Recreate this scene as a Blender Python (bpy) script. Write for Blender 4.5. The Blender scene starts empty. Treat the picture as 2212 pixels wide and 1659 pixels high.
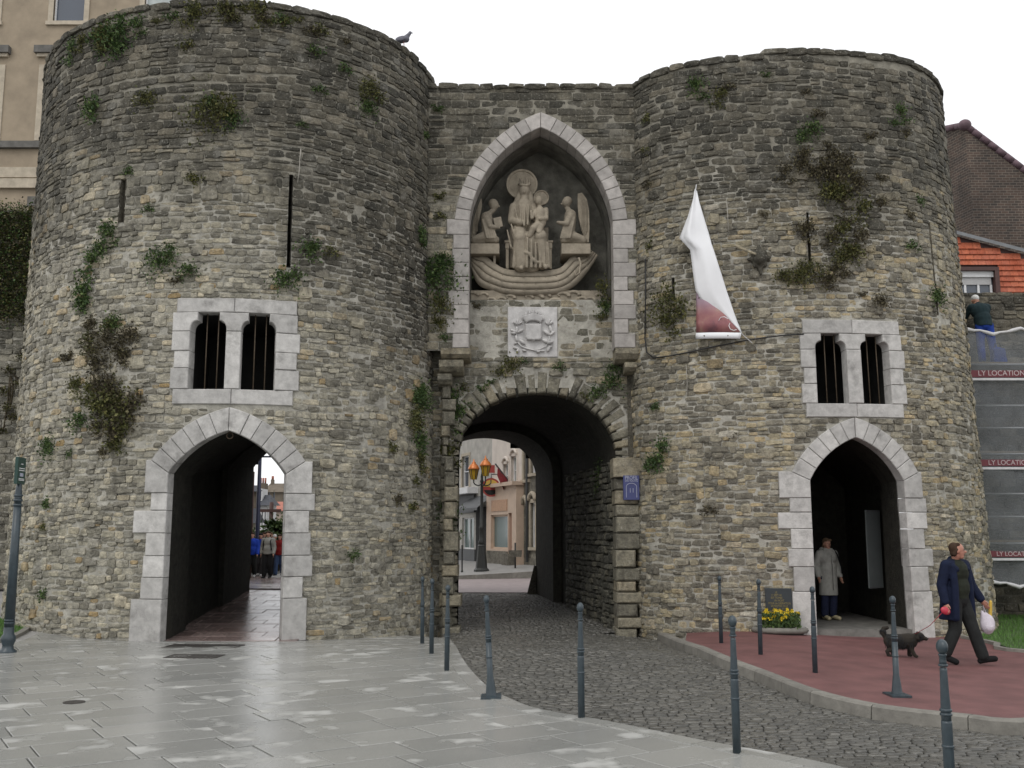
import bpy, bmesh, math, random
from mathutils import Vector, Matrix, noise

# ------------------------------------------------------------------ scene, camera, light
scene = bpy.context.scene
COL = scene.collection
PITCH = math.radians(8.3); FPX = 2190.0; CX, CY = 1106.0, 829.5
CAM = Vector((0, 0, 1.75))
cd = bpy.data.cameras.new('camera'); cam = bpy.data.objects.new('camera', cd); COL.objects.link(cam)
cd.sensor_width = 36; cd.sensor_fit = 'HORIZONTAL'; cd.lens = 36 * FPX / 2212
cd.clip_start = 0.1; cd.clip_end = 2000
cam.location = CAM; cam.rotation_euler = (math.radians(90) + PITCH, 0, 0)
scene.camera = cam

SUN_EL, SUN_AZ = math.radians(52), math.radians(208)     # azimuth clockwise from +Y: behind the camera, to its left
w = bpy.data.worlds.new('World'); scene.world = w; w.use_nodes = True
nt = w.node_tree; nt.nodes.clear()
wo = nt.nodes.new('ShaderNodeOutputWorld'); bg = nt.nodes.new('ShaderNodeBackground')
sky = nt.nodes.new('ShaderNodeTexSky'); sky.sky_type = 'NISHITA'; sky.sun_disc = False
sky.sun_elevation = SUN_EL; sky.sun_rotation = SUN_AZ; sky.air_density = 1.0; sky.dust_density = 4.0; sky.ozone_density = 1.0
mx = nt.nodes.new('ShaderNodeMix'); mx.data_type = 'RGBA'; mx.inputs[0].default_value = 0.88
mx.inputs[7].default_value = (12.5, 12.5, 12.6, 1)        # even overcast cloud layer over the clear sky
nt.links.new(sky.outputs[0], mx.inputs[6]); nt.links.new(mx.outputs[2], bg.inputs[0])
bg.inputs[1].default_value = 0.10
nt.links.new(bg.outputs[0], wo.inputs[0])
sd = bpy.data.lights.new('sun', 'SUN'); sd.energy = 0.8; sd.angle = math.radians(25); sd.color = (1.0, 0.97, 0.93)
sun = bpy.data.objects.new('sun', sd); COL.objects.link(sun)
sdir = Vector((math.sin(SUN_AZ) * math.cos(SUN_EL), math.cos(SUN_AZ) * math.cos(SUN_EL), math.sin(SUN_EL)))
sun.rotation_euler = sdir.to_track_quat('Z', 'Y').to_euler(); sun.location = sdir * 60
scene.view_settings.view_transform = 'Standard'; scene.view_settings.look = 'None'
scene.view_settings.exposure = 0.0; scene.view_settings.gamma = 1.0
scene.view_settings.use_curve_mapping = False
scene.render.resolution_x = 1024; scene.render.resolution_y = 768

rng = random.Random(7)
R = math.radians

# ------------------------------------------------------------------ pixel of the survey photo -> point in the place
def ray(px, py):
    a = (px - CX) / FPX; b = (CY - py) / FPX
    return Vector((a, math.cos(PITCH) - b * math.sin(PITCH), math.sin(PITCH) + b * math.cos(PITCH)))
def at(px, py, Y):
    r = ray(px, py); return CAM + r * (Y / r.y)
def ss(a, b, x):
    t = (x - a) / (b - a); t = 0.0 if t < 0 else 1.0 if t > 1 else t
    return t * t * (3 - 2 * t)
def g(x, y):
    d = -0.05 * min(max(y - 16, 0), 4.4) * (1 - ss(22, 31, y)) * (1 - ss(2.5, 5, x))
    d += 0.28 * ss(-6, -10.5, x) * ss(14, 20, y) * (1 - ss(22.5, 26, y))
    d += -0.17 * ss(3, 7, x) * ss(8, 13, y) * (1 - ss(22, 30, y))
    d += 0.45 * ss(-2.2, -3.6, x) * ss(22.5, 24.0, y) * (1 - ss(26, 42, y))
    d += ss(34, 37, y) * (0.12 + 0.010 * max(0, y - 37)) * ss(-9, -5, x) * (1 - ss(10, 14, x)) + 0.045 * max(0, min(y, 60) - 38) * ss(-5, 2, x) * (1 - ss(10, 14, x))
    return d
def ground_hit(px, py, dz=0.0):
    r = ray(px, py); z = 0.0; p = CAM
    for _ in range(12):
        s = (z - CAM.z) / r.z; p = CAM + r * s; z = g(p.x, p.y) + dz
    return p
def at_plane(px, py, P0, d):
    # vertical plane through P0 with horizontal direction d
    r = ray(px, py); n = Vector((d.y, -d.x, 0))
    s = (Vector(P0) - CAM).dot(n) / r.dot(n); return CAM + r * s

# ------------------------------------------------------------------ mesh helpers
class MB:
    def __init__(s): s.v = []; s.f = []; s.m = []
    def add(s, vs, fs, mi=0):
        o = len(s.v); s.v += [tuple(v) for v in vs]
        for f in fs: s.f.append(tuple(o + i for i in f)); s.m.append(mi)
    def box(s, c, size, rot=None, mi=0, taper=1.0):
        c = Vector(c); hx, hy, hz = size[0] / 2, size[1] / 2, size[2] / 2
        vs = []
        for dz in (-1, 1):
            k = taper if dz > 0 else 1
            for dx, dy in ((-1, -1), (1, -1), (1, 1), (-1, 1)):
                p = Vector((dx * hx * k, dy * hy * k, dz * hz))
                if rot: p = rot @ p
                vs.append(c + p)
        s.add(vs, [(3, 2, 1, 0), (4, 5, 6, 7), (0, 1, 5, 4), (1, 2, 6, 5), (2, 3, 7, 6), (3, 0, 4, 7)], mi)
    def tube(s, pts, radii, seg=8, mi=0, caps=True):
        pts = [Vector(p) for p in pts]
        if not isinstance(radii, (list, tuple)): radii = [radii] * len(pts)
        rings = []; prev = None
        for i, p in enumerate(pts):
            d = (pts[min(i + 1, len(pts) - 1)] - pts[max(i - 1, 0)])
            d = d.normalized() if d.length > 1e-9 else Vector((0, 0, 1))
            ref = prev if prev is not None else (Vector((0, 0, 1)) if abs(d.z) < 0.9 else Vector((1, 0, 0)))
            a = (ref - d * ref.dot(d))
            if a.length < 1e-6: a = Vector((0, 1, 0)) - d * d.y
            a.normalize(); b = d.cross(a); prev = a
            rings.append([p + (a * math.cos(2 * math.pi * k / seg) + b * math.sin(2 * math.pi * k / seg)) * radii[i] for k in range(seg)])
        vs = [v for r_ in rings for v in r_]; fs = []
        for i in range(len(rings) - 1):
            for k in range(seg):
                k2 = (k + 1) % seg
                fs.append((i * seg + k, i * seg + k2, (i + 1) * seg + k2, (i + 1) * seg + k))
        if caps:
            fs.append(tuple(range(seg - 1, -1, -1))); n = (len(rings) - 1) * seg
            fs.append(tuple(n + k for k in range(seg)))
        s.add(vs, fs, mi)
    def lathe(s, prof, c=(0, 0, 0), seg=16, mi=0):
        s.tube([Vector(c) + Vector((0, 0, z)) for r_, z in prof], [max(r_, 1e-4) for r_, z in prof], seg, mi)
    def cap(s, p0, r0, p1, r1, seg=12):
        # tapered capsule with round ends
        p0 = Vector(p0); p1 = Vector(p1); d = p1 - p0
        if d.length < 1e-6: return s.ell(p0, (r0, r0, r0))
        d.normalize(); pts = []; rr = []
        for k in range(5):
            t = math.pi / 2 * k / 4; pts.append(p0 - d * r0 * math.cos(t)); rr.append(max(r0 * math.sin(t), 1e-4))
        for k in range(5):
            t = math.pi / 2 * k / 4; pts.append(p1 + d * r1 * math.sin(t)); rr.append(max(r1 * math.cos(t), 1e-4))
        a = Vector((0, 0, 1)) if abs(d.z) < 0.9 else Vector((1, 0, 0)); a = (a - d * a.dot(d)).normalized(); b = d.cross(a)
        vs = []; fs = []
        for p, q in zip(pts, rr):
            for k in range(seg):
                t = 2 * math.pi * k / seg; vs.append(p + (a * math.cos(t) + b * math.sin(t)) * q)
        for i in range(len(pts) - 1):
            for k in range(seg):
                k2 = (k + 1) % seg; fs.append((i * seg + k, i * seg + k2, (i + 1) * seg + k2, (i + 1) * seg + k))
        fs.append(tuple(range(seg - 1, -1, -1))); n = (len(pts) - 1) * seg; fs.append(tuple(n + k for k in range(seg)))
        s.add(vs, fs)
    def chain(s, pts, rr):
        for i in range(len(pts) - 1): s.cap(pts[i], rr[i], pts[i + 1], rr[i + 1])
    def ell(s, c, r, rot=None, seg=14, rings=9, mi=0):
        c = Vector(c); vs = []; fs = []
        for i in range(rings + 1):
            t = math.pi * i / rings; z = math.cos(t); q = max(math.sin(t), 1e-3)
            for k in range(seg):
                f = 2 * math.pi * k / seg
                p = Vector((q * math.cos(f) * r[0], q * math.sin(f) * r[1], z * r[2]))
                if rot: p = rot @ p
                vs.append(c + p)
        for i in range(rings):
            for k in range(seg):
                k2 = (k + 1) % seg; fs.append((i * seg + k, (i + 1) * seg + k, (i + 1) * seg + k2, i * seg + k2))
        fs.append(tuple(range(seg))); n = rings * seg; fs.append(tuple(n + seg - 1 - k for k in range(seg)))
        s.add(vs, fs, mi)
    def prism(s, poly, f3, d0, d1, mi=0, inset=0.0, bev=0.0):
        # poly: list of (a,b); f3(a,b,d) -> point; solid from depth d0 (back) to d1 (front), chamfered front
        n = len(poly); area = sum(poly[i][0] * poly[(i + 1) % n][1] - poly[(i + 1) % n][0] * poly[i][1] for i in range(n))
        if area < 0: poly = poly[::-1]
        ca = sum(p[0] for p in poly) / n; cb = sum(p[1] for p in poly) / n
        def sh(e):
            out = []
            for i in range(n):
                p, q, r_ = Vector(poly[i - 1]), Vector(poly[i]), Vector(poly[(i + 1) % n])
                e1 = (q - p); e2 = (r_ - q)
                if e1.length < 1e-7 or e2.length < 1e-7: out.append(tuple(q)); continue
                n1 = Vector((-e1.y, e1.x)).normalized(); n2 = Vector((-e2.y, e2.x)).normalized()
                bis = n1 + n2; k = max(0.35, 1 + n1.dot(n2)); out.append(tuple(q + bis * (e / k)))
            return out
        P = sh(inset) if inset else poly
        Q = sh(inset + bev) if bev else P
        vs = [f3(a, b, d0) for a, b in P] + [f3(a, b, d1 - bev) for a, b in P] + [f3(a, b, d1) for a, b in Q]
        fs = [tuple(range(n - 1, -1, -1))]
        for L in (0, 1) if bev else (0,):
            for i in range(n):
                j = (i + 1) % n; fs.append((L * n + i, L * n + j, (L + 1) * n + j, (L + 1) * n + i))
        top = 2 * n if bev else n
        fs.append(tuple(top + i for i in range(n)))
        if not bev: vs = vs[:2 * n]
        s.add(vs, fs, mi)
    def mesh(s, name, mats, smooth=False):
        me = bpy.data.meshes.new(name); me.from_pydata(s.v, [], s.f)
        if not isinstance(mats, (list, tuple)): mats = [mats]
        for m in mats: me.materials.append(m)
        if len(mats) > 1: me.polygons.foreach_set('material_index', s.m)
        if smooth: me.polygons.foreach_set('use_smooth', [True] * len(me.polygons))
        me.update(); return me
    def build(s, name, mats, parent=None, smooth=False, world=True):
        return link(name, s.mesh(name, mats, smooth), parent, world)

def link(name, data, parent=None, world=True, matrix=None):
    o = bpy.data.objects.new(name, data); COL.objects.link(o)
    if matrix is not None: o.matrix_basis = matrix
    if parent is not None:
        o.parent = parent
        if world: o.matrix_parent_inverse = PINV.get(parent.name, Matrix.Identity(4))
    return o
PINV = {}
def tag(o, label=None, cat=None, group=None, kind=None):
    if label: o['label'] = label
    if cat: o['category'] = cat
    if group: o['group'] = group
    if kind: o['kind'] = kind
    return o
def thing(name, label, cat, loc=(0, 0, 0), rz=0, group=None):
    o = bpy.data.objects.new(name, None); COL.objects.link(o); o.empty_display_size = 0.2
    o.location = loc; o.rotation_euler = (0, 0, rz)
    PINV[o.name] = (Matrix.Translation(Vector(loc)) @ Matrix.Rotation(rz, 4, 'Z')).inverted()
    return tag(o, label, cat, group)
def struct(name, mb, m, smooth=False):
    o = mb.build(name, m, None, smooth); o['kind'] = 'structure'; PINV[o.name] = Matrix.Identity(4); return o
def baked(mb, name, mats, voxel=0.012, smooth=6, factor=0.5, parent=None, world=True, adapt=0.0):
    # one continuous skin over overlapping closed shapes
    me = mb.mesh(name, mats); o = bpy.data.objects.new('tmp', me); COL.objects.link(o)
    r_ = o.modifiers.new('r', 'REMESH'); r_.mode = 'VOXEL'; r_.voxel_size = voxel; r_.adaptivity = adapt; r_.use_smooth_shade = True
    if smooth:
        s_ = o.modifiers.new('s', 'SMOOTH'); s_.iterations = smooth; s_.factor = factor
    dg = bpy.context.evaluated_depsgraph_get()
    out = bpy.data.meshes.new_from_object(o.evaluated_get(dg)); out.name = name
    bpy.data.objects.remove(o); bpy.data.meshes.remove(me)
    if not out.materials:
        for m in (mats if isinstance(mats, (list, tuple)) else [mats]): out.materials.append(m)
    return link(name, out, parent, world)
def text_obj(name, body, size, m, parent, matrix, align='CENTER', extrude=0.001, world=True, squeeze=1.0):
    cu = bpy.data.curves.new(name, 'FONT'); cu.body = body; cu.size = size; cu.extrude = extrude
    cu.align_x = align; cu.align_y = 'CENTER'; cu.space_line = 1.0
    o = bpy.data.objects.new('tmp', cu); COL.objects.link(o)
    dg = bpy.context.evaluated_depsgraph_get(); me = bpy.data.meshes.new_from_object(o.evaluated_get(dg))
    bpy.data.objects.remove(o); bpy.data.curves.remove(cu); me.name = name
    me.materials.clear(); me.materials.append(m)
    return link(name, me, parent, world, matrix @ Matrix.Diagonal((squeeze, 1, 1, 1)))
def frame3(o, x, y, z):
    return Matrix(((x[0], y[0], z[0], o[0]), (x[1], y[1], z[1], o[1]), (x[2], y[2], z[2], o[2]), (0, 0, 0, 1)))

# ------------------------------------------------------------------ materials
def newmat(name):
    m = bpy.data.materials.new(name); m.use_nodes = True; n = m.node_tree; b = n.nodes['Principled BSDF']; return m, n, b
def nd(n, t, **kw):
    o = n.nodes.new(t)
    for k, v in kw.items():
        if k.startswith('i_'): o.inputs[k[2:].replace('_', ' ')].default_value = v
        else: setattr(o, k, v)
    return o
def rgba(c): return (c[0], c[1], c[2], 1)
def ramp(n, stops, interp='LINEAR'):
    o = n.nodes.new('ShaderNodeValToRGB'); e = o.color_ramp.elements; o.color_ramp.interpolation = interp
    e[0].position = stops[0][0]; e[0].color = rgba(stops[0][1])
    e[1].position = stops[1][0]; e[1].color = rgba(stops[1][1])
    for p, c in stops[2:]:
        x = e.new(p); x.color = rgba(c)
    return o
def mixc(n, fac, a, b, mode='MIX'):
    o = n.nodes.new('ShaderNodeMix'); o.data_type = 'RGBA'; o.blend_type = mode
    for idx, v in ((0, fac), (6, a), (7, b)):
        if hasattr(v, 'links') or isinstance(v, bpy.types.NodeSocket): n.links.new(v, o.inputs[idx])
        elif idx == 0: o.inputs[0].default_value = v
        else: o.inputs[idx].default_value = rgba(v)
    return o.outputs[2]
def mth(n, op, a, b=0.0, clamp=False):
    o = n.nodes.new('ShaderNodeMath'); o.operation = op; o.use_clamp = clamp
    for i, v in enumerate((a, b)):
        if isinstance(v, bpy.types.NodeSocket): n.links.new(v, o.inputs[i])
        else: o.inputs[i].default_value = v
    return o.outputs[0]
def noise_(n, scale, detail=4, rough=0.55, vec=None, stretch=None):
    t = n.nodes.new('ShaderNodeTexNoise'); t.inputs['Scale'].default_value = scale; t.inputs['Detail'].default_value = detail; t.inputs['Roughness'].default_value = rough
    if vec is None:
        ge = n.nodes.new('ShaderNodeNewGeometry'); vec = ge.outputs['Position']
    if stretch:
        mp = n.nodes.new('ShaderNodeMapping'); mp.inputs['Scale'].default_value = stretch; n.links.new(vec, mp.inputs[0]); vec = mp.outputs[0]
    n.links.new(vec, t.inputs['Vector']); return t.outputs[0]
def sel(n, v, lo, hi):
    o = n.nodes.new('ShaderNodeMapRange'); o.interpolation_type = 'SMOOTHSTEP'
    o.inputs[1].default_value = lo; o.inputs[2].default_value = hi; n.links.new(v, o.inputs[0]); return o.outputs[0]
def bump(n, b, h, strength=0.4, dist=0.02):
    o = n.nodes.new('ShaderNodeBump'); o.inputs['Strength'].default_value = strength; o.inputs['Distance'].default_value = dist
    n.links.new(h, o.inputs['Height']); n.links.new(o.outputs[0], b.inputs['Normal']); return o
def objvec(n): return n.nodes.new('ShaderNodeTexCoord').outputs['Object']

def plain(name, c, rough=0.6, var=0.25, scale=12, bmp=0.2, metal=0.0, dist=0.01, c2=None, local=False, spec=0.5):
    m, n, b = newmat(name)
    v = objvec(n) if local else None
    t = noise_(n, scale, 5, 0.6, v)
    c2 = c2 or tuple(x * (1 - var) for x in c); c1 = tuple(min(1, x * (1 + var * 0.5)) for x in c)
    r_ = ramp(n, [(0.3, c2), (0.7, c1)]); n.links.new(t, r_.inputs[0]); n.links.new(r_.outputs[0], b.inputs['Base Color'])
    b.inputs['Roughness'].default_value = rough; b.inputs['Metallic'].default_value = metal
    b.inputs['Specular IOR Level'].default_value = spec
    if bmp:
        t2 = noise_(n, scale * 6, 4, 0.6, v); bump(n, b, t2, bmp, dist)
    return m
def rnd(n):
    ge = n.nodes.new('ShaderNodeNewGeometry'); oi = n.nodes.new('ShaderNodeObjectInfo')
    s = mth(n, 'ADD', ge.outputs['Random Per Island'], mth(n, 'MULTIPLY', oi.outputs['Random'], 7.31))
    return mth(n, 'FRACT', s), ge
def stone_mat(name, low, high, z0, z1, kx=0.0, x0=0.0, soot=0.5, pale=0.0, spk=0.6):
    # per-stone colours: low = weathered field stones, high = dark lichen-covered blocks near the top, and with kx painted shade down one side
    m, n, b = newmat(name); h, ge = rnd(n)
    rl = ramp(n, low); rh = ramp(n, high); n.links.new(h, rl.inputs[0]); n.links.new(h, rh.inputs[0])
    sx = n.nodes.new('ShaderNodeSeparateXYZ'); n.links.new(ge.outputs['Position'], sx.inputs[0])
    big = noise_(n, 0.55, 4, 0.6)
    zz = mth(n, 'ADD', sx.outputs['Z'], mth(n, 'MULTIPLY', mth(n, 'SUBTRACT', big, 0.5), 5.0))
    if kx:  # shade of the tower's right flank painted in: dark stone colours reach lower there
        mr = n.nodes.new('ShaderNodeMapRange'); mr.inputs[1].default_value = x0; mr.inputs[2].default_value = x0 + 3.0
        mr.inputs[4].default_value = kx; n.links.new(sx.outputs['X'], mr.inputs[0]); zz = mth(n, 'ADD', zz, mr.outputs[0])
    c = mixc(n, sel(n, zz, z0, z1), rl.outputs[0], rh.outputs[0])
    f = noise_(n, 7, 8, 0.78); c = mixc(n, 1.0, c, ramp_out(n, f, [(0.3, (0.42, 0.42, 0.43)), (0.5, (0.95, 0.95, 0.94)), (0.7, (1.55, 1.53, 1.48))]), 'MULTIPLY')
    st = noise_(n, 1.3, 6, 0.65, None, (1.4, 1.4, 0.7))
    c = mixc(n, mth(n, 'MULTIPLY', sel(n, st, 0.52, 0.70), soot), c, (0.045, 0.043, 0.036))
    if pale:
        pt = noise_(n, 2.1, 6, 0.7); c = mixc(n, mth(n, 'MULTIPLY', sel(n, pt, 0.52, 0.68), pale), c, (0.42, 0.41, 0.38))
    sp = noise_(n, 26, 4, 0.65); c = mixc(n, mth(n, 'MULTIPLY', sel(n, sp, 0.58, 0.70), spk), c, (0.50, 0.49, 0.45))
    dk = noise_(n, 19, 4, 0.65, None, (1.0, 1.0, 1.6)); c = mixc(n, mth(n, 'MULTIPLY', sel(n, dk, 0.60, 0.72), 0.7), c, (0.03, 0.03, 0.026))
    c = mixc(n, 1.0, c, (0.985, 0.98, 0.94), 'MULTIPLY')
    n.links.new(c, b.inputs['Base Color']); b.inputs['Roughness'].default_value = 0.9; b.inputs['Specular IOR Level'].default_value = 0.25
    bump(n, b, noise_(n, 17, 9, 0.75), 1.0, 0.05)
    return m
def ramp_out(n, v, stops):
    r_ = ramp(n, stops); n.links.new(v, r_.inputs[0]); return r_.outputs[0]
def dressed_mat(name, c, dark, amt=0.5):
    m, n, b = newmat(name); h, ge = rnd(n)
    k = ramp_out(n, h, [(0.0, tuple(x * 0.80 for x in c)), (1.0, tuple(min(1, x * 1.12) for x in c))])
    f = noise_(n, 7, 6, 0.65); c1 = mixc(n, 1.0, k, ramp_out(n, f, [(0.3, (0.72, 0.72, 0.72)), (0.7, (1.1, 1.1, 1.1))]), 'MULTIPLY')
    st = noise_(n, 2.2, 7, 0.7); c1 = mixc(n, mth(n, 'MULTIPLY', sel(n, st, 0.50, 0.72), amt), c1, dark)
    sp = noise_(n, 45, 3, 0.6); c1 = mixc(n, mth(n, 'MULTIPLY', sel(n, sp, 0.60, 0.70), 0.3), c1, dark)
    n.links.new(c1, b.inputs['Base Color']); b.inputs['Roughness'].default_value = 0.85; b.inputs['Specular IOR Level'].default_value = 0.3
    bump(n, b, noise_(n, 26, 6, 0.65), 0.5, 0.012); return m
def glass_mat(name, c=(0.03, 0.04, 0.05), rough=0.08):
    m, n, b = newmat(name); b.inputs['Base Color'].default_value = rgba(c); b.inputs['Roughness'].default_value = rough
    b.inputs['Specular IOR Level'].default_value = 0.8; return m

LOW = [(0.0, (0.19, 0.18, 0.155)), (0.3, (0.31, 0.295, 0.25)), (0.55, (0.41, 0.39, 0.34)), (0.8, (0.46, 0.43, 0.35)), (0.93, (0.54, 0.49, 0.39)), (1.0, (0.38, 0.28, 0.15))]
LOWR = [(0.0, (0.16, 0.15, 0.128)), (0.35, (0.27, 0.25, 0.208)), (0.6, (0.36, 0.332, 0.27)), (0.84, (0.42, 0.37, 0.265)), (0.95, (0.46, 0.37, 0.235)), (1.0, (0.52, 0.49, 0.43))]
HIGH = [(0.0, (0.062, 0.060, 0.052)), (0.5, (0.108, 0.101, 0.085)), (0.85, (0.155, 0.144, 0.118)), (1.0, (0.21, 0.19, 0.155))]
M_ST_L = stone_mat('stone_left_tower', LOW, HIGH, 6.3, 9.2, 3.2, -4.6, 0.55, 0.35)
M_ST_R = stone_mat('stone_right_tower', LOWR, HIGH, 6.6, 9.2, 0, 0, 0.6, 0.25)
M_ST_C = stone_mat('stone_gate_wall', [(0, (0.15, 0.145, 0.12)), (0.6, (0.27, 0.255, 0.215)), (1, (0.40, 0.35, 0.26))], HIGH, 7.5, 9.2, 0, 0, 0.6, 0.2)
M_ST_D = stone_mat('stone_rampart', [(0, (0.06, 0.058, 0.05)), (0.6, (0.13, 0.12, 0.10)), (1, (0.22, 0.20, 0.16))], HIGH, 30, 40, 0, 0, 0.6, 0.1)
M_ST_G = stone_mat('stone_rampart_pale', [(0, (0.13, 0.125, 0.11)), (0.6, (0.24, 0.23, 0.20)), (1, (0.36, 0.34, 0.29))], HIGH, 30, 40, 0, 0, 0.8, 0.3)
def mortar_mat(name, c, cup, z0, z1):
    m, n, b = newmat(name); ge = n.nodes.new('ShaderNodeNewGeometry'); sx = n.nodes.new('ShaderNodeSeparateXYZ'); n.links.new(ge.outputs['Position'], sx.inputs[0])
    k = mixc(n, sel(n, mth(n, 'ADD', sx.outputs['Z'], mth(n, 'MULTIPLY', mth(n, 'SUBTRACT', noise_(n, 0.6), 0.5), 5)), z0, z1), c, cup)
    k = mixc(n, 1.0, k, ramp_out(n, noise_(n, 5, 6, 0.7), [(0.25, (0.45, 0.45, 0.45)), (0.75, (1.2, 1.2, 1.2))]), 'MULTIPLY')
    k = mixc(n, 1.0, k, (0.985, 0.98, 0.945), 'MULTIPLY')
    n.links.new(k, b.inputs['Base Color']); b.inputs['Roughness'].default_value = 0.95; b.inputs['Specular IOR Level'].default_value = 0.2
    bump(n, b, noise_(n, 30, 6, 0.7), 0.8, 0.03); return m
M_MORTAR = mortar_mat('lime_mortar', (0.50, 0.485, 0.44), (0.30, 0.285, 0.245), 6.5, 9.5)
M_MORTAR_D = mortar_mat('dark_mortar', (0.20, 0.19, 0.165), (0.15, 0.145, 0.125), 6.5, 9.5)
M_DRESS = dressed_mat('pale_limestone', (0.52, 0.51, 0.49), (0.19, 0.185, 0.175), 0.75)
M_DRESS_N = dressed_mat('niche_limestone', (0.46, 0.435, 0.41), (0.20, 0.19, 0.175), 0.45)
M_PIER = dressed_mat('pier_limestone', (0.34, 0.315, 0.25), (0.10, 0.095, 0.075), 0.8)
M_VOUS = stone_mat('rough_arch_stone', [(0, (0.19, 0.18, 0.15)), (0.6, (0.27, 0.255, 0.21)), (1, (0.35, 0.31, 0.235))], [(0, (0.1, 0.1, 0.1)), (1, (0.2, 0.2, 0.2))], 30, 40, 0, 0, 0.8, 0.2)
M_ARMS = dressed_mat('arms_limestone', (0.58, 0.57, 0.56), (0.34, 0.33, 0.32), 0.4)
M_SCULPT = dressed_mat('sculpture_stone', (0.36, 0.315, 0.245), (0.15, 0.135, 0.105), 0.65)
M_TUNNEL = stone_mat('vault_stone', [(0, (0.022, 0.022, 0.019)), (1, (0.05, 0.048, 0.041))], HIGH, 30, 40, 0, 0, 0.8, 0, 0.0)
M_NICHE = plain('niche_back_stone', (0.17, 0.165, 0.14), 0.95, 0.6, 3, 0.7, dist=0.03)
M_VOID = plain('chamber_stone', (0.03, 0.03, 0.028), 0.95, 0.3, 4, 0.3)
M_IRON = plain('rusty_iron', (0.10, 0.075, 0.05), 0.7, 0.4, 20, 0.2, 0.3)

# ------------------------------------------------------------------ curved wall surfaces
class Plan:
    def __init__(s, pts, batter=0.0, straight=False, step=0.04):
        P = [Vector(p) for p in pts]; D = []
        if straight:
            for i in range(len(P) - 1):
                k = max(2, int((P[i + 1] - P[i]).length / step))
                D += [P[i].lerp(P[i + 1], j / k) for j in range(k)]
            D.append(P[-1])
        else:
            Q = [P[0] * 2 - P[1]] + P + [P[-1] * 2 - P[-2]]
            for i in range(1, len(Q) - 2):
                a, b, c, d = Q[i - 1], Q[i], Q[i + 1], Q[i + 2]; k = max(4, int((c - b).length / step))
                for j in range(k):
                    t = j / k
                    D.append(0.5 * ((2 * b) + (c - a) * t + (2 * a - 5 * b + 4 * c - d) * t * t + (3 * b - a - 3 * c + d) * t ** 3))
            D.append(P[-1])
        s.D = D; s.U = [0.0]; s.b0, s.b1 = batter if isinstance(batter, tuple) else (batter, batter)
        for i in range(1, len(D)): s.U.append(s.U[-1] + (D[i] - D[i - 1]).length)
        s.L = s.U[-1]; s.N = []
        for i in range(len(D)):
            t = (D[min(i + 2, len(D) - 1)] - D[max(i - 2, 0)]).normalized(); s.N.append(Vector((t.y, -t.x)))
        s.k = (len(D) - 1) / s.L
    def pn(s, u):
        i = int(min(max(u * s.k, 0), len(s.D) - 2))
        while i > 0 and s.U[i] > u: i -= 1
        while i < len(s.D) - 2 and s.U[i + 1] < u: i += 1
        t = (u - s.U[i]) / max(1e-9, s.U[i + 1] - s.U[i])
        return s.D[i].lerp(s.D[i + 1], t), s.N[i].lerp(s.N[i + 1], min(max(t, 0), 1)).normalized()
    def bat(s, u): return s.b0 + (s.b1 - s.b0) * ss(0.15, 0.6, u / s.L)
    def pos(s, u, z, off=0.0):
        p, n = s.pn(u); o = off - s.bat(u) * z
        return Vector((p.x + n.x * o, p.y + n.y * o, z))
    def frame(s, u):
        p, n = s.pn(u); return Vector((-n.y, n.x, 0)), Vector((n.x, n.y, 0))
    def hit(s, px, py):
        r = ray(px, py); z = 5.0; best = None
        for it in range(4):
            best = None
            for i in range(len(s.D) - 1):
                a = s.D[i] - s.N[i] * (s.bat(s.U[i]) * z); b = s.D[i + 1] - s.N[i + 1] * (s.bat(s.U[i + 1]) * z)
                ca = r.x * (a.y) - r.y * (a.x); cb = r.x * b.y - r.y * b.x
                if (ca <= 0) != (cb <= 0):
                    t = ca / (ca - cb); q = a.lerp(b, t); sc = q.y / r.y
                    if best is None or sc < best[2]: best = (s.U[i] + (s.U[i + 1] - s.U[i]) * t, CAM.z + r.z * sc, sc)
            if best is None: return None
            z = best[1]
        return best[0], best[1]

# stone shapes: a bulged face with rounded corners and short returns into the mortar
def unit_stone(r_, rough=1.0):
    """chiselled block: skewed outline, uneven facets on the face, returns into the mortar"""
    i0, i1 = r_.uniform(-.36, -.18), r_.uniform(.18, .36); j0, j1 = r_.uniform(-.34, -.2), r_.uniform(.2, .34); vs = []
    sl, sr_, sb, st_ = (r_.uniform(-.10, .10) * rough for _ in range(4)); tx, ty = r_.uniform(-.28, .28), r_.uniform(-.35, .2)
    for j in range(4):
        for i in range(4):
            a = (-.5, i0, i1, .5)[i]; b = (-.5, j0, j1, .5)[j]; e = (i in (0, 3)) + (j in (0, 3))
            if i == 0: a += max(0, sl * (b + .5))
            if i == 3: a -= max(0, sr_ * (b + .5))
            if j == 0: b += max(0, sb * (a + .5) * 1.5)
            if j == 3: b -= max(0, st_ * (a + .5) * 1.5)
            d = 0.85 + tx * a + ty * b
            if e == 2: a *= 1 - r_.uniform(0.0, 0.16) * rough; b *= 1 - r_.uniform(0.0, 0.26) * rough; d -= r_.uniform(0.1, 0.45)
            elif e == 1: a += r_.uniform(-0.03, 0.03) * rough; b += r_.uniform(-0.06, 0.06) * rough; d -= r_.uniform(0.0, 0.28)
            else: d += r_.uniform(-0.10, 0.22)
            vs.append((a, b, d))
    ring = [0, 1, 2, 3, 7, 11, 15, 14, 13, 12, 8, 4]; fs = []
    for j in range(3):
        for i in range(3): fs.append((j * 4 + i, j * 4 + i + 1, j * 4 + i + 5, j * 4 + i + 4))
    base = len(vs)
    for k in ring: a, b, d = vs[k]; vs.append((a * 1.03, b * 1.03, -0.6))
    for k in range(12):
        k2 = (k + 1) % 12; fs.append((ring[k2], ring[k], base + k, base + k2))
    return vs, fs
VAR = [unit_stone(rng) for _ in range(24)]
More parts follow.
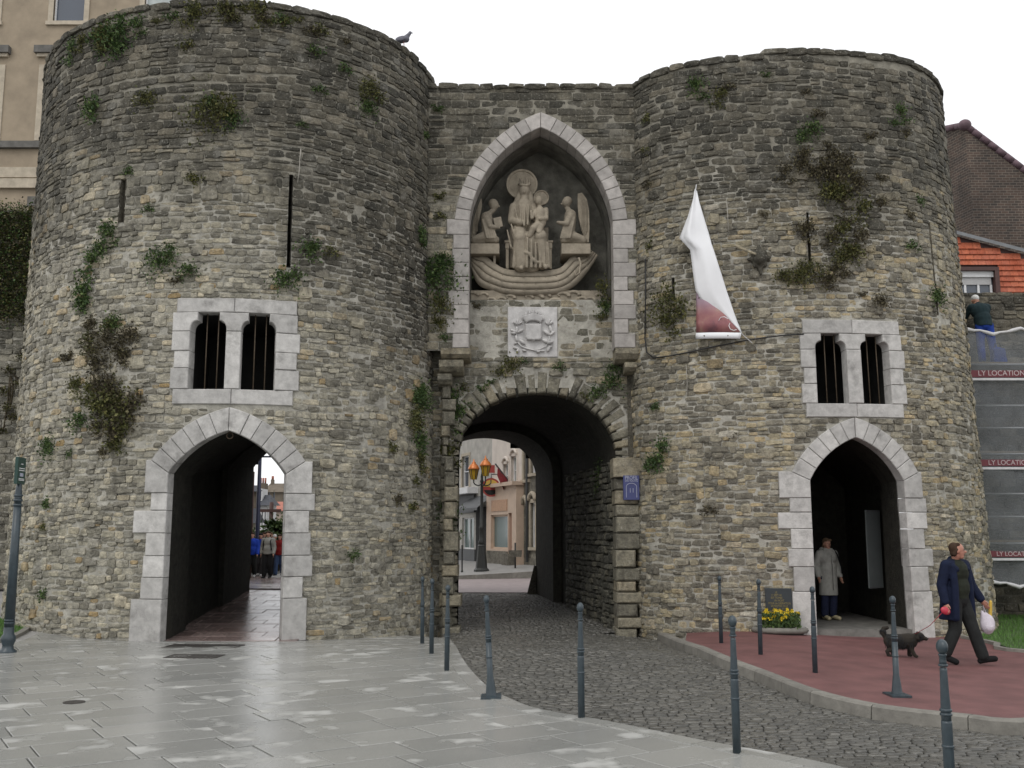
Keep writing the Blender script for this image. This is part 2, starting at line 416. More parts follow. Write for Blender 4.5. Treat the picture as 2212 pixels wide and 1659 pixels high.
VAR_A = [unit_stone(rng, 0.35) for _ in range(10)]
def var_meshes(tab, m):
    out = []
    for vs, fs in tab:
        me = bpy.data.meshes.new('stone'); me.from_pydata([(a, d, b) for a, b, d in vs], [], [f[::-1] for f in fs]); me.materials.append(m)
        out.append(me)
    return out

def scan(poly, z):
    xs = []; n = len(poly)
    for i in range(n):
        a, b = poly[i], poly[(i + 1) % n]
        if (a[1] <= z) != (b[1] <= z): xs.append(a[0] + (b[0] - a[0]) * (z - a[1]) / (b[1] - a[1]))
    return (min(xs), max(xs)) if len(xs) >= 2 else None
def lay(surf, z0, z1, u0, u1, polys, course, width, depth, r_, jit=1.0, top=None):
    """courses of stones as (u, z, w, h, depth, variant, tilt); polys are regions kept free"""
    out = []; z = z0
    while z < z1:
        h = course(z, r_)
        if z + h > z1 - 0.04: h = z1 - z
        cuts = []
        for p in polys:
            zz = [z + h * 0.12, z + h * 0.5, z + h * 0.88]
            iv = [scan(p, q) for q in zz]; iv = [i for i in iv if i]
            if iv: cuts.append((min(i[0] for i in iv), max(i[1] for i in iv)))
        cuts.sort(); spans = []; c = u0
        for a, b in cuts:
            if a > c: spans.append((c, min(a, u1)))
            c = max(c, b)
        if c < u1: spans.append((c, u1))
        for a, b in spans:
            if b - a < 0.05: continue
            u = a - (r_.uniform(0, 0.15) if a == u0 else 0)
            while u < b - 0.03:
                wd = width(z, r_)
                if u + wd > b - 0.10: wd = b - u
                if wd > 0.75: wd *= 0.5
                zt = z + h
                if top is None or zt < top(u + wd / 2) + 0.02:
                    # thin stones are sometimes laid two high
                    if h > 0.125 and r_.random() < 0.16 * jit and wd < 0.4:
                        k = r_.uniform(0.4, 0.6)
                        out.append((u + wd / 2, z + h * k / 2, wd, h * k, depth(z, r_), r_.randrange(24), r_.uniform(-.12, .12)))
                        out.append((u + wd / 2, z + h * (1 + k) / 2, wd, h * (1 - k), depth(z, r_), r_.randrange(24), r_.uniform(-.12, .12)))
                    else:
                        out.append((u + wd / 2, z + h / 2 + r_.uniform(-.012, .012) * jit, wd, h * r_.uniform(0.92, 1.04), depth(z, r_), r_.randrange(24), r_.uniform(-.09, .09) * jit))
                u += wd
        z += h
    return out
def boulders(specs, polys, u0, u1, z0, z1, count, r_):
    """larger blocks that break through the courses"""
    B = [(min(p[0] for p in q), max(p[0] for p in q), min(p[1] for p in q), max(p[1] for p in q)) for q in polys]; k = 0; done = []
    while k < count:
        u, z, wd, h = r_.uniform(u0, u1), r_.uniform(z0, z1), r_.uniform(0.18, 0.38), r_.uniform(0.13, 0.23)
        k += 1
        if any(a - wd * .6 < u < b + wd * .6 and c - h * .6 < z < d + h * .6 for a, b, c, d in B + done): continue
        done.append((u - wd * .4, u + wd * .4, z - h * .4, z + h * .4))
        specs.append((u, z, wd, h, r_.uniform(0.060, 0.078), r_.randrange(24), r_.uniform(-.15, .15)))
def emit(specs, surf, parent, m, gap=0.012, keep=300, tab=VAR, warp=None, name='stone', mass='stonework'):
    def score(s_):
        p = surf.pos(s_[0], s_[1]); t, n = surf.frame(s_[0]); v = CAM - p; d = v.length
        f = max(0.02, n.dot(v) / d); q = p - CAM
        zc = q.y * math.cos(PITCH) + q.z * math.sin(PITCH)
        if zc <= 0: return 0
        px = CX + FPX * q.x / zc
        if px < 0 or px > 2212: return 0
        return s_[2] * s_[3] * f / d / d
    order = sorted(range(len(specs)), key=lambda i: -score(specs[i]))
    solo = set(order[:keep]); ms = var_meshes(tab, m) if keep else []; mb = MB()
    for i, (u, z, wd, h, dp, vi, tl) in enumerate(specs):
        wz = warp(u, z) if warp else 0.0
        vi %= len(tab); fl = -1 if (i * 7919) % 13 < 6 else 1
        if i in solo:
            t, n = surf.frame(u); p = surf.pos(u, z + wz, 0.0)
            X = t * (wd - gap) * fl; Z = Vector((0, 0, 1)) * (h - gap) + t * (tl * h); Yv = n * dp
            link(name, ms[vi], parent, True, frame3(p, X, Yv, Z))
        else:
            vs, fs = tab[vi]
            mb.add([surf.pos(u + a * fl * (wd - gap) + b * tl * h, z + wz + b * (h - gap), d * dp) for a, b, d in vs], fs if fl > 0 else [f[::-1] for f in fs])
    if mb.v:
        o = mb.build(mass, m, parent, False); o['kind'] = 'stuff'
def backing(name, surf, us, zs, holes, m, parent, off=0.012, amp=0.030, top=None, warp=None):
    """mortar face as a grid, cells whose centre lies in a hole are left open"""
    mb = MB(); W = len(us); vs = []
    for z in zs:
        for u in us:
            q = (noise.noise(Vector((u * 2.3, z * 2.3, 0.0))) * 0.6 + noise.noise(Vector((u * 6.1, z * 6.1, 4.0))) * 0.4) * amp
            zz = min(z, top(u)) if top else z
            vs.append(surf.pos(u, zz, off + q))
    fs = []
    for j in range(len(zs) - 1):
        zc = (zs[j] + zs[j + 1]) / 2
        ivs = [i for i in (scan(h, zc) for h in holes) if i]
        for i in range(W - 1):
            uc = (us[i] + us[i + 1]) / 2
            if any(a < uc < b for a, b in ivs): continue
            if top and zs[j] >= top(uc): continue
            fs.append((j * W + i, j * W + i + 1, (j + 1) * W + i + 1, (j + 1) * W + i))
    mb.add(vs, fs); return mb.build(name, m, parent, True)
def lines(a, b, step, extra=()):
    n = int((b - a) / step); L = [a + (b - a) * i / n for i in range(n + 1)]
    for e in extra:
        L = [x for x in L if abs(x - e) > step * 0.3] + [e]
    return sorted(L)

class Arch:
    """pointed arch in wall coordinates; sag sets how far each side bows out from its chord"""
    def __init__(s, uc, w, zb, zs, za, sag=None):
        s.uc, s.w, s.zb, s.zs, s.za = uc, w, zb, zs, za; H = za - zs
        if sag is None:
            s.c = (H * H - w * w) / (2 * w); s.r = w + s.c; s.d = 0.0
        else:
            L = math.hypot(w, H); q = sag * L; s.r = (L * L / 4 + q * q) / (2 * q)
            nx, nz = H / L, w / L; mxx, mz = w / 2, H / 2; k = s.r - q
            s.c = -(mxx - nx * k); s.d = -(mz - nz * k)
        s.f0 = math.asin(s.d / s.r); s.f1 = math.acos(s.c / s.r)
    def half(s, z, T=0.0):
        if z <= s.zs: return s.w + T
        q = (s.r + T) ** 2 - (z - s.zs + s.d) ** 2
        return max(0.0, math.sqrt(q) - s.c) if q > 0 else 0.0
    def pt(s, f, T): return (s.uc - s.c + (s.r + T) * math.cos(f), s.zs - s.d + (s.r + T) * math.sin(f))
    def fa(s, T): return math.acos(s.c / (s.r + T))
    def outline(s, T=0.0, n=14, zb=None):
        zb = s.zb if zb is None else zb
        fm = s.fa(T); P = [(s.uc + s.w + T, zb)]
        if T > 0 and s.d: P.append((s.uc + s.w + T, s.zs))
        for k in range(n + 1): P.append(s.pt(s.f0 + (fm - s.f0) * k / n, T))
        Lq = [(2 * s.uc - a, b) for a, b in P[:-1]][::-1]
        return P + Lq
    def blocks(s, T, cuts):
        """voussoirs of the right half between fractions in cuts; mirrored for the left"""
        out = []; fo = s.fa(T); n = 4
        for k in range(len(cuts) - 1):
            a, b = s.f0 + (s.f1 - s.f0) * cuts[k], s.f0 + (s.f1 - s.f0) * cuts[k + 1]; bo = fo if cuts[k + 1] == 1 else b
            out.append([s.pt(a + (b - a) * j / n, 0) for j in range(n + 1)] + [s.pt(bo + (a - bo) * j / n, T) for j in range(n + 1)])
        return out + [[(2 * s.uc - a, b) for a, b in p] for p in out]

def jambs(arch, zlist, wl, wr, T=0.4):
    """jamb blocks left and right with alternating outer widths; the top pair is cut to the slope of the first arch joint"""
    P = []; u = arch.uc; w_ = arch.w; n = len(zlist) - 1; ou = arch.pt(arch.f0, T)
    for k in range(n):
        a, b = zlist[k], zlist[k + 1]
        for sg, ww in ((-1, wl[k % len(wl)]), (1, wr[k % len(wr)])):
            if k == n - 1 and arch.d:
                ww = max(ww, ou[0] - u - w_ + 0.02); q = [(w_, a), (w_ + ww, a), (w_ + ww, ou[1]), (ou[0] - u, ou[1]), (w_, b)]
            else: q = [(w_, a), (w_ + ww, a), (w_ + ww, b), (w_, b)]
            P.append([(u + sg * x, z) for x, z in q])
    return P
def rectp(a, b, c, d): return [(a, c), (b, c), (b, d), (a, d)]
def put_blocks(polys, surf, parent, m, name, d0=-0.20, d1=0.068, inset=0.004, bev=0.012):
    for p in polys:
        mb = MB(); j = rng.uniform(-0.008, 0.008); mb.prism(p, lambda a, b, d: surf.pos(a, b, d + j), d0, d1, 0, inset, bev); mb.build(name, m, parent)
def loft(mb, rings, flip=False, close=False):
    n = len(rings[0]); vs = [p for r_ in rings for p in r_]; fs = []
    for i in range(len(rings) - 1):
        for k in range(n if close else n - 1):
            k2 = (k + 1) % n; f = (i * n + k, i * n + k2, (i + 1) * n + k2, (i + 1) * n + k); fs.append(f[::-1] if flip else f)
    mb.add(vs, fs)
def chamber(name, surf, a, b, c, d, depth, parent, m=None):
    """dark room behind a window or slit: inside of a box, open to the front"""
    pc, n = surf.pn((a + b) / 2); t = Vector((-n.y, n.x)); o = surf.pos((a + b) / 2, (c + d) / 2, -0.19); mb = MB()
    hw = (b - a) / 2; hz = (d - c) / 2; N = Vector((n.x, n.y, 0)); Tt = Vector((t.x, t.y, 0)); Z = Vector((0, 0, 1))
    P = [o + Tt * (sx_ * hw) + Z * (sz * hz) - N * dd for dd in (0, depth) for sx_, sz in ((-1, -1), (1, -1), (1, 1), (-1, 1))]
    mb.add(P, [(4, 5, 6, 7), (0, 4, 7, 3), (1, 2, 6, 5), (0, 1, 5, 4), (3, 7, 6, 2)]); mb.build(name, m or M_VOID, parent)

def shoulder_window(S, tower, L, m):
    """twin light with shouldered heads; L holds pixel corners measured on the photograph"""
    u = lambda px, py: S.hit(px, py)[0]; zz = lambda px, py: S.hit(px, py)[1]
    (ax0, ax1, bx0, bx1, ytop, ysh, ysp, ybot, fx0, fx1, yl, ysill) = L
    ym = (ysp + ybot) / 2
    a0, a1, b0, b1 = (u(x, ym) for x in (ax0, ax1, bx0, bx1)); f0, f1 = u(fx0, ym), u(fx1, ym)
    mid = (a1 + b0) / 2; cxp = (ax0 + bx1) / 2
    zt, zsh, zsp, zb, zl, zs_ = (zz(cxp, y) for y in (ytop, ysh, ysp, ybot, yl, ysill))
    polys = []
    s1 = (a1 - a0) * 0.2; s2 = (b1 - b0) * 0.2
    def corner(x0, dx, n=5):   # concave quarter shoulder
        return [(x0 + dx * (1 - math.cos(math.pi / 2 * k / n)), zsp + (zsh - zsp) * math.sin(math.pi / 2 * k / n)) for k in range(n + 1)]
    polys.append([(f0 + 0.06, zt), (mid, zt), (mid, zl), (f0 + 0.06, zl)]); polys.append([(mid, zt), (f1 - 0.02, zt), (f1 - 0.02, zl), (mid, zl)])
    zk = zsp - 0.04
    lft = [(f0, zk), (a0, zk)] + corner(a0, s1) + [(a0 + s1, zt), (f0, zt)]; polys.append(lft)
    polys.append([(a1, zk), (b0, zk)] + corner(b0, s2) + [(b0 + s2, zt), (a1 - s1, zt)] + corner(a1, -s1)[::-1])
    polys.append([(f1, zk), (f1, zt), (b1 - s2, zt)] + corner(b1, -s2)[::-1] + [(b1, zk)])
    polys.append(rectp(a1, b0, zb, zk))
    n = 3; hs = [zb + (zk - zb) * t for t in (0, 0.36, 0.66, 1)]
    for k in range(n):
        polys.append(rectp(f0 + (0.05 if k % 2 else 0.0), a0, hs[k], hs[k + 1])); polys.append(rectp(b1, f1 + (0.0 if k % 2 else 0.05), hs[k], hs[k + 1]))
    sills = [rectp(f0 + 0.06, mid, zs_, zb), rectp(mid, f1 - 0.05, zs_, zb)]
    put_blocks(polys[:2], S, tower, m, 'lintel'); put_blocks(polys[2:5], S, tower, m, 'window_head_block'); put_blocks(polys[5:6], S, tower, m, 'mullion')
    put_blocks(polys[6:], S, tower, m, 'window_jamb_block'); put_blocks(sills, S, tower, m, 'window_sill', d1=0.07)
    for x0, x1 in ((a0, a1), (b0, b1)):
        for t in (0.38, 0.72):
            mb = MB(); uu = x0 + (x1 - x0) * t; mb.tube([S.pos(uu, zb - 0.03, -0.13), S.pos(uu, zt + 0.05, -0.13)], 0.011, 6); mb.build('window_bar', M_IRON, tower, True)
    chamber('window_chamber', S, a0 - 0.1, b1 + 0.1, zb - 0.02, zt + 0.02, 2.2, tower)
    hole = rectp(a0 - 0.12, b1 + 0.12, zb - 0.06, zt + 0.06)
    return polys + sills + [rectp(a0, a1, zb, zt), rectp(b0, b1, zb, zt)], hole
def slit(S, tower, p0, p1, wd, depth=0.6):
    """arrow slit between two measured pixels, as a dark recess"""
    a = S.hit(*p0); b = S.hit(*p1); uc = (a[0] + b[0]) / 2; z1, z0 = max(a[1], b[1]), min(a[1], b[1])
    mb = MB(); e = wd / 2; n = max(5, int((z1 - z0) / 0.12)); r_ = random.Random(int(p0[0]))
    L = [(uc - e * r_.uniform(0.65, 1.0), uc + e * r_.uniform(0.65, 1.0), z0 + (z1 - z0) * k / n) for k in range(n + 1)]
    vs = []; m = n + 1
    for x0, x1, z in L: vs += [S.pos(x0, z, 0.03), S.pos(x0, z, -depth), S.pos(x1, z, -depth), S.pos(x1, z, 0.03)]
    mb.add(vs, [(4 * k + i, 4 * k + i + 1, 4 * k + i + 5, 4 * k + i + 4) for k in range(n) for i in range(3)] + [(0, 3, 2, 1), (4 * n, 4 * n + 1, 4 * n + 2, 4 * n + 3)]); mb.build('arrow_slit', M_ST_D, tower)
    return rectp(uc - e, uc + e, z0, z1)
def passage(name, arch, S, parent, ends, m, zfloor0):
    """pointed barrel vault from the doorway back along the given end centres (x, y, zfloor, halfwidth)"""
    mb = MB(); rings = []
    prof = arch.outline(0.0, 10, zfloor0 - 0.3)
    p0 = S.pos(arch.uc, arch.zs, 0)
    ring0 = [S.pos(a, b, -0.17) for a, b in prof]; rings.append(ring0)
    for (x, y, zf, k) in ends:
        rings.append([Vector((x + (a - arch.uc) * k, y, b + zf - zfloor0)) for a, b in prof])
    loft(mb, rings); return mb.build(name, m, parent)

# ------------------------------------------------------------------ left tower
SL = Plan([(-10.8, 25.0), (-10.72, 23.4), (-10.5, 21.8), (-9.9, 20.2), (-8.8, 18.75), (-7.2, 17.8), (-5.3, 17.5), (-3.75, 17.85), (-2.55, 18.8), (-1.85, 20.1), (-1.62, 21.5), (-1.6, 23.0)], 0.008)
ZL = 11.5
left_tower = thing('gate_tower', 'tall round stone tower with an open doorway and daylight street beyond, left of gate', 'tower', (-5.6, 21.5, -0.1))
hu = lambda S, px, py: S.hit(px, py)
uL = hu(SL, 358, 1200)[0]; uR = hu(SL, 612, 1200)[0]
dl = Arch((uL + uR) / 2, (uR - uL) / 2, -0.4, hu(SL, 488, 1022)[1], hu(SL, 488, 931)[1], 0.085)
TL = 0.40
vous = dl.blocks(TL, [0, .17, .33, .5, .68, .84, 1]); jz = [-0.35, 0.62, 1.03, 1.42, 1.86, 2.28, dl.zs - 0.27, dl.zs]
jz = [-0.35] + [jz[1] + (dl.zs - jz[1]) * t for t in (0, .17, .34, .52, .70, .84, 1)]
jl = jambs(dl, jz, [.56, .40, .38, .35, .60, .30, .42], [.42, .34, .50, .46, .42, .52, .46])
put_blocks(vous, SL, left_tower, M_DRESS, 'arch_block'); put_blocks(jl, SL, left_tower, M_DRESS, 'jamb_block')
winL, whole = shoulder_window(SL, left_tower, (411, 487, 520, 594, 676, 694, 712, 841, 372, 640, 645, 874), M_DRESS)
slL = [slit(SL, left_tower, (266, 388), (266, 480), 0.13, 0.5), slit(SL, left_tower, (627, 378), (625, 578), 0.075, 0.5)]
def courseL(z, r_): return r_.uniform(0.135, 0.185) if z > 8.2 + r_.uniform(-1, 1) else r_.uniform(0.065, 0.135)
def widthL(z, r_): return r_.uniform(0.2, 0.37) if z > 8.2 else r_.choice([r_.uniform(0.11, 0.2), r_.uniform(0.16, 0.34)])
def depthL(z, r_): return r_.uniform(0.028, 0.058) if z > 8 else r_.uniform(0.018, 0.06)
def warper(polys, seed):
    B = [(min(p[0] for p in q), max(p[0] for p in q), min(p[1] for p in q), max(p[1] for p in q)) for q in polys]
    def f(u, z):
        k = 1.0
        for a, b, c, d in B:
            dd = math.hypot(max(a - u, u - b, 0), max(c - z, z - d, 0))
            if dd < 0.8: k = min(k, ss(0.1, 0.8, dd))
        if not k: return 0.0
        return k * (0.16 * noise.noise(Vector((u * 0.55, z * 0.7, seed))) + 0.05 * noise.noise(Vector((u * 1.7, z * 1.4, seed + 5))))
    return f
polyL = vous + jl + winL + slL + [dl.outline(0.0, 12, -0.6)]
u_first = SL.hit(40, 900); uA = 2.2; uB = SL.L - 0.7
specL = lay(SL, -0.35, ZL - 0.12, uA, uB, polyL, courseL, widthL, depthL, random.Random(11))
boulders(specL, polyL, uA + .3, uB - .4, 0.1, 8.6, 330, random.Random(51))
emit(specL, SL, left_tower, M_ST_L, warp=warper(polyL, 3.0))
holeL = [dl.outline(TL * 0.45, 12, -0.6), whole] + slL
exu = [e for p in slL for e in (p[0][0], p[1][0])]; exz = [e for p in slL for e in (p[0][1], p[2][1])]
backing('mortar_core', SL, lines(0.0, SL.L, 0.11, exu), lines(-0.5, ZL, 0.11, exz), holeL, M_MORTAR, left_tower)
cap = MB(); cap.add([SL.pos(u, ZL - 0.02, -0.01) for u in lines(0, SL.L, 0.25)], [tuple(range(len(lines(0, SL.L, 0.25))))]); cap.build('tower_roof', M_MORTAR_D, left_tower)
def coping(S, tower, u0, u1, z, m, name='coping_stone', h=0.13, top=None):
    r_ = random.Random(5); u = u0; me = var_meshes(VAR, m)
    while u < u1:
        wd = r_.uniform(0.28, 0.5); t, n = S.frame(u + wd / 2); zz = top(u + wd / 2) if top else z
        p = S.pos(u + wd / 2, zz - h / 2 + r_.uniform(0, 0.03), -0.02)
        link(name, me[r_.randrange(24)], tower, True, frame3(p, t * (wd - 0.015), n * 0.10, Vector((0, 0, h * r_.uniform(0.95, 1.25))))); u += wd
coping(SL, left_tower, uA, uB, ZL, M_ST_L)
# passage under the left tower, its floor rising to the street behind
ZF0 = g(-4.85, 17.5)
eL = [(-4.87, 18.6, ZF0, 0.98), (-4.88, 18.62, ZF0 + .0, 1.12), (-4.98, 21.4, ZF0 + 0.3, 1.12), (-4.99, 21.42, ZF0 + 0.3, 1.0), (-5.08, 23.9, ZF0 + 0.5, 1.0)]
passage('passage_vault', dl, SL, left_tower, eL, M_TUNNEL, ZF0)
# back face of the tower around the exit, so no stray light enters beside the vault
def back_wall(parent, xa, xb, y, ztop, arch_pts, m):
    mb = MB(); zs = lines(-0.6, ztop, 0.3); xs = lines(xa, xb, 0.15); fs = []; W = len(xs)
    for j in range(len(zs) - 1):
        iv = scan(arch_pts, (zs[j] + zs[j + 1]) / 2)
        for i in range(W - 1):
            c = (xs[i] + xs[i + 1]) / 2
            if iv and iv[0] - 0.02 < c < iv[1] + 0.02: continue
            fs.append((j * W + i + 1, j * W + i, (j + 1) * W + i, (j + 1) * W + i + 1))
    mb.add([Vector((x, y, z)) for z in zs for x in xs], fs); return mb.build('rear_wall', m, parent)
xo = [(-5.08 + (a - dl.uc), b + 0.5) for a, b in dl.outline(0.0, 10, -0.9)]
back_wall(left_tower, -10.8, -1.6, 23.88, ZL - 0.05, xo, M_TUNNEL)

# ------------------------------------------------------------------ right tower
SR = Plan([(2.55, 23.2), (2.55, 22.2), (2.56, 21.2), (2.72, 20.45), (3.35, 19.75), (4.7, 19.22), (6.35, 19.02), (8.25, 19.42), (9.55, 20.6), (10.22, 22.2), (10.35, 23.6)], (-0.004, 0.036))
ZR = 11.42
right_tower = thing('gate_tower', 'battered round stone tower with dark doorway and a hanging white banner, right of gate', 'tower', (6.4, 21.5, -0.2))
uL2 = hu(SR, 1757, 1200)[0]; uR2 = hu(SR, 1960, 1200)[0]
dr = Arch((uL2 + uR2) / 2, (uR2 - uL2) / 2, -0.45, hu(SR, 1860, 1038)[1], hu(SR, 1862, 946)[1], 0.10)
vousR = dr.blocks(0.37, [0, .2, .37, .54, .72, .88, 1]); z1_ = 0.66
jzr = [-0.4] + [z1_ + (dr.zs - z1_) * t for t in (0, .22, .38, .56, .71, .84, 1)]
jr = jambs(dr, jzr, [.42, .38, .46, .40, .62, .40, .58], [.42, .38, .52, .36, .44, .46, .40])
put_blocks(vousR, SR, right_tower, M_DRESS, 'arch_block'); put_blocks(jr, SR, right_tower, M_DRESS, 'jamb_block')
winR, wholeR = shoulder_window(SR, right_tower, (1763, 1828, 1860, 1920, 722, 738, 752, 872, 1730, 1948, 692, 902), M_DRESS)
slR = [slit(SR, right_tower, (1744, 458), (1750, 582), 0.06, 0.4), slit(SR, right_tower, (2010, 482), (2018, 680), 0.05, 0.3), slit(SR, right_tower, (1455, 600), (1456, 648), 0.06, 0.3)]
def courseR(z, r_): return r_.uniform(0.13, 0.175) if z > 8.4 + r_.uniform(-1, 1) else r_.uniform(0.075, 0.14)
def widthR(z, r_): return r_.uniform(0.2, 0.37) if z > 8.4 else r_.choice([r_.uniform(0.12, 0.22), r_.uniform(0.17, 0.36)])
topR = lambda u: ZR if u > 6.05 else (ZR - 0.14 if u > 4.7 else ZR - 0.22)
u_step = SR.hit(1640, 135)[0]; topR = lambda u, us=u_step: ZR if u > us else (ZR - 0.11 - 0.05 * ss(0, 2.5, us - u))
polyR = vousR + jr + winR + slR + [dr.outline(0.0, 12, -0.7)]
specR = lay(SR, -0.45, ZR, 0.9, SR.L - 0.3, polyR, courseR, widthR, depthL, random.Random(12), top=lambda u: topR(u) - 0.08)
boulders(specR, polyR, 1.6, SR.L - .8, 0.1, 8.8, 300, random.Random(52))
emit(specR, SR, right_tower, M_ST_R, warp=warper(polyR, 31.0))
holeR = [dr.outline(0.37 * 0.45, 12, -0.7), wholeR] + slR
exu = [e for p in slR for e in (p[0][0], p[1][0])]; exz = [e for p in slR for e in (p[0][1], p[2][1])]
backing('mortar_core', SR, lines(0.0, SR.L, 0.11, exu), lines(-0.6, ZR, 0.11, exz), holeR, M_MORTAR, right_tower, top=topR)
cap = MB(); cl = lines(0, SR.L, 0.25); cap.add([SR.pos(u, topR(u) - 0.02, -0.01) for u in cl], [tuple(range(len(cl)))]); cap.build('tower_roof', M_MORTAR_D, right_tower)
coping(SR, right_tower, 0.9, SR.L - 0.3, ZR, M_ST_R, top=topR)
ZF1 = -0.02
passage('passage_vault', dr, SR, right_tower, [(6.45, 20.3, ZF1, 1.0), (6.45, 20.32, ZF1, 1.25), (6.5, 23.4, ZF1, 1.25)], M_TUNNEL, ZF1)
mb = MB(); mb.box((6.5, 23.45, 1.8), (3.2, 0.1, 4.4)); mb.build('rear_wall', M_TUNNEL, right_tower)
mb = MB(); mb.box((6.45, 21.32, ZF1 - 0.16), (2.2, 4.3, 0.30)); mb.build('passage_floor', plain('worn_floor', (0.17, 0.165, 0.15), 0.75, 0.4, 5, 0.4), right_tower)

# ------------------------------------------------------------------ gate wall between the towers
YF, YB, YL = 20.6, 21.95, 21.15       # niche frame, niche back, lower wall with the coat of arms
gate_wall = thing('gate_wall', 'stone wall between the towers with wide archway and pointed niche', 'wall', (0.5, 21.0, -0.2))
SF = Plan([(-2.1, YF), (3.4, YF)], 0, True); X0F = -2.1        # u = x - X0F
SW = Plan([(-2.1, YL), (3.4, YL)], 0, True)
ux = lambda x: x - X0F
ZC = at(1158, 184, YF).z
zspr = at(1158, 478, YF).z; zap = at(1158, 277, YF).z; zfb = at(1000, 752, YF).z
nl = at(1014, 560, YF).x; nr = at(1324, 560, YF).x
na = Arch(ux((nl + nr) / 2), (nr - nl) / 2, zfb, zspr, zap, 0.138)
TN = 0.32
nv = na.blocks(TN, [k / 12 for k in range(13)])
nz = [zfb] + [zfb + (zspr - zfb) * k / 9 for k in range(1, 10)]
nj = jambs(na, nz, [.34, .46, .32, .44, .32, .33, .36, .34, .48], [.44, .30, .46, .42, .30, .48, .32, .44, .50])
put_blocks(nv, SF, gate_wall, M_DRESS_N, 'niche_arch_block', d0=-0.5, d1=0.055); put_blocks(nj, SF, gate_wall, M_DRESS_N, 'niche_jamb_block', d0=-0.5, d1=0.05)
rr = random.Random(21)
spec = lay(SF, zfb - 0.02, ZC - 0.05, 0.0, 5.5, nv + nj + [na.outline(0.02, 12)], lambda z, r_: r_.uniform(0.15, 0.19), lambda z, r_: r_.uniform(0.24, 0.42), lambda z, r_: r_.uniform(0.02, 0.045), rr)
emit(spec, SF, gate_wall, M_ST_C, keep=220, tab=VAR_A)
backing('mortar_core', SF, lines(0, 5.5, 0.11), lines(zfb - 0.05, ZC - 0.02, 0.11), [na.outline(TN * 0.5, 12, zfb - 0.2)], M_MORTAR, gate_wall)
coping(SF, gate_wall, 0.1, 5.4, ZC, M_ST_C, h=0.11)
mb = MB(); mb.box((0.65, YF + 1.0, ZC - 0.3), (5.5, 1.9, 0.5)); mb.build('wall_top', M_MORTAR_D, gate_wall)
# niche: reveal, vault, back wall
mb = MB(); prof = na.outline(0.0, 14); z6 = at(1158, 650, YL).z
upper = [(a, max(b, z6)) for a, b in na.outline(-0.01, 14, z6)]
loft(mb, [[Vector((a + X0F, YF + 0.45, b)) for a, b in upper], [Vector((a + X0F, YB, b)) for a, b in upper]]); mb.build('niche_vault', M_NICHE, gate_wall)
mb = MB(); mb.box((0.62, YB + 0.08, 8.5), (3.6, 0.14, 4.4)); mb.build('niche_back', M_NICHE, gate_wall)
# lower wall plane with arch
zga = at(1160, 850, YL).z; zgs = at(1160, 990, YL).z; gl = at(990, 1100, YL).x; gr = at(1331, 1100, YL).x
gc, gw, gH = ux((gl + gr) / 2), (gr - gl) / 2, zga - zgs
def ghalf(T, n=16, zb=-0.6):
    P = [(gc + gw + T, zb)]
    for k in range(n + 1):
        f = math.pi / 2 * k / n; e = 0.94
        P.append((gc + (gw + T) * math.cos(f) ** e, zgs + (gH + T) * math.sin(f) ** e))
    return P
def goutline(T, zb=-0.6):
    P = ghalf(T, 16, zb); return P + [(2 * gc - a, b) for a, b in P[:-1]][::-1]
ga = goutline(0.0)
gv = []; r2 = random.Random(3); NV = 12
for sgn in (1, -1):
    th = 0.12
    cuts = [th + (math.pi / 2 - th) * (k + (r2.uniform(-.15, .15) if 0 < k < NV else 0)) / NV for k in range(NV + 1)]
    for k in range(NV):
        P = []
        Tk = r2.uniform(0.36, 0.50)
        for T, ts in ((0.0, (cuts[k], cuts[k + 1])), (Tk, (cuts[k + 1], cuts[k]))):
            for f in ts:
                e = 0.94; jx = r2.uniform(-0.015, 0.015)
                P.append((gc + sgn * ((gw + T) * max(0, math.cos(f)) ** e + jx), zgs + (gH + T) * math.sin(f) ** e + jx))
        gv.append(P)
for p in gv:
    mb = MB(); j = r2.uniform(-0.05, 0.04); mb.prism(p, lambda a, b, d: SW.pos(a, b, d + j), -0.5, 0.05, 0, 0.014, 0.03); mb.build('gate_arch_block', M_VOUS, gate_wall)
aw = (at(1097, 720, YL).x, at(1204, 720, YL).x); az = (at(1150, 772, YL).z, at(1150, 664, YL).z)
armp = rectp(ux(aw[0]), ux(aw[1]), az[0], az[1])
zmid = az[0]
spec = lay(SW, -0.4, zmid, 0, 5.5, [ga] + gv, lambda z, r_: r_.uniform(0.10, 0.18), lambda z, r_: r_.uniform(0.16, 0.42), lambda z, r_: r_.uniform(0.03, 0.09), rr)
emit(spec, SW, gate_wall, M_ST_C, keep=60)
spec = lay(SW, zmid, z6 + 0.02, 0, 5.5, [armp], lambda z, r_: r_.uniform(0.13, 0.17), lambda z, r_: r_.uniform(0.25, 0.45), lambda z, r_: r_.uniform(0.008, 0.022), rr)
emit(spec, SW, gate_wall, M_ST_C, keep=40, tab=VAR_A, gap=0.012)
backing('mortar_core', SW, lines(0, 5.5, 0.11), lines(-0.6, z6 + 0.02, 0.11), [goutline(0.16)], M_MORTAR, gate_wall)
mb = MB(); mb.box((0.62, YL + 0.41, z6 - 0.06), (3.4, 0.80, 0.12)); mb.build('niche_floor', M_NICHE, gate_wall)
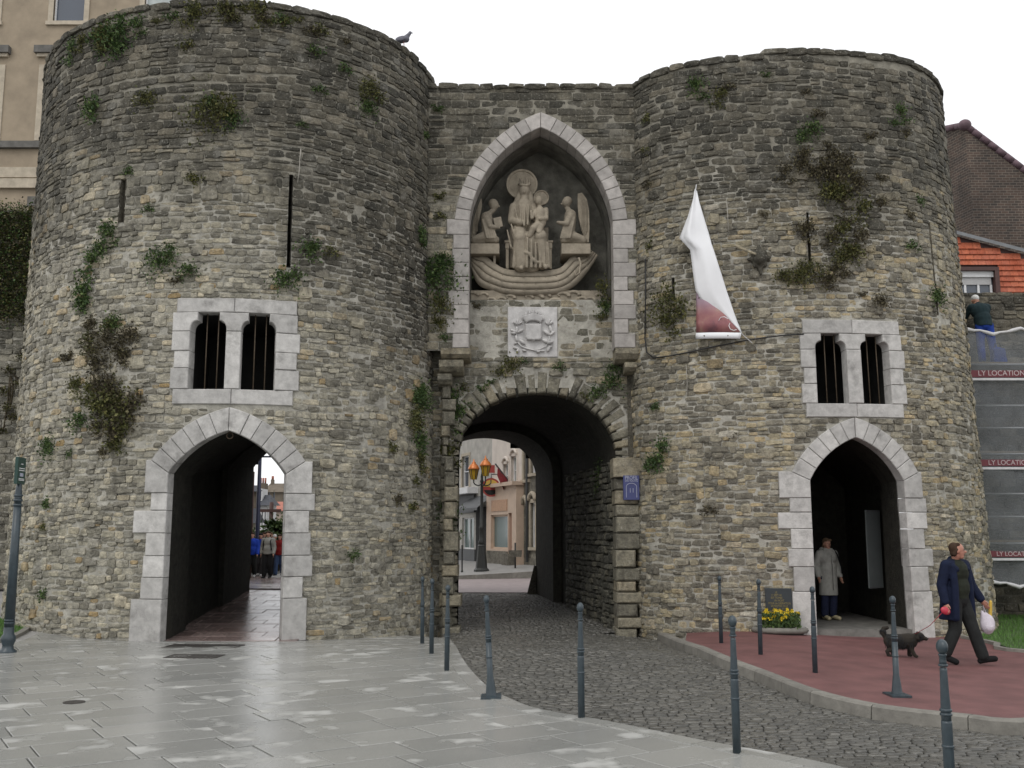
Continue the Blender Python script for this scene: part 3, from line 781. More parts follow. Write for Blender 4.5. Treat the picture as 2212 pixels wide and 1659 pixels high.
# corbels under the niche frame
def corbel(x0, x1, z0, z1, y0=YF - 0.06):
    mb = MB(); h = z1 - z0; prof = [(YL + 0.1, z0), (y0 + 0.28, z0), (y0 + 0.10, z0 + h * 0.18), (y0, z0 + h * 0.5), (y0, z1), (YL + 0.1, z1)]
    mb.prism([(y, z) for y, z in prof], lambda a, b, d: Vector((d, a, b)), x0, x1, 0, 0.0, 0.012); mb.build('corbel', M_VOUS, gate_wall)
def cx_(px0, px1, py0, py1, y): 
    a = at(px0, py1, y); b = at(px1, py0, y); return a.x, b.x, a.z, b.z
for (a, b, c, d, y) in ((952, 1016, 752, 776, YF - .04), (948, 1001, 777, 806, YF + .02), (945, 976, 807, 832, YF + .06), (1330, 1402, 746, 780, YF - .04), (1350, 1402, 782, 804, YF + .02), (1371, 1402, 805, 832, YF + .06)):
    x0, x1, z0, z1 = cx_(a, b, c, d, y); corbel(x0, x1, z0, z1, y)
# piers beside the arch
def pier(px0, px1, ytop, y, n, seed):
    r_ = random.Random(seed); zt = at(px0, ytop, y).z; z = -0.4; k = 0
    hs = [r_.uniform(0.7, 1.3) for _ in range(n)]; s_ = (zt + 0.4) / sum(hs)
    for h in hs:
        x0 = at(px0, 1150, y).x + r_.uniform(-.015, .03); x1 = at(px1, 1150, y).x + r_.uniform(-.16, .08)
        mb = MB(); mb.prism(rectp(x0, x1, z, z + h * s_), lambda a, b, d: Vector((a, y - d, b)), -(YL - y) - 0.3, r_.uniform(-.03, .03), 0, 0.010, 0.03); mb.build('pier_block', M_VOUS, gate_wall); z += h * s_
pier(1328, 1388, 1032, YF + 0.12, 12, 4); pier(955, 991, 985, YF + 0.12, 12, 8); pier(950, 978, 832, YF + 0.3, 22, 9)
x0, x1, z0, z1 = cx_(1324, 1396, 990, 1031, YF + 0.1); mb = MB(); mb.prism(rectp(x0, x1, z0, z1), lambda a, b, d: Vector((a, YF + 0.1 - d, b)), -0.6, 0.06, 0, 0.0, 0.015); mb.build('impost_block', M_VOUS, gate_wall)
# dark drain chase above the impost
mb = MB(); x0, x1, z0, z1 = cx_(1354, 1374, 808, 985, YL); mb.box(((x0 + x1) / 2, YL - 0.06, (z0 + z1) / 2), ((x1 - x0) * .8, 0.02, z1 - z0)); mb.build('drain_chase', M_ST_D, gate_wall)
# carriage passage, skewed back to the street
mb = MB(); gp = goutline(0.0, -0.8); rings = []
for (x, y, k) in ((0, YL + 0.3, 1.0), (-0.15, 22.3, 1.0), (-0.16, 22.35, 1.07), (-0.95, 27.5, 1.07), (-0.96, 27.55, 0.94), (-1.35, 30.0, 0.94)):
    rings.append([Vector((a + X0F + x if k == 1 else gc + X0F + x + (a - gc) * k, y, b if b < zgs else zgs + (b - zgs) * (1.05 if k > 1 else 0.9 if k < 1 else 1))) for a, b in gp])
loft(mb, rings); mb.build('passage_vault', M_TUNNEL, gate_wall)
xo = [(gc + X0F - 1.35 + (a - gc) * 0.94, b if b < zgs else zgs + (b - zgs) * 0.9) for a, b in gp]
back_wall(gate_wall, -4.4, 3.4, 30.0, 6.0, xo, M_TUNNEL)
mb = MB(); mb.prism([(1.0, -0.3), (1.0, 0.0), (0.85, 0.75), (0.75, 0.78), (0.55, 0.0), (0.5, -0.3)], lambda a, b, d: Vector((a - 0.1, 30.3 + d, b)), -0.3, 0.0); mb.build('guard_stone', M_ST_D, gate_wall)

SP = Plan([(gr - 0.71, 26.5), (gr - 0.075, 22.38), (gr - 0.18, 22.28), (gr - 0.03, YL + 0.3)], 0, True)
spec = lay(SP, -0.35, zgs - 0.05, 0, SP.L, [], lambda z, r_: r_.uniform(0.11, 0.19), lambda z, r_: r_.uniform(0.18, 0.42), lambda z, r_: r_.uniform(0.04, 0.09), rr)
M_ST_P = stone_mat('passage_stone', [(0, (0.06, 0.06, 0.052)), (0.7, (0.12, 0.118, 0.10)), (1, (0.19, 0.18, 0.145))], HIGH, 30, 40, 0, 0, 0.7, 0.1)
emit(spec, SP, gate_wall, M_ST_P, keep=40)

# coat of arms
arms = thing('coat_of_arms', 'pale carved stone panel with crown and shield below the niche', 'coat of arms', ((aw[0] + aw[1]) / 2, YL - 0.06, az[0]))
ya = YL - 0.045
mb = MB(); mb.prism(rectp(aw[0], aw[1], az[0], az[1]), lambda a, b, d: Vector((a, ya - d, b)), -0.15, 0.0, 0, 0, 0.01); mb.build('panel', M_ARMS, arms)
aW = aw[1] - aw[0]; aH = az[1] - az[0]
A = lambda s_, t: (aw[0] + aW * s_, az[1] - aH * t)     # panel fractions, t downwards
def fr(cx, cy): return A((cx - 490) / 1330, (cy - 150) / 1310)
def relief(name, pts, d, bev=0.012):
    mb = MB(); mb.prism([fr(*p) for p in pts], lambda a, b, dd: Vector((a, ya - dd, b)), -0.01, d, 0, 0, bev); return mb.build(name, M_ARMS, arms)
relief('shield', [(950, 610), (1390, 610), (1395, 960), (1370, 1025), (1210, 1035), (1180, 1055), (1150, 1035), (1000, 1025), (965, 960)], 0.10, 0.02)
crown = relief('crown', [(990, 600), (920, 520), (870, 440), (900, 380), (960, 385), (1170, 330), (1380, 385), (1430, 390), (1455, 450), (1410, 530), (1360, 600), (1320, 560), (1250, 535), (1170, 528), (1090, 535), (1030, 560)], 0.10, 0.02)
for (x, y, r_) in ((975, 330, 46), (1075, 285, 40), (1165, 285, 52), (1260, 285, 40), (1350, 330, 46), (905, 410, 40), (1430, 415, 40)):
    mb = MB(); p = fr(x, y + 40); mb.ell((p[0], ya - 0.05, p[1]), (r_ * aW / 1330, 0.045, r_ * 1.7 * aW / 1330)); mb.build('crown_fleuron', M_ARMS, crown, True)
for (x, y, a, l) in ((750, 560, 90, 150), (690, 590, 150, 130), (820, 585, 30, 130), (730, 760, 90, 170), (640, 790, 150, 170), (830, 790, 30, 160), (640, 850, 178, 140), (720, 980, 100, 150), (700, 1110, 200, 110), (880, 1080, 320, 190), (700, 1230, 170, 150), (755, 1310, 260, 150), (930, 1300, 350, 120),
                     (1600, 550, 80, 160), (1540, 590, 140, 130), (1650, 580, 40, 130), (1640, 740, 110, 200), (1520, 830, 140, 190), (1680, 850, 40, 160), (1490, 1050, 150, 190), (1620, 1090, 20, 180), (1580, 1260, 240, 180), (1620, 1220, 30, 120), (1300, 1340, 180, 100)):
    mb = MB(); p = fr(x, y); L = l * aW / 1330; rot = Matrix.Rotation(-R(a), 3, 'Y')
    mb.ell((p[0], ya - 0.035, p[1]), (L * 0.55, 0.04, L * 0.24), rot); mb.build('leaf', M_ARMS, arms, True)
mb = MB(); mb.tube([Vector((fr(x, y)[0], ya - 0.03, fr(x, y)[1])) for x, y in ((760, 1090), (850, 1190), (1000, 1245), (1200, 1290), (1470, 1310))], [.014, .015, .016, .018, .02], 7); mb.build('branch', M_ARMS, arms, True)
mb = MB(); mb.tube([Vector((fr(x, y)[0], ya - 0.02, fr(x, y)[1])) for x, y in ((1600, 920), (1590, 1060), (1500, 1190), (1360, 1250), (1200, 1262))], .013, 7); mb.build('branch', M_ARMS, arms, True)
mb = MB(); mb.tube([Vector((fr(x, y)[0], ya - 0.018, fr(x, y)[1])) for x, y in ((735, 660), (720, 900), (760, 1090))], .011, 7); mb.build('branch', M_ARMS, arms, True)

# ------------------------------------------------------------------ sculpture group in the niche
def sc(cx, cy, Y): return at((1020 + cx / 4.608) * 0.96, (340 + cy / 4.608) * 0.96, Y)
K = 0.00204          # metres per pixel of the enlarged view
YS = 21.15
waves = thing('wave_relief', 'carved stone band of curling waves under the stone boat', 'relief', (0.62, YS + 0.2, z6))
mb = MB(); a = sc(165, 1600, YS); b = sc(1530, 1440, YS); mb.box(((a.x + b.x) / 2, YS + 0.32, (z6 + b.z) / 2), (b.x - a.x, 0.55, b.z - z6)); mb.build('wave_bed', M_SCULPT, waves)
r3 = random.Random(31)
for i in range(15):
    cx = 200 + i * 92 + r3.uniform(-15, 15); p = sc(cx, r3.uniform(1475, 1560), YS); mb = MB(); q = r3.uniform(0.7, 1.2)
    pts = []
    for k in range(14):
        t = k / 13; ang = -0.4 + t * 4.2; rad = 0.12 * q * (1 - t * 0.75)
        pts.append((p.x + math.cos(ang) * rad * 1.35 + t * 0.02, YS + 0.04, p.z + math.sin(ang) * rad * 0.6))
    mb.tube(pts, [0.045 * q * (1 - 0.6 * k / 13) for k in range(14)], 8); mb.build('wave_curl', M_SCULPT, waves, True)
boat = thing('boat_sculpture', 'carved tan stone boat with curved planks carrying the seated statue', 'sculpture', (0.62, YS + 0.2, sc(800, 1470, YS).z))
tops = [(150, 1060), (250, 1090), (330, 1085), (430, 1160), (560, 1225), (820, 1240), (1080, 1220), (1170, 1150), (1230, 1085), (1330, 1090), (1420, 1020)]
bots = [(165, 1130), (200, 1270), (260, 1390), (400, 1450), (560, 1490), (820, 1500), (1080, 1485), (1230, 1420), (1330, 1330), (1430, 1200), (1505, 1080)]
def res(P, n):
    Q = Plan([Vector(p) for p in P], 0, False, 8); return [Q.pn(Q.L * i / n)[0] for i in range(n + 1)]
NB = 40; tp = res(tops, NB); bt = res(bots, NB); NS = 4
for sgm in range(NS):
    mb = MB(); rings = []
    for i in range(NB + 1):
        ring = []; e = math.sin(math.pi * i / NB) ** 0.6
        for q, lift in ((0.0, 0.0), (0.06, 0.045), (0.5, 0.055), (0.94, 0.04), (1.0, 0.0)):
            t = (sgm + q) / NS; p = tp[i].lerp(bt[i], t)
            yy = YS + 0.30 - 0.34 * e * math.sin(math.pi * (0.25 + 0.55 * (1 - t))) - lift
            ring.append(sc(p.x, p.y, yy))
        ring.append(sc(p.x, p.y, YB - 0.05)); ring.insert(0, sc(tp[i].lerp(bt[i], sgm / NS).x, tp[i].lerp(bt[i], sgm / NS).y, YB - 0.05))
        rings.append(ring)
    loft(mb, rings); mb.build('strake', M_SCULPT, boat, True)
for i in range(3, NB - 2, 3):
    for t in (0.28, 0.52, 0.76):
        p = tp[i].lerp(bt[i], t); e = math.sin(math.pi * i / NB) ** 0.6; yy = YS + 0.30 - 0.34 * e * math.sin(math.pi * (0.25 + 0.55 * (1 - t))) - 0.05
        mb = MB(); mb.ell(sc(p.x, p.y, yy), (0.013, 0.012, 0.013), None, 6, 4); mb.build('nail_head', M_SCULPT, boat, True)
mb = MB(); P = [(1300, 1105), (1320, 1160), (1310, 1260), (1270, 1290), (1255, 1240)]
mb.tube([sc(x, y, YS - 0.08) for x, y in P], [.022, .02, .02, .018, .012], 7); mb.build('anchor', M_SCULPT, boat, True)
for (x0, x1) in ((160, 478), (1122, 1422)):
    mb = MB(); a = sc(x0, 1070, YS - .02); b = sc(x1, 962, YS - .02); mb.prism(rectp(a.x, b.x, a.z, b.z), lambda p, q, d: Vector((p, YS + 0.1 - d, q)), -0.6, 0.16, 0, 0, 0.01); mb.build('deck_slab', M_SCULPT, boat)
mb = MB(); a = sc(412, 1180, YS); b = sc(442, 1070, YS); mb.box(((a.x + b.x) / 2, YS + 0.15, (a.z + b.z) / 2), (0.05, 0.12, b.z - a.z)); mb.build('deck_prop', M_SCULPT, boat)

mary = thing('seated_statue', 'tan stone statue of a seated robed figure with child, round haloes behind heads', 'statue', tuple(sc(790, 1230, YS + .15)))
S3 = lambda x, y, dy=0.0: sc(x, y, YS + 0.10 + dy)
mb = MB()
mb.ell(S3(738, 410, .0), (0.115, 0.125, 0.155)); mb.cap(S3(738, 470), 0.085, S3(735, 540), 0.10)                    # head, neck
mb.cap(S3(690, 450, .06), 0.07, S3(660, 560, .08), 0.10); mb.cap(S3(790, 450, .06), 0.07, S3(810, 560, .08), 0.09)  # veil
mb.cap(S3(728, 590, .05), 0.21, S3(720, 740, .06), 0.20); mb.cap(S3(640, 590, .06), 0.13, S3(610, 720, .0), 0.10); mb.cap(S3(610, 720, .0), 0.10, S3(690, 740, -.16), 0.07)
mb.cap(S3(830, 600, .06), 0.12, S3(890, 740, .0), 0.10); mb.cap(S3(890, 740), 0.09, S3(900, 800, -.12), 0.07)
mb.cap(S3(680, 830, .1), 0.19, S3(690, 900, -.22), 0.15); mb.cap(S3(850, 830, .1), 0.19, S3(905, 890, -.22), 0.14)  # thighs to knees
mb.cap(S3(690, 900, -.22), 0.14, S3(700, 1180, -.10), 0.17); mb.cap(S3(905, 890, -.22), 0.13, S3(920, 1160, -.08), 0.15); mb.cap(S3(790, 900, -.14), 0.15, S3(810, 1180, -.04), 0.20)
for k in range(9):                                                                                                    # robe folds
    x = 635 + k * 42; mb.cap(S3(x + 8, 900 + (k % 3) * 25, -.33 + abs(k - 4) * 0.02), 0.022, S3(x - 10 + k * 4, 1200, -.27 + abs(k - 4) * 0.022), 0.034)
mb.cap(S3(600, 1010, -.12), .03, S3(780, 1060, -.30), .035); mb.cap(S3(780, 1060, -.30), .035, S3(850, 1150, -.28), .03); mb.cap(S3(850, 1150, -.28), .03, S3(1000, 1160, -.14), .03)
mb.cap(S3(700, 1205, -.18), .05, S3(705, 1215, -.30), .045); mb.cap(S3(955, 1190, -.14), .05, S3(960, 1205, -.26), .045)
for (xa, ya_, xb, yb_) in ((640, 600, 680, 760), (690, 560, 700, 760), (780, 560, 770, 760), (740, 570, 735, 770), (600, 760, 640, 900), (640, 780, 700, 880), (560, 820, 600, 1000)): mb.cap(S3(xa, ya_, -.14), .018, S3(xb, yb_, -.17), .024)
baked(mb, 'figure', M_SCULPT, 0.012, 1, 0.4, mary)
mb = MB(); mb.ell(S3(738, 425, -.115), (.022, .035, .03)); mb.build('nose', M_SCULPT, mary, True)
for i, x in enumerate((690, 715, 740, 765, 790)):
    mb = MB(); mb.cap(S3(x, 340, 0.0), .03, S3(x, 285 - (15 if i == 2 else 0), 0), .016); mb.build('crown_point', M_SCULPT, mary, True)
mb = MB(); mb.tube([S3(680, 345, .0), S3(710, 352, -.09), S3(745, 354, -.11), S3(775, 350, -.08), S3(797, 345, 0)], .028, 8); mb.build('crown_band', M_SCULPT, mary, True)
def disc(name, cx, cy, r_, y, parent):
    mb = MB(); p = sc(cx, cy, y); pts = [(0.0, 0), (0.86, 0), (0.88, -.02), (1.0, -.03), (1.0, .06)]
    vs = []; n = 32; fs = []
    for q, d in pts[1:]:
        vs += [p + Vector((math.cos(2 * math.pi * k / n) * r_ * q, d, math.sin(2 * math.pi * k / n) * r_ * q)) for k in range(n)]
    fs.append(tuple(range(n)))
    for i in range(3):
        for k in range(n): fs.append((i * n + (k + 1) % n, i * n + k, (i + 1) * n + k, (i + 1) * n + (k + 1) % n))
    fs.append(tuple(3 * n + n - 1 - k for k in range(n)))
    mb.add(vs, [f[::-1] for f in fs]); mb.build(name, M_SCULPT, parent)
disc('halo', 712, 345, 168 * K, YS + 0.28, mary); disc('halo', 912, 485, 82 * K, YS + 0.20, mary)
mb = MB()                                                                                                             # the child
mb.ell(S3(885, 515, -.10), (.085, .09, .11)); mb.cap(S3(893, 570, -.08), .05, S3(900, 640, -.08), .12); mb.cap(S3(900, 640, -.08), .13, S3(905, 740, -.1), .125)
mb.cap(S3(960, 610, -.08), .06, S3(965, 700, -.14), .05); mb.cap(S3(965, 700, -.14), .045, S3(900, 705, -.24), .035); mb.cap(S3(850, 620, -.1), .05, S3(815, 690, -.2), .04); mb.cap(S3(815, 690, -.2), .035, S3(805, 620, -.22), .028)
mb.cap(S3(880, 770, -.14), .10, S3(830, 800, -.3), .075); mb.cap(S3(830, 800, -.3), .07, S3(790, 880, -.27), .055); mb.cap(S3(900, 780, -.14), .09, S3(890, 840, -.3), .06)
baked(mb, 'child', M_SCULPT, 0.013, 3, 0.5, mary)
mb = MB()
for x in (560, 1005):
    mb.box(S3(x, 1080, .16), (.06, .10, .62)); mb.box(S3(x, 945, .16), (.12, .14, .05)); mb.box(S3(x, 990, .16), (.08, .12, .12))
mb.box(S3(785, 1010, .3), (.85, .16, .9)); mb.build('throne', M_SCULPT, mary)

def angel(label, sg, hx, hy, tx, x0, x1, wing, hand, base_y):
    o = thing('kneeling_statue', label, 'statue', tuple(sc((x0 + x1) / 2, base_y, YS + 0.12)))
    mb = MB(); P = lambda x, y, dy=0.0: sc(x, y, YS + 0.12 + dy)
    mb.ell(P(hx, hy), (.10, .10, .115)); mb.cap(P(hx - 6 * sg, hy + 50), .055, P(tx, hy + 110), .07)
    mb.cap(P(tx, hy + 130), .13, P(tx + 25 * sg, 860), .15); mb.cap(P(tx, hy + 140, -.08), .075, P(tx + 40 * sg, hy + 220, -.14), .06); mb.cap(P(tx + 40 * sg, hy + 220, -.14), .055, P(*hand, -.16), .04)
    mb.cap(P(tx + 30 * sg, 900), .14, P((x1 - 40) if sg > 0 else (x0 + 40), 920, -.06), .085); mb.cap(P((x1 - 40) if sg > 0 else (x0 + 40), 935, .05), .075, P((x0 + 50) if sg > 0 else (x1 - 50), 930, .02), .085)
    mb.cap(P((x0 + 60) if sg > 0 else (x1 - 60), 915), .08, P(tx, 880), .13)
    for k in range(5): mb.cap(P(tx - 44 * sg + k * 22 * sg, hy + 150, -.12), .018, P(tx + 5 * sg + k * 24 * sg, 900, -.14), .025)
    mb.ell(P(hx - 12 * sg, hy - 18, .02), (.105, .11, .10))
    baked(mb, 'figure', M_SCULPT, 0.013, 3, 0.5, o)
    mb = MB(); mb.ell(P(hx + 46 * sg, hy + 12), (.026, .02, .022)); mb.build('nose', M_SCULPT, o, True)
    mb = MB(); Q = [P(x, y, 0.14) for x, y in wing]; n = len(Q); vs = Q + [q + Vector((0, .07, 0)) for q in Q]
    mb.add(vs, [tuple(range(n)), tuple(range(2 * n - 1, n - 1, -1))] + [((i + 1) % n, i, n + i, n + (i + 1) % n) for i in range(n)]); wg = mb.build('wing', M_SCULPT, o)
    cxm = sum(p[0] for p in wing) / n
    for k in range(5):
        mb = MB(); t = k / 4; xx = cxm - 26 + 52 * t; y0 = min(p[1] for p in wing) + 70 + abs(t - .5) * 40; y1 = max(p[1] for p in wing) - 60 - abs(t - .5) * 120; mb.cap(P(xx, y0, .135), .012, P(xx - 10 * sg, y1, .135), .016); mb.build('feather', M_SCULPT, wg, True)
    return o
an = angel('stone angel kneeling with an open book on the boat', 1, 425, 560, 345, 165, 478, [(255, 455), (290, 480), (300, 560), (270, 700), (235, 850), (190, 950), (165, 950), (165, 640), (200, 520)], (470, 795), 958)
mb = MB(); p = sc(465, 740, YS - 0.02); mb.box(p, (0.17, 0.05, 0.22), Matrix.Rotation(R(-12), 3, 'Y')); mb.build('book', M_SCULPT, an)
an = angel('stone angel kneeling with raised hand and tall wing on boat', -1, 1172, 535, 1215, 1105, 1400, [(1290, 440), (1335, 430), (1385, 500), (1408, 620), (1412, 800), (1405, 945), (1370, 945), (1330, 820), (1300, 690), (1290, 560)], (1085, 740), 958)

# ------------------------------------------------------------------ ground
def granite_mat():
    m, n, b = newmat('wet_granite'); h, ge = rnd(n)
    base = ramp_out(n, h, [(0, (0.262, 0.264, 0.248)), (0.6, (0.30, 0.302, 0.284)), (1, (0.335, 0.336, 0.316))])
    sp = noise_(n, 160, 3, 0.7); base = mixc(n, 1.0, base, ramp_out(n, sp, [(0.3, (0.7, 0.7, 0.7)), (0.7, (1.25, 1.25, 1.25))]), 'MULTIPLY')
    off = n.nodes.new('ShaderNodeVectorMath'); off.operation = 'ADD'
    cmb = n.nodes.new('ShaderNodeCombineXYZ'); n.links.new(mth(n, 'MULTIPLY', h, 40), cmb.inputs[2]); n.links.new(ge.outputs['Position'], off.inputs[0]); n.links.new(cmb.outputs[0], off.inputs[1])
    dry = noise_(n, 2.3, 3, 0.5, off.outputs[0]); dm = sel(n, dry, 0.57, 0.70)
    c = mixc(n, mth(n, 'MULTIPLY', dm, 0.6), base, (0.50, 0.50, 0.475))
    big = noise_(n, 0.9, 3, 0.5); c = mixc(n, mth(n, 'MULTIPLY', sel(n, big, 0.45, 0.65), 0.25), c, (0.16, 0.165, 0.16))
    n.links.new(c, b.inputs['Base Color'])
    r_ = mixc(n, dm, (0.22, 0.22, 0.22), (0.7, 0.7, 0.7)); r_ = mixc(n, mth(n, 'MULTIPLY', big, 0.35), r_, (0.45, 0.45, 0.45)); n.links.new(r_, b.inputs['Roughness'])
    b.inputs['Specular IOR Level'].default_value = 0.45
    bump(n, b, noise_(n, 90, 4, 0.6), 0.12, 0.004); return m
M_GRAN = granite_mat()
def paver_mat(name, c1, c2, rough):
    m, n, b = newmat(name); h, ge = rnd(n); base = ramp_out(n, h, [(0, c1), (1, c2)])
    base = mixc(n, 1.0, base, ramp_out(n, noise_(n, 14, 5, 0.7), [(0.25, (0.6, 0.6, 0.6)), (0.75, (1.3, 1.3, 1.3))]), 'MULTIPLY')
    n.links.new(base, b.inputs['Base Color']); rr_ = ramp_out(n, noise_(n, 1.6, 4, 0.6), [(0.35, (rough * 0.55,) * 3), (0.65, (rough * 1.35,) * 3)]); n.links.new(rr_, b.inputs['Roughness'])
    bump(n, b, noise_(n, 60, 5, 0.65), 0.35, 0.006); return m
M_COB = paver_mat('grey_cobble', (0.070, 0.069, 0.062), (0.128, 0.124, 0.110), 0.38)
M_REDPAVE = paver_mat('red_brown_paver', (0.16, 0.115, 0.105), (0.24, 0.185, 0.17), 0.17)
M_JOINT = plain('joint_sand', (0.06, 0.058, 0.053), 0.8, 0.3, 10, 0.3)
M_GROUND = plain('packed_ground', (0.17, 0.165, 0.15), 0.8, 0.3, 2, 0.4)
M_TARMAC = plain('red_tarmac', (0.165, 0.075, 0.072), 0.68, 0.30, 2.2, 0.0, spec=0.4)
n_ = M_TARMAC.node_tree; bump(n_, n_.nodes['Principled BSDF'], noise_(n_, 130, 4, 0.7), 0.5, 0.006)
M_STREET = plain('grey_street', (0.32, 0.315, 0.305), 0.6, 0.2, 3, 0.3); M_PINKROAD = plain('pink_asphalt', (0.33, 0.28, 0.28), 0.6, 0.2, 3, 0.3)
M_KERB = dressed_mat('kerb_stone', (0.23, 0.22, 0.195), (0.13, 0.125, 0.11), 0.5)
M_GRASS = plain('lawn_soil', (0.045, 0.085, 0.02), 0.9, 0.4, 8, 0.4)
M_BLADE = plain('grass_blade', (0.085, 0.19, 0.03), 0.6, 0.35, 6, 0.0)

def sheet(mb, poly, zf, step=0.6):
    """triangulated ground sheet over polygon following the terrain"""
    bm = bmesh.new(); vs = [bm.verts.new((p[0], p[1], 0)) for p in poly]; bm.faces.new(vs)
    xs = [p[0] for p in poly]; ys = [p[1] for p in poly]
    for a, lo, hi in ((0, min(xs), max(xs)), (1, min(ys), max(ys))):
        k = lo + step
        while k < hi:
            no = (1, 0, 0) if a == 0 else (0, 1, 0); co = (k, 0, 0) if a == 0 else (0, k, 0)
            bmesh.ops.bisect_plane(bm, geom=bm.verts[:] + bm.edges[:] + bm.faces[:], plane_co=co, plane_no=no); k += step
    bmesh.ops.triangulate(bm, faces=bm.faces[:])
    bm.normal_update()
    vv = [Vector((v.co.x, v.co.y, zf(v.co.x, v.co.y))) for v in bm.verts]; bm.verts.index_update()
    fs = []
    for f in bm.faces:
        idx = tuple(v.index for v in f.verts); fs.append(idx if f.normal.z > 0 else idx[::-1])
    mb.add(vv, fs); bm.free()
def inpoly(x, y, P):
    c = False; n = len(P)
    for i in range(n):
        a, b = P[i], P[i - 1]
        if (a[1] > y) != (b[1] > y) and x < (b[0] - a[0]) * (y - a[1]) / (b[1] - a[1]) + a[0]: c = not c
    return c
def clip_convex(sub, clip):
    out = list(sub); n = len(clip)
    for i in range(n):
        a, b = clip[i], clip[(i + 1) % n]; inp, out = out, []
        if not inp: break
        sd_ = lambda p: (b[0] - a[0]) * (p[1] - a[1]) - (b[1] - a[1]) * (p[0] - a[0])
        for k in range(len(inp)):
            p, q = inp[k - 1], inp[k]; dp, dq = sd_(p), sd_(q)
            if (dp >= 0) != (dq >= 0):
                t = dp / (dp - dq); out.append((p[0] + (q[0] - p[0]) * t, p[1] + (q[1] - p[1]) * t))
            if dq >= 0: out.append(q)
    return out
def gh(px, py): p = ground_hit(px, py); return (p.x, p.y)
def scrx(x, y): return CX + FPX * x / max(0.5, y * math.cos(PITCH) - 1.75 * math.sin(PITCH))

mb = MB(); xs = [-150, -60, -30] + [-16 + i for i in range(33)] + [30, 60, 150]; ys = [-40, -15, 0] + [4 + i * 1.0 for i in range(60)] + [90, 160, 400]
Wn = len(xs); mb.add([(x, y, g(x, y) - 0.16) for y in ys for x in xs], [(j * Wn + i, j * Wn + i + 1, (j + 1) * Wn + i + 1, (j + 1) * Wn + i) for j in range(len(ys) - 1) for i in range(Wn - 1)])
struct('ground', mb, M_GROUND, True)

EDGE = [gh(957, 1378), gh(985, 1425), gh(1030, 1480), gh(1085, 1512), gh(1150, 1535), gh(1290, 1560), gh(1500, 1603), gh(1790, 1659), (2.95, 6.6), (3.4, 5.0), (3.5, 2.5)]
inner = [(SL.pn(u)[0].x - SL.pn(u)[1].x * 0.25, SL.pn(u)[0].y - SL.pn(u)[1].y * 0.25) for u in lines(3.4, SL.L - 3.2, 0.5)]
KLEFT = [gh(133, 1342), gh(62, 1377), gh(0, 1402), gh(-260, 1500)]
PLAZA = [(-14, 2.5)] + [(-14, 8)] + KLEFT[::-1] + inner + EDGE
mb = MB(); sheet(mb, PLAZA, lambda x, y: g(x, y) - 0.03, 1.0); plaza = struct('plaza', mb, M_JOINT)
ang = R(33); ca, sa = math.cos(ang), math.sin(ang); LW, LH = 0.74, 0.50; tiles = []
for j in range(-60, 80):
    for i in range(-40, 40):
        u0 = i * LW + (0.44 if j % 2 else 0) + 0.07 * ((j * 37) % 5 - 2); v0 = j * LH
        rect = [(u0 * ca - v0 * sa, u0 * sa + v0 * ca) for u0, v0 in ((u0, v0), (u0 + LW, v0), (u0 + LW, v0 + LH), (u0, v0 + LH))]
        mxx = sum(p[0] for p in rect) / 4; myy = sum(p[1] for p in rect) / 4
        if myy < 5.6 or myy > 22 or mxx < -13 or mxx > 4: continue
        s_ = scrx(mxx, myy)
        if s_ < -160 or s_ > 2380: continue
        if all(inpoly(p[0], p[1], PLAZA) for p in rect): P = rect
        else:
            P = clip_convex(PLAZA, rect)
            if len(P) < 3: continue
            ar = abs(sum(P[k - 1][0] * P[k][1] - P[k][0] * P[k - 1][1] for k in range(len(P)))) / 2
            if ar < 0.01: continue
        tiles.append((myy, P))
tiles.sort(key=lambda t: t[0])
rest = MB(); rt = random.Random(17)
for k, (yy, P) in enumerate(tiles):
    mb = MB() if k < 300 else rest; dz = rt.uniform(-0.003, 0.003); tx = rt.uniform(-.002, .002)
    mb.prism(P, lambda a, b, d: Vector((a, b, g(a, b) + d + dz)), -0.028, 0.0, 0, 0.007, 0.004)
    if k < 300: mb.build('paving_slab', M_GRAN, plaza)
if rest.v: o = rest.build('paving_slabs', M_GRAN, plaza); o['kind'] = 'stuff'

# road of setts between plaza and kerb and through the gate
KERB = [gh(1418, 1360), gh(1480, 1388), gh(1560, 1418), gh(1650, 1452), gh(1750, 1490), gh(1850, 1516), gh(1950, 1532), gh(2080, 1545), gh(2212, 1556), (6.6, 11.0), (9.5, 10.6)]
def seg_d(x, y, L):
    best = 9e9
    for k in range(len(L) - 1):
        ax, ay = L[k]; bx, by = L[k + 1]; dx, dy = bx - ax, by - ay
        t = max(0, min(1, ((x - ax) * dx + (y - ay) * dy) / (dx * dx + dy * dy))); best = min(best, math.hypot(x - ax - t * dx, y - ay - t * dy))
    return best
def groad(x, y): return g(x, y) - 0.012 - (0.10 * (1 - ss(0.0, 1.6, seg_d(x, y, KERB))) if y < 21 else 0)
ROAD = EDGE[::-1] + [(-1.35, 20.6), (-1.35, 22.4), (-3.0, 30.6), (0.95, 30.6), (2.45, 22.4), (2.35, 20.8)] + KERB + [(9.5, 2.5)]
mb = MB(); sheet(mb, ROAD, lambda x, y: groad(x, y) - 0.035, 0.8); road = struct('road', mb, M_JOINT)
cob = []; rc = random.Random(23); rowd = R(-8); c8, s8 = math.cos(rowd), math.sin(rowd); v = -2.0
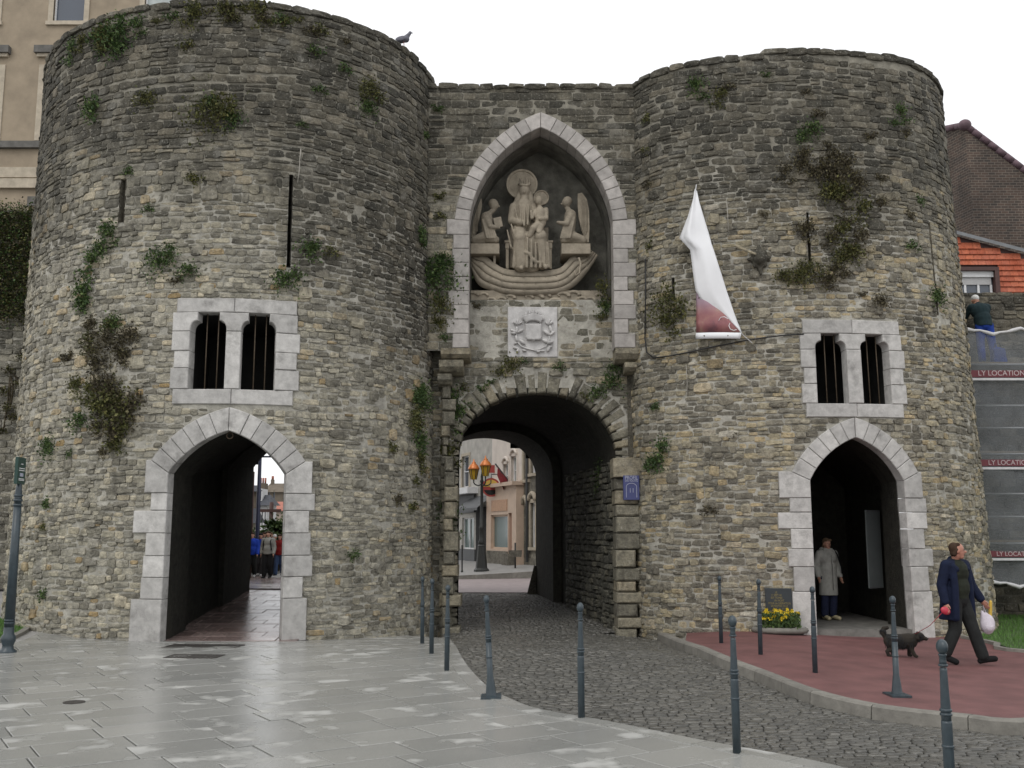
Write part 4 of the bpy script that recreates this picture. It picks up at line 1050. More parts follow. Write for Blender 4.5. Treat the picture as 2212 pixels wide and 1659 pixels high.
while v < 33:
    hh = rc.uniform(0.07, 0.10); u = -8 + rc.uniform(0, .2)
    while u < 12:
        ww = rc.uniform(0.08, 0.15); um, vm = u + ww / 2, v + hh / 2; vv = vm + 0.05 * math.sin(um * 1.3)
        x, y = um * c8 - vv * s8, um * s8 + vv * c8
        if 5.5 < y < 30.4:
            s_ = scrx(x, y)
            if -100 < s_ < 2320 and inpoly(x, y, ROAD): cob.append((x, y, ww, hh))
        u += ww
    v += hh
cob.sort(key=lambda c: c[1])
CV = []
for k in range(8):
    r_ = random.Random(k); st = (-.5, -.3, .3, .5); vs = []
    for j in range(4):
        for i in range(4):
            e = (i in (0, 3)) + (j in (0, 3)); vs.append((st[i] * (0.86 if e == 2 else 1) + r_.uniform(-.04, .04), st[j] * (0.86 if e == 2 else 1) + r_.uniform(-.04, .04), (0.1 if e == 2 else 0.45 if e == 1 else 1.0) + r_.uniform(-.15, .15)))
    ring = [0, 1, 2, 3, 7, 11, 15, 14, 13, 12, 8, 4]; fs = [(j * 4 + i, j * 4 + i + 1, j * 4 + i + 5, j * 4 + i + 4) for j in range(3) for i in range(3)]
    for q in ring: vs.append((vs[q][0], vs[q][1], -1.2))
    fs += [(ring[(q + 1) % 12], ring[q], 16 + q, 16 + (q + 1) % 12) for q in range(12)]; CV.append((vs, fs))
CME = []
for vs, fs in CV:
    me = bpy.data.meshes.new('sett'); me.from_pydata(vs, [], fs); me.materials.append(M_COB); me.polygons.foreach_set('use_smooth', [True] * len(me.polygons)); CME.append(me)
rest = MB()
for k, (x, y, ww, hh) in enumerate(cob):
    z = groad(x, y) + rc.uniform(-.006, .006); kk = rc.randrange(8); hz = rc.uniform(.005, .011)
    if k < 300:
        link('sett', CME[kk], road, True, frame3((x, y, z - 0.022), Vector((c8, s8, 0)) * (ww - .008), Vector((-s8, c8, 0)) * (hh - .008), Vector((0, 0, hz))))
    else:
        vs, fs = CV[kk]; rest.add([(x + a * (ww - .008) * c8 - b * (hh - .008) * s8, y + a * (ww - .008) * s8 + b * (hh - .008) * c8, z - 0.022 + d * hz) for a, b, d in vs], fs)
o = rest.build('setts', M_COB, road, True); o['kind'] = 'stuff'

# kerb and red footway
KP = Plan([Vector(p) for p in KERB], 0, False, 0.05)
gp_ = [SR.pn(u)[0] - SR.pn(u)[1] * 0.2 for u in lines(3.6, SR.L - 3.2, 0.4)]
GR = [gh(2080, 1378), gh(2150, 1392), gh(2212, 1409), (11.5, 15.0), (16, 14.0)]
TAR = [tuple(p) for p in KERB[1:]] + [(16, 10.4), (16, 14.0)] + GR[::-1][1:] + [(p.x, p.y) for p in gp_][::-1]
mb = MB(); sheet(mb, TAR, lambda x, y: g(x, y) - 0.005, 0.8); footway = struct('footway', mb, M_TARMAC)
u = 0.0; rk = random.Random(6)
while u < KP.L - 0.3:
    wd = rk.uniform(0.7, 1.0); a, b = u + 0.006, min(u + wd - 0.006, KP.L); mb = MB(); n = 4; rings = []
    for i in range(n + 1):
        t = a + (b - a) * i / n; p, nn = KP.pn(t); ring = []
        for off, dz in ((-.09, -.06), (-.09, .004), (-.07, .012), (.045, .012), (.07, -.008), (.085, -.16)):
            q = p + nn * (-off if False else off) * -1.0 * -1.0; ring.append(Vector((q.x, q.y, g(q.x, q.y) + dz)))
        rings.append(ring)
    loft(mb, rings, True); nr_ = len(rings[0]); m0 = len(mb.v); mb.f.append(tuple(range(nr_))); mb.m.append(0); mb.f.append(tuple(m0 - 1 - k for k in range(nr_))); mb.m.append(0)
    mb.build('kerb_block', M_KERB, footway); u += wd
# narrow edging along the plaza's curved corner
EP = Plan([Vector(p) for p in EDGE[:9]], 0, False, 0.05); u = 0
while u < EP.L - 0.2:
    wd = rk.uniform(0.8, 1.1); mb = MB(); rings = []
    for i in range(5):
        t = min(u + 0.004 + (wd - 0.008) * i / 4, EP.L); p, nn = EP.pn(t); rings.append([Vector((q.x, q.y, g(q.x, q.y) + dz)) for q, dz in ((p - nn * .10, -.06), (p - nn * .10, .006), (p + nn * .10, .006), (p + nn * .11, -.07))])
    loft(mb, rings); m0 = len(mb.v); mb.f += [(0, 1, 2, 3), (m0 - 1, m0 - 2, m0 - 3, m0 - 4)]; mb.m += [0, 0]; mb.build('edging_block', M_GRAN, plaza); u += wd

# lawns
def lawn(name, P, count, label, seed, edge=None):
    mb = MB(); sheet(mb, P, lambda x, y: g(x, y) + 0.012, 0.5); lw = struct(name, mb, M_GRASS)
    r_ = random.Random(seed); xs = [p[0] for p in P]; ys = [p[1] for p in P]; bl = MB(); k = 0
    while k < count:
        x, y = r_.uniform(min(xs), max(xs)), r_.uniform(min(ys), max(ys))
        if not inpoly(x, y, P): continue
        k += 1; s_ = scrx(x, y)
        if s_ < -60 or s_ > 2300: continue
        h = r_.uniform(.03, .075); a = r_.uniform(0, 6.28); dx, dy = math.cos(a) * .006, math.sin(a) * .006; lx, ly = r_.uniform(-.03, .03), r_.uniform(-.03, .03); z = g(x, y) + .01
        bl.add([(x - dx, y - dy, z), (x + dx, y + dy, z), (x + lx, y + ly, z + h)], [(0, 1, 2)])
    o = bl.build('grass', M_BLADE, None); tag(o, label, 'grass', kind='stuff')
    if edge:
        Q = Plan([Vector(p) for p in edge], 0, False, 0.05); u = 0
        while u < Q.L - .1:
            mb = MB(); rings = []
            for i in range(4):
                t = min(u + .004 + .9 * i / 3, Q.L); p, nn = Q.pn(t); rings.append([Vector((q.x, q.y, g(q.x, q.y) + dz)) for q, dz in ((p - nn * .05, -.06), (p - nn * .05, .045), (p + nn * .05, .045), (p + nn * .05, -.06))])
            loft(mb, rings); m0 = len(mb.v); mb.f += [(0, 1, 2, 3), (m0 - 1, m0 - 2, m0 - 3, m0 - 4)]; mb.m += [0, 0]; mb.build('edging_block', M_KERB, lw); u += .91
GRP = GR + [(16, 23.8), (10.3, 23.8), (10.1, 21.5), (9.5, 20.4), (9.1, 19.8)]
lawn('lawn', GRP, 26000, 'short bright green lawn at the foot of the scaffolded rampart', 3, GR[:4])
GLP = [gh(-260, 1440), gh(0, 1386), gh(42, 1371), gh(62, 1357), gh(45, 1345), gh(0, 1338), gh(-300, 1338)]
lawn('lawn', GLP, 9000, 'small patch of green lawn behind the dark sign post', 4, [gh(-100, 1405)] + GLP[1:4])
mb = MB(); sheet(mb, [gh(-300, 1440), gh(0, 1402), gh(62, 1377), gh(133, 1342), (-10.2, 21.0), (-12, 24.5), (-16, 24.5), (-16, 16)], lambda x, y: g(x, y) - 0.012, 0.8); struct('path', mb, M_STREET)

# paved floor of the left passage and the street behind it
mb = MB(); YP0, YP1 = 17.62, 23.95
zp = lambda y: ZF0 + 0.5 * (y - YP0) / (YP1 - YP0) if y < YP1 else ZF0 + 0.5
mb.add([(-6.3, YP0, zp(YP0) - .03), (-3.5, YP0, zp(YP0) - .03), (-3.5, YP1, zp(YP1) - .03), (-6.6, YP1, zp(YP1) - .03)], [(0, 1, 2, 3)]); pf = struct('passage_pavement', mb, M_JOINT)
y = YP0; r_ = random.Random(9); j = 0
while y < YP1 - .02:
    hh = min(0.42, YP1 - y); x = -6.5 + (0.3 if j % 2 else 0)
    while x < -3.6:
        a0, a1 = max(x, -6.25), min(x + 0.62, -3.65)
        if a1 - a0 > .05:
            mb = MB(); dz = r_.uniform(-.003, .003); mb.prism(rectp(a0, a1, y, y + hh), lambda a, b, d: Vector((a, b, zp(b) + d + dz)), -.03, 0, 0, .005, .004); mb.build('paving_slab', M_REDPAVE, pf)
        x += 0.62
    y += hh; j += 1
mb = MB(); zs2 = lambda x, y: max(g(x, y), zp(24) - (y - 24) * 0.02 if y < 44 else g(x, y)) if y < 44 else g(x, y) + 0.02
STR = [(-18, 23.95), (-2.7, 23.95), (-4.0, 34), (-9, 60), (-20, 90), (-45, 90), (-30, 40)]
zst = lambda x, y: 0.42 - 0.40 * ss(24, 42, y)
sheet(mb, STR, zst, 2.0); street = struct('street', mb, M_JOINT)
y = 24.0; j = 0
while y < 40:
    x = -14 + (0.35 if j % 2 else 0)
    while x < -3.4:
        s_ = scrx(x + .3, y)
        if 470 < s_ < 680:
            mb = MB(); dz = r_.uniform(-.002, .004); mb.prism(rectp(x, x + .7, y, y + .7), lambda a, b, d: Vector((a, b, zst(a, b) + d + dz)), -.01, 0.03, 0, .006, .005); mb.build('paving_slab', M_REDPAVE, street)
        x += .7
    y += .7; j += 1
# road and pavement beyond the carriage gate
mb = MB(); sheet(mb, [(-9, 30.55), (9, 30.55), (9, 40.5), (-9, 36.5)], lambda x, y: g(x, y) * 0.3 - 0.02, 1.5); struct('street', mb, M_PINKROAD)
zpv = lambda x, y: 0.10 + 0.016 * max(0, y - 37) + 0.05 * (x + 3) * ss(36, 40, y) * (1 if x > -3 else 0) 
mb = MB(); far = [(-9, 36.6), (9, 40.6), (9, 70), (-9, 70)]; sheet(mb, far, lambda x, y: zpv(x, y), 1.5); pav = struct('pavement', mb, M_STREET)
for k in range(18):
    x0 = -9 + k; mb = MB(); y0 = 36.6 + (x0 + 9) * 4 / 18; y1 = 36.6 + (x0 + 10) * 4 / 18
    mb.add([Vector((x0 + .004, y0 - .12, -.1)), Vector((x0 + .996, y1 - .12, -.1)), Vector((x0 + .996, y1 - .10, zpv(x0 + 1, y1) + .006)), Vector((x0 + .004, y0 - .10, zpv(x0, y0) + .006)), Vector((x0 + .996, y1 + .06, zpv(x0 + 1, y1) + .006)), Vector((x0 + .004, y0 + .06, zpv(x0, y0) + .006))], [(0, 1, 2, 3), (3, 2, 4, 5)]); mb.build('kerb_block', M_KERB, pav)

# drain covers in the plaza
M_CAST = plain('cast_iron_cover', (0.055, 0.05, 0.045), 0.55, 0.35, 30, 0.3, 0.2)
def cover(px, py, lx, ly, rz, label, rnd_=False):
    p = ground_hit(px, py); o = thing('drain_cover', label, 'drain cover', (p.x, p.y, g(p.x, p.y) + .001), rz); mb = MB()
    if rnd_:
        mb.lathe([(lx, -.02), (lx, .004), (lx * .93, .006)], (0, 0, 0), 24); mb.build('lid', M_CAST, o, False, False)
    else:
        for sx_, sy in ((1, 0), (-1, 0), (0, 1), (0, -1)):
            f = MB(); f.box((sx_ * (lx / 2 - .02), sy * (ly / 2 - .02), -.003), (.04 if sx_ else lx - .082, .04 if sy else ly, .018)); f.build('frame_bar', M_CAST, o, False, False)
        k = 0; xx = -lx / 2 + .07
        while xx < lx / 2 - .06:
            f = MB(); f.box((xx, 0, -.005), (.03, ly - .09, .014)); f.build('grate_bar', M_CAST, o, False, False); xx += .055
cover(150, 1365, 0.9, 0.55, R(12), 'dark iron drain grate beside the grass corner'); cover(440, 1396, 1.15, 0.5, R(-4), 'wide dark iron grate in front of the left doorway')
cover(420, 1418, 0.75, 0.42, R(-4), 'smaller dark iron grate just in front of the wide one'); cover(160, 1517, 0.11, 0.11, 0, 'small round iron cover set in the granite paving', True)

# ------------------------------------------------------------------ bollards and posts
M_POST = plain('blue_grey_paint', (0.038, 0.055, 0.066), 0.38, 0.25, 14, 0.08, local=True)
BH = 1.07
def bollard(flared):
    o = thing('bollard', 'x', 'bollard'); s_ = 1.0
    parts = []
    lo = MB(); lo.lathe([(0.03312, -.12), (0.03312, .56), (0.03168, .575)] if not flared else [(0.0612, -.05), (0.0612, .02), (0.05616, .04), (0.04752, .12), (0.03744, .20), (0.03312, .22), (0.03168, .575)], (0, 0, 0), 16); lo.build('lower_shaft', M_POST, o, True, False)
    for z in (0.4212, .615, .64):
        c = MB(); c.lathe([(0.0288, z - .012), (0.03744, z - .007), (0.03744, z + .005), (0.0288, z + .011)], (0, 0, 0), 16); c.build('ring', M_POST, o, True, False)
    up = MB(); up.lathe([(0.03024, .56), (0.03024, .65), (0.02592, .75), (0.02232, .88), (0.0216, .90)], (0, 0, 0), 16); up.build('upper_shaft', M_POST, o, True, False)
    for z in (0.6444, .915):
        c = MB(); c.lathe([(0.02016, z - .010), (0.02952, z - .006), (0.02952, z + .004), (0.02016, z + .009)], (0, 0, 0), 16); c.build('ring', M_POST, o, True, False)
    nk = MB(); nk.lathe([(0.02448, .915), (0.0216, .94), (0.01944, .965), (0.02592, .975), (0.02592, .982), (0.01584, .988)], (0, 0, 0), 16); nk.build('neck', M_POST, o, True, False)
    b_ = MB(); b_.ell((0, 0, 1.028), (0.03456, .048, .048), None, 18, 12); b_.build('ball_finial', M_POST, o, True, False)
    if flared:
        p = MB(); p.box((0, 0, .006), (0.216, .30, .022)); p.build('base_plate', M_POST, o, False, False)
    return o
def copy_tree(o, parent=None):
    c = o.copy(); COL.objects.link(c); c.parent = parent
    if parent is None: PINV[c.name] = Matrix.Identity(4)
    for ch in list(o.children): copy_tree(ch, c)
    return c
pa = pb = None
GP, GFW = 'bollards along the edge of the granite plaza', 'bollards along the edge of the red footway'
for i, (px, py, fl, lab, grp) in enumerate((
        (912, 1390, 0, 'blue grey bollard in the plaza close to the left tower wall, first from the arch', GP), (932, 1412, 0, 'blue grey bollard on the plaza edge, second from the tower wall', GP), (965, 1448, 0, 'blue grey bollard on the plaza edge, third from the tower wall', GP),
        (1061, 1506, 1, 'leaning bollard with flared foot and base plate at the plaza corner', GP), (1256, 1551, 0, 'blue grey bollard on the paving edge facing the middle of the archway', GP), (1592, 1626, 0, 'blue grey bollard on the pale paving edge opposite the red footway', GP), (None, None, 0, 'blue grey bollard with large ball top standing before the walking man', GP),
        (1558, 1388, 0, 'blue grey bollard on red footway nearest the carriage arch', GFW), (1643, 1413, 0, 'blue grey bollard on red footway in front of the dark plaque', GFW), (1761, 1452, 0, 'blue grey bollard on red footway in front of the right doorway jamb', GFW), (1938, 1502, 1, 'bollard with flared foot and plate in front of the dog', GFW))):
    if fl: o = pb = bollard(True) if pb is None else copy_tree(pb)
    else: o = pa = bollard(False) if pa is None else copy_tree(pa)
    p = ground_hit(px, py) if px else Vector((2.735, 6.62, g(2.7, 6.62) - 0.01))
    o.location = (p.x, p.y, g(p.x, p.y)); o.rotation_euler = (R(1.0) if (fl and px < 1500) else rng.uniform(-.006, .006), R(-3.0) if (fl and px < 1500) else rng.uniform(-.008, .008), 0); tag(o, lab, 'bollard', grp)

# ------------------------------------------------------------------ neighbouring buildings
M_CREAM = plain('ochre_render', (0.31, 0.255, 0.185), 0.9, 0.22, 1.6, 0.25); M_TRIM = plain('buff_stone_trim', (0.44, 0.385, 0.30), 0.85, 0.25, 4, 0.2)
M_TRIMD = plain('weathered_cornice', (0.13, 0.125, 0.115), 0.85, 0.35, 4, 0.2); M_PANE = glass_mat('window_glass', (0.06, 0.075, 0.10), 0.12)
M_WHITE = plain('white_paint', (0.72, 0.73, 0.74), 0.5, 0.08, 6, 0.05); M_CURTAIN = plain('pale_curtain', (0.42, 0.46, 0.45), 0.8, 0.2, 3, 0.1)
def wall_holes(name, F, s0, s1, z0, z1, holes, m, parent, depth=0.22):
    """wall face with real openings and reveals; F(s,z,d): d goes into the wall"""
    S_ = sorted({s0, s1} | {min(max(v, s0), s1) for h in holes for v in h[:2]}); Z_ = sorted({z0, z1} | {min(max(v, z0), z1) for h in holes for v in h[2:4]}); mb = MB()
    for i in range(len(S_) - 1):
        for j in range(len(Z_) - 1):
            c, d = (S_[i] + S_[i + 1]) / 2, (Z_[j] + Z_[j + 1]) / 2
            if any(h[0] < c < h[1] and h[2] < d < h[3] for h in holes): continue
            mb.add([F(S_[i], Z_[j], 0), F(S_[i + 1], Z_[j], 0), F(S_[i + 1], Z_[j + 1], 0), F(S_[i], Z_[j + 1], 0)], [(0, 1, 2, 3)])
    for a, b, c, d in [h[:4] for h in holes]:
        mb.add([F(a, c, 0), F(b, c, 0), F(b, d, 0), F(a, d, 0), F(a, c, depth), F(b, c, depth), F(b, d, depth), F(a, d, depth)], [(0, 4, 5, 1), (1, 5, 6, 2), (2, 6, 7, 3), (3, 7, 4, 0)])
    return mb.build(name, m, parent)
def bar(F, s0, s1, z0, z1, d0, d1, name, m, parent):
    mb = MB(); mb.prism(rectp(s0, s1, z0, z1), lambda a, b, d: F(a, b, -d), -d1, -d0, 0, 0, 0); return mb.build(name, m, parent)
def sash(F, h, parent, frame=M_WHITE, pane=M_PANE, nx=1, nz=1, dep=0.12, fw=0.05, surround=None, sw=0.14, sill=True, pane_name='pane'):
    a, b, c, d = h; o = bar(F, a, b, c, d, dep + .03, dep + .05, 'window', pane, parent)
    for x in (a, b - fw): bar(F, x, x + fw, c, d, dep - .02, dep + .028, 'frame', frame, o)
    for z in (c, d - fw): bar(F, a + fw + .001, b - fw - .001, z, z + fw, dep - .02, dep + .028, 'frame', frame, o)
    for k in range(1, nx + 1 - 0):
        if k < nx + 0 or nx > 1:
            x = a + (b - a) * k / (nx if nx > 1 else 2)
            if a + fw < x < b - fw: bar(F, x - fw / 2, x + fw / 2, c + fw + .001, d - fw - .001, dep - .015, dep + .028, 'glazing_bar', frame, o)
    for k in range(1, nz):
        z = c + (d - c) * k / nz; bar(F, a + fw + .001, b - fw - .001, z - fw * .4, z + fw * .4, dep - .012, dep + .028, 'glazing_bar', frame, o)
    if surround:
        for x0, x1 in ((a - sw, a), (b, b + sw)): bar(F, x0, x1, c, d, -.04, .05, 'surround', surround, o)
        bar(F, a - sw, b + sw, d + .001, d + sw, -.042, .05, 'surround', surround, o)
        if sill: bar(F, a - sw - .05, b + sw + .05, c - sw * .8, c - .001, -.09, .05, 'sill', surround, o)
    return o
YC = 34.0
FC = lambda s_, z, d: Vector((s_, YC + d, z))
def pxh(px0, px1, py0, py1, Y): a = at(px0, (py0 + py1) / 2, Y).x; b = at(px1, (py0 + py1) / 2, Y).x; return [a, b, at((px0 + px1) / 2, py1, Y).z, at((px0 + px1) / 2, py0, Y).z]
cream = thing('town_house', 'large ochre rendered building with tall windows rising behind the left tower', 'building', (-17, YC, 0))
hs = [pxh(120, 186, -110, 47, YC), pxh(316, 381, -110, 21, YC), pxh(92, 160, 152, 304, YC), pxh(-62, -2, -110, 47, YC), pxh(-92, -6, 152, 304, YC)]
xr = at(523, 100, YC).x; zt_ = at(300, -200, YC).z
wall_holes('wall', FC, -26, xr, 0, zt_, hs, M_CREAM, cream)
for h in hs[:2] + hs[3:4]: sash(FC, h, cream, M_WHITE, M_PANE if h is hs[0] else M_CURTAIN, 1, 2, surround=M_TRIM, sw=0.18)
for h in hs[2:3] + hs[4:]:
    sash(FC, h, cream, M_WHITE, M_PANE, 2, 4, surround=M_TRIM, sw=0.2, sill=False); q = pxh(70, 155, 103, 118, YC)
    bar(FC, h[0] - .35, h[1] + .35, q[2], q[3], -.22, .02, 'cornice', M_TRIMD, cream); bar(FC, h[0] - .28, h[1] + .28, q[2] - .12, q[2] - .001, -.12, .02, 'cornice_bed', M_TRIM, cream)
q = pxh(0, 95, 308, 322, YC); bar(FC, -26, xr, q[2], q[3], -.18, .02, 'string_course', M_TRIMD, cream)
q = pxh(0, 95, 362, 384, YC); bar(FC, -26, xr, q[2], q[3], -.06, .02, 'stone_band', M_TRIM, cream); q = pxh(0, 95, 388, 408, YC); bar(FC, -26, xr, q[2], q[3], -.14, .02, 'stone_band', M_TRIM, cream)
q = pxh(60, 95, 425, 445, YC); bar(FC, q[0], q[1], q[2], q[3], -.05, .03, 'vent', M_TRIMD, cream)
mb = MB(); mb.add([(xr, YC, 0), (xr - 7, YC + 9, 0), (xr - 7, YC + 9, zt_), (xr, YC, zt_)], [(0, 1, 2, 3)]); mb.build('side_wall', M_CREAM, cream)
mb = MB(); mb.tube([Vector((xr + .05, YC - .08, 2)), Vector((xr + .05, YC - .08, zt_))], .06, 10); mb.build('drain_pipe', M_TRIMD, cream, True)

# ramparts on either side
SLW = Plan([(-17.5, 24.6), (-10.2, 24.6)], 0, True)
zlw = at(40, 455, 24.6).z
lw = thing('rampart_wall', 'weathered grey rampart wall draped with ivy beside the left tower', 'wall', (-13.5, 24.6, 0.1))
emit(lay(SLW, -0.2, zlw, 3.6, 7.3, [], lambda z, r_: r_.uniform(.12, .2), lambda z, r_: r_.uniform(.18, .42), lambda z, r_: r_.uniform(.03, .09), random.Random(41)), SLW, lw, M_ST_G, keep=150)
backing('mortar_core', SLW, lines(0, 7.3, .2), lines(-.3, zlw, .2), [], M_MORTAR, lw)
mb = MB(); mb.box((-13.85, 25.1, zlw / 2 - .2), (7.3, .9, zlw)); mb.build('wall_core', M_MORTAR_D, lw)
SRW = Plan([(9.6, 23.8), (16.5, 23.8)], 0, True); zrw = at(2180, 632, 23.8).z
rw = thing('rampart_wall', 'dark stone rampart wall behind the scaffold netting', 'wall', (13, 23.8, -0.2))
emit(lay(SRW, -0.4, zrw, 0.3, 4.2, [], lambda z, r_: r_.uniform(.15, .22), lambda z, r_: r_.uniform(.22, .42), lambda z, r_: r_.uniform(.03, .08), random.Random(42)), SRW, rw, M_ST_D, keep=200)
backing('mortar_core', SRW, lines(0, 6.9, .2), lines(-.5, zrw - .02, .2), [], M_MORTAR_D, rw)
mb = MB(); mb.box((13.1, 24.3, zrw / 2 - .3), (6.8, .9, zrw + .4)); mb.build('wall_core', M_MORTAR_D, rw)

# orange tiled house with dormer window and brick gable above the right rampart
M_TILE = paver_mat('orange_roof_tile', (0.40, 0.095, 0.045), (0.52, 0.15, 0.075), 0.7)
M_LEAD = plain('lead_flashing', (0.20, 0.21, 0.22), 0.6, 0.2, 6, 0.1); M_BROWN = plain('brown_fascia', (0.075, 0.035, 0.03), 0.6, 0.2, 8, 0.1)
M_SHUT = plain('white_roller_shutter', (0.60, 0.60, 0.60), 0.5, 0.06, 4, 0.0)
YT = 27.5; FT = lambda s_, z, d: Vector((s_, YT + d, z))
house = thing('tiled_house', 'house front hung with orange tiles and a half lowered white shutter', 'house', (14.5, YT, 0))
hw = pxh(2060, 2148, 586, 660, YT)
xl = at(2055, 570, YT).x; xrr = at(2260, 570, YT).x; zb_ = 6.5; ztl = lambda x: at(2070, 507, YT).z + (x - at(2070, 507, YT).x) / (at(2212, 546, YT).x - at(2070, 507, YT).x) * (at(2212, 546, YT).z - at(2070, 507, YT).z)
mb = MB(); mb.add([Vector((xl, YT + .12, zb_)), Vector((xrr, YT + .12, zb_)), Vector((xrr, YT + .12, ztl(xrr))), Vector((xl, YT + .12, ztl(xl)))], [(0, 1, 2, 3)]); mb.build('wall', M_BROWN, house)
z = zb_; j = 0; rest = MB(); tm = MB(); tm.prism([(-.5, 0), (.5, 0), (.5, 1), (-.5, 1)], lambda a, b, d: Vector((a, -d * (1.25 - b), b)), 0, 1.0, 0, 0, 0); tme = tm.mesh('roof_tile', M_TILE)
while z < ztl(xl):
    x = xl + (0.11 if j % 2 else 0)
    while x < xrr - .22:
        cx, cz = x + .11, z + .09
        if cz + .09 < ztl(cx) and not (hw[0] - .2 < cx < hw[1] + .13 and hw[2] < cz < hw[3] + .18):
            if cz > at(2140, 640, YT).z: link('roof_tile', tme, house, True, frame3((cx, YT + .10, z), Vector((.214, 0, 0)), Vector((0, .05, 0)), Vector((0, 0, .185))))
        x += .22
    z += .155; j += 1
a, b = at(2064, 505, YT), at(2230, 549, YT); mb = MB(); mb.add([a + Vector((0, -.08, -.03)), b + Vector((0, -.08, -.03)), b + Vector((0, -.08, .07)), a + Vector((0, -.08, .07)), a + Vector((0, .3, .14)), b + Vector((0, .3, .14))], [(0, 1, 2, 3), (3, 2, 5, 4)]); mb.build('flashing', M_LEAD, house)
o = bar(FT, hw[0], hw[1], hw[2], hw[3], .10, .12, 'window', M_PANE, house)
zsh_ = at(2110, 614, YT).z; nsl = 9
bar(FT, hw[0], hw[1], hw[3] - .16, hw[3], .0, .09, 'shutter_box', M_WHITE, o)
for k in range(nsl):
    z0 = zsh_ + (hw[3] - .16 - zsh_) * k / nsl; z1 = zsh_ + (hw[3] - .16 - zsh_) * (k + 1) / nsl; bar(FT, hw[0] + .02, hw[1] - .05, z0 + .003, z1 - .003, .05, .08, 'shutter_slat', M_SHUT, o)
for s_ in (hw[0] + .35, hw[0] + .72, hw[1] - .06): bar(FT, s_ - .03, s_ + .03, hw[2], zsh_, .06, .099, 'frame', M_WHITE, o)
bar(FT, hw[0] - .15, hw[1] + .12, hw[3] + .002, hw[3] + .10, -.10, .1, 'hood', M_BROWN, house); bar(FT, hw[1] + .001, hw[1] + .12, hw[2], hw[3], -.10, .1, 'hood_side', M_BROWN, house)
def brick_mat():
    m, n, b = newmat('dark_brick'); tb = n.nodes.new('ShaderNodeTexBrick'); tb.inputs['Scale'].default_value = 1.0
    tb.inputs['Brick Width'].default_value = .22; tb.inputs['Row Height'].default_value = .085; tb.inputs['Mortar Size'].default_value = .010; tb.inputs['Mortar Smooth'].default_value = .3
    tb.inputs['Color1'].default_value = (.085, .06, .048, 1); tb.inputs['Color2'].default_value = (.045, .038, .034, 1); tb.inputs['Mortar'].default_value = (.15, .13, .11, 1)
    uv = n.nodes.new('ShaderNodeUVMap'); n.links.new(uv.outputs[0], tb.inputs[0])
    c = mixc(n, 1.0, tb.outputs[0], ramp_out(n, noise_(n, 1.2, 6, .7), [(.3, (.6, .6, .6)), (.7, (1.35, 1.3, 1.25))]), 'MULTIPLY'); n.links.new(c, b.inputs['Base Color']); b.inputs['Roughness'].default_value = .9
    inv = mth(n, 'SUBTRACT', 1.0, tb.outputs[1]); bump(n, b, inv, .6, .01); return m
M_BRICK = brick_mat()
gab = thing('brick_gable', 'dark brick gable with sloping purple coping behind the right tower', 'building', (15, 31, 0))
YG = 31.0; tp_ = at(2084, 270, YG); sl = at(2240, 388, YG); bo = at(2112, 620, YG); br_ = at(2240, 620, YG); bk = Vector((tp_.x - 1.0, YG + 3.2, at(2045, 300, YG + 3.2).z)); bkb = Vector((tp_.x - 0.6, YG + 3.2, bo.z))
mb = MB(); bo.x = tp_.x + .12; mb.add([bo, br_, sl, tp_], [(0, 1, 2, 3)]); mb.add([bkb, bo, tp_, bk], [(0, 1, 2, 3)]); o = mb.build('wall', M_BRICK, gab)
uvl = o.data.uv_layers.new(name='UVMap')
for p in o.data.polygons:
    for li in p.loop_indices:
        v = o.data.vertices[o.data.loops[li].vertex_index].co; uvl.data[li].uv = ((v.x if p.index == 0 else v.y), v.z)
M_COPE = plain('ridge_tile', (0.12, 0.075, 0.09), 0.7, 0.3, 6, 0.2)
for A_, B_ in ((tp_, sl), (tp_, bk)):
    n = 9
    for k in range(n):
        mb = MB(); mb.tube([A_.lerp(B_, (k + .02) / n), A_.lerp(B_, (k + .98) / n)], .11, 8); mb.build('ridge_tile', M_COPE, gab, True)
mb = MB(); mb.ell(tp_, (.2, .2, .18)); mb.build('finial', M_COPE, gab, True)

# scaffold with debris netting
M_STEEL = plain('galvanised_tube', (0.42, 0.44, 0.46), 0.4, 0.2, 8, 0.05, 0.7); M_PLANK = plain('scaffold_board', (0.26, 0.22, 0.16), 0.8, 0.3, 4, 0.2)
m, n, b = newmat('debris_net'); b.inputs['Base Color'].default_value = (.20, .215, .225, 1); b.inputs['Roughness'].default_value = .7
wv = n.nodes.new('ShaderNodeTexNoise'); wv.inputs['Scale'].default_value = 3.0; ge = n.nodes.new('ShaderNodeNewGeometry'); n.links.new(ge.outputs['Position'], wv.inputs[0])
n.links.new(ramp_out(n, wv.outputs[0], [(.3, (.40, .40, .40)), (.7, (.56, .56, .56))]), b.inputs['Alpha']); M_NET = m
M_STRIP = plain('dark_red_strip', (0.16, 0.035, 0.045), 0.6, 0.15, 5, 0.0); M_LETTER = plain('pale_lettering', (0.50, 0.42, 0.42), 0.6, 0.05, 5, 0.0); M_HEM = plain('white_net_hem', (0.62, 0.62, 0.63), 0.8, 0.15, 12, 0.3)
scf = thing('scaffold', 'tube scaffold with boards standing in front of the right rampart', 'scaffold', (12, 22.9, g(12, 22.9)))
XS0, XS1, YN = 10.3, 14.5, 22.35
lev = [at(2160, y, YN).z for y in (778, 972, 1166)]
for x in (10.2, 12.3, 14.4):
    for y in (22.5, 23.45):
        mb = MB(); mb.tube([Vector((x, y, g(x, y) - .02)), Vector((x, y, 7.0))], .024, 8); mb.build('standard', M_STEEL, scf, True)
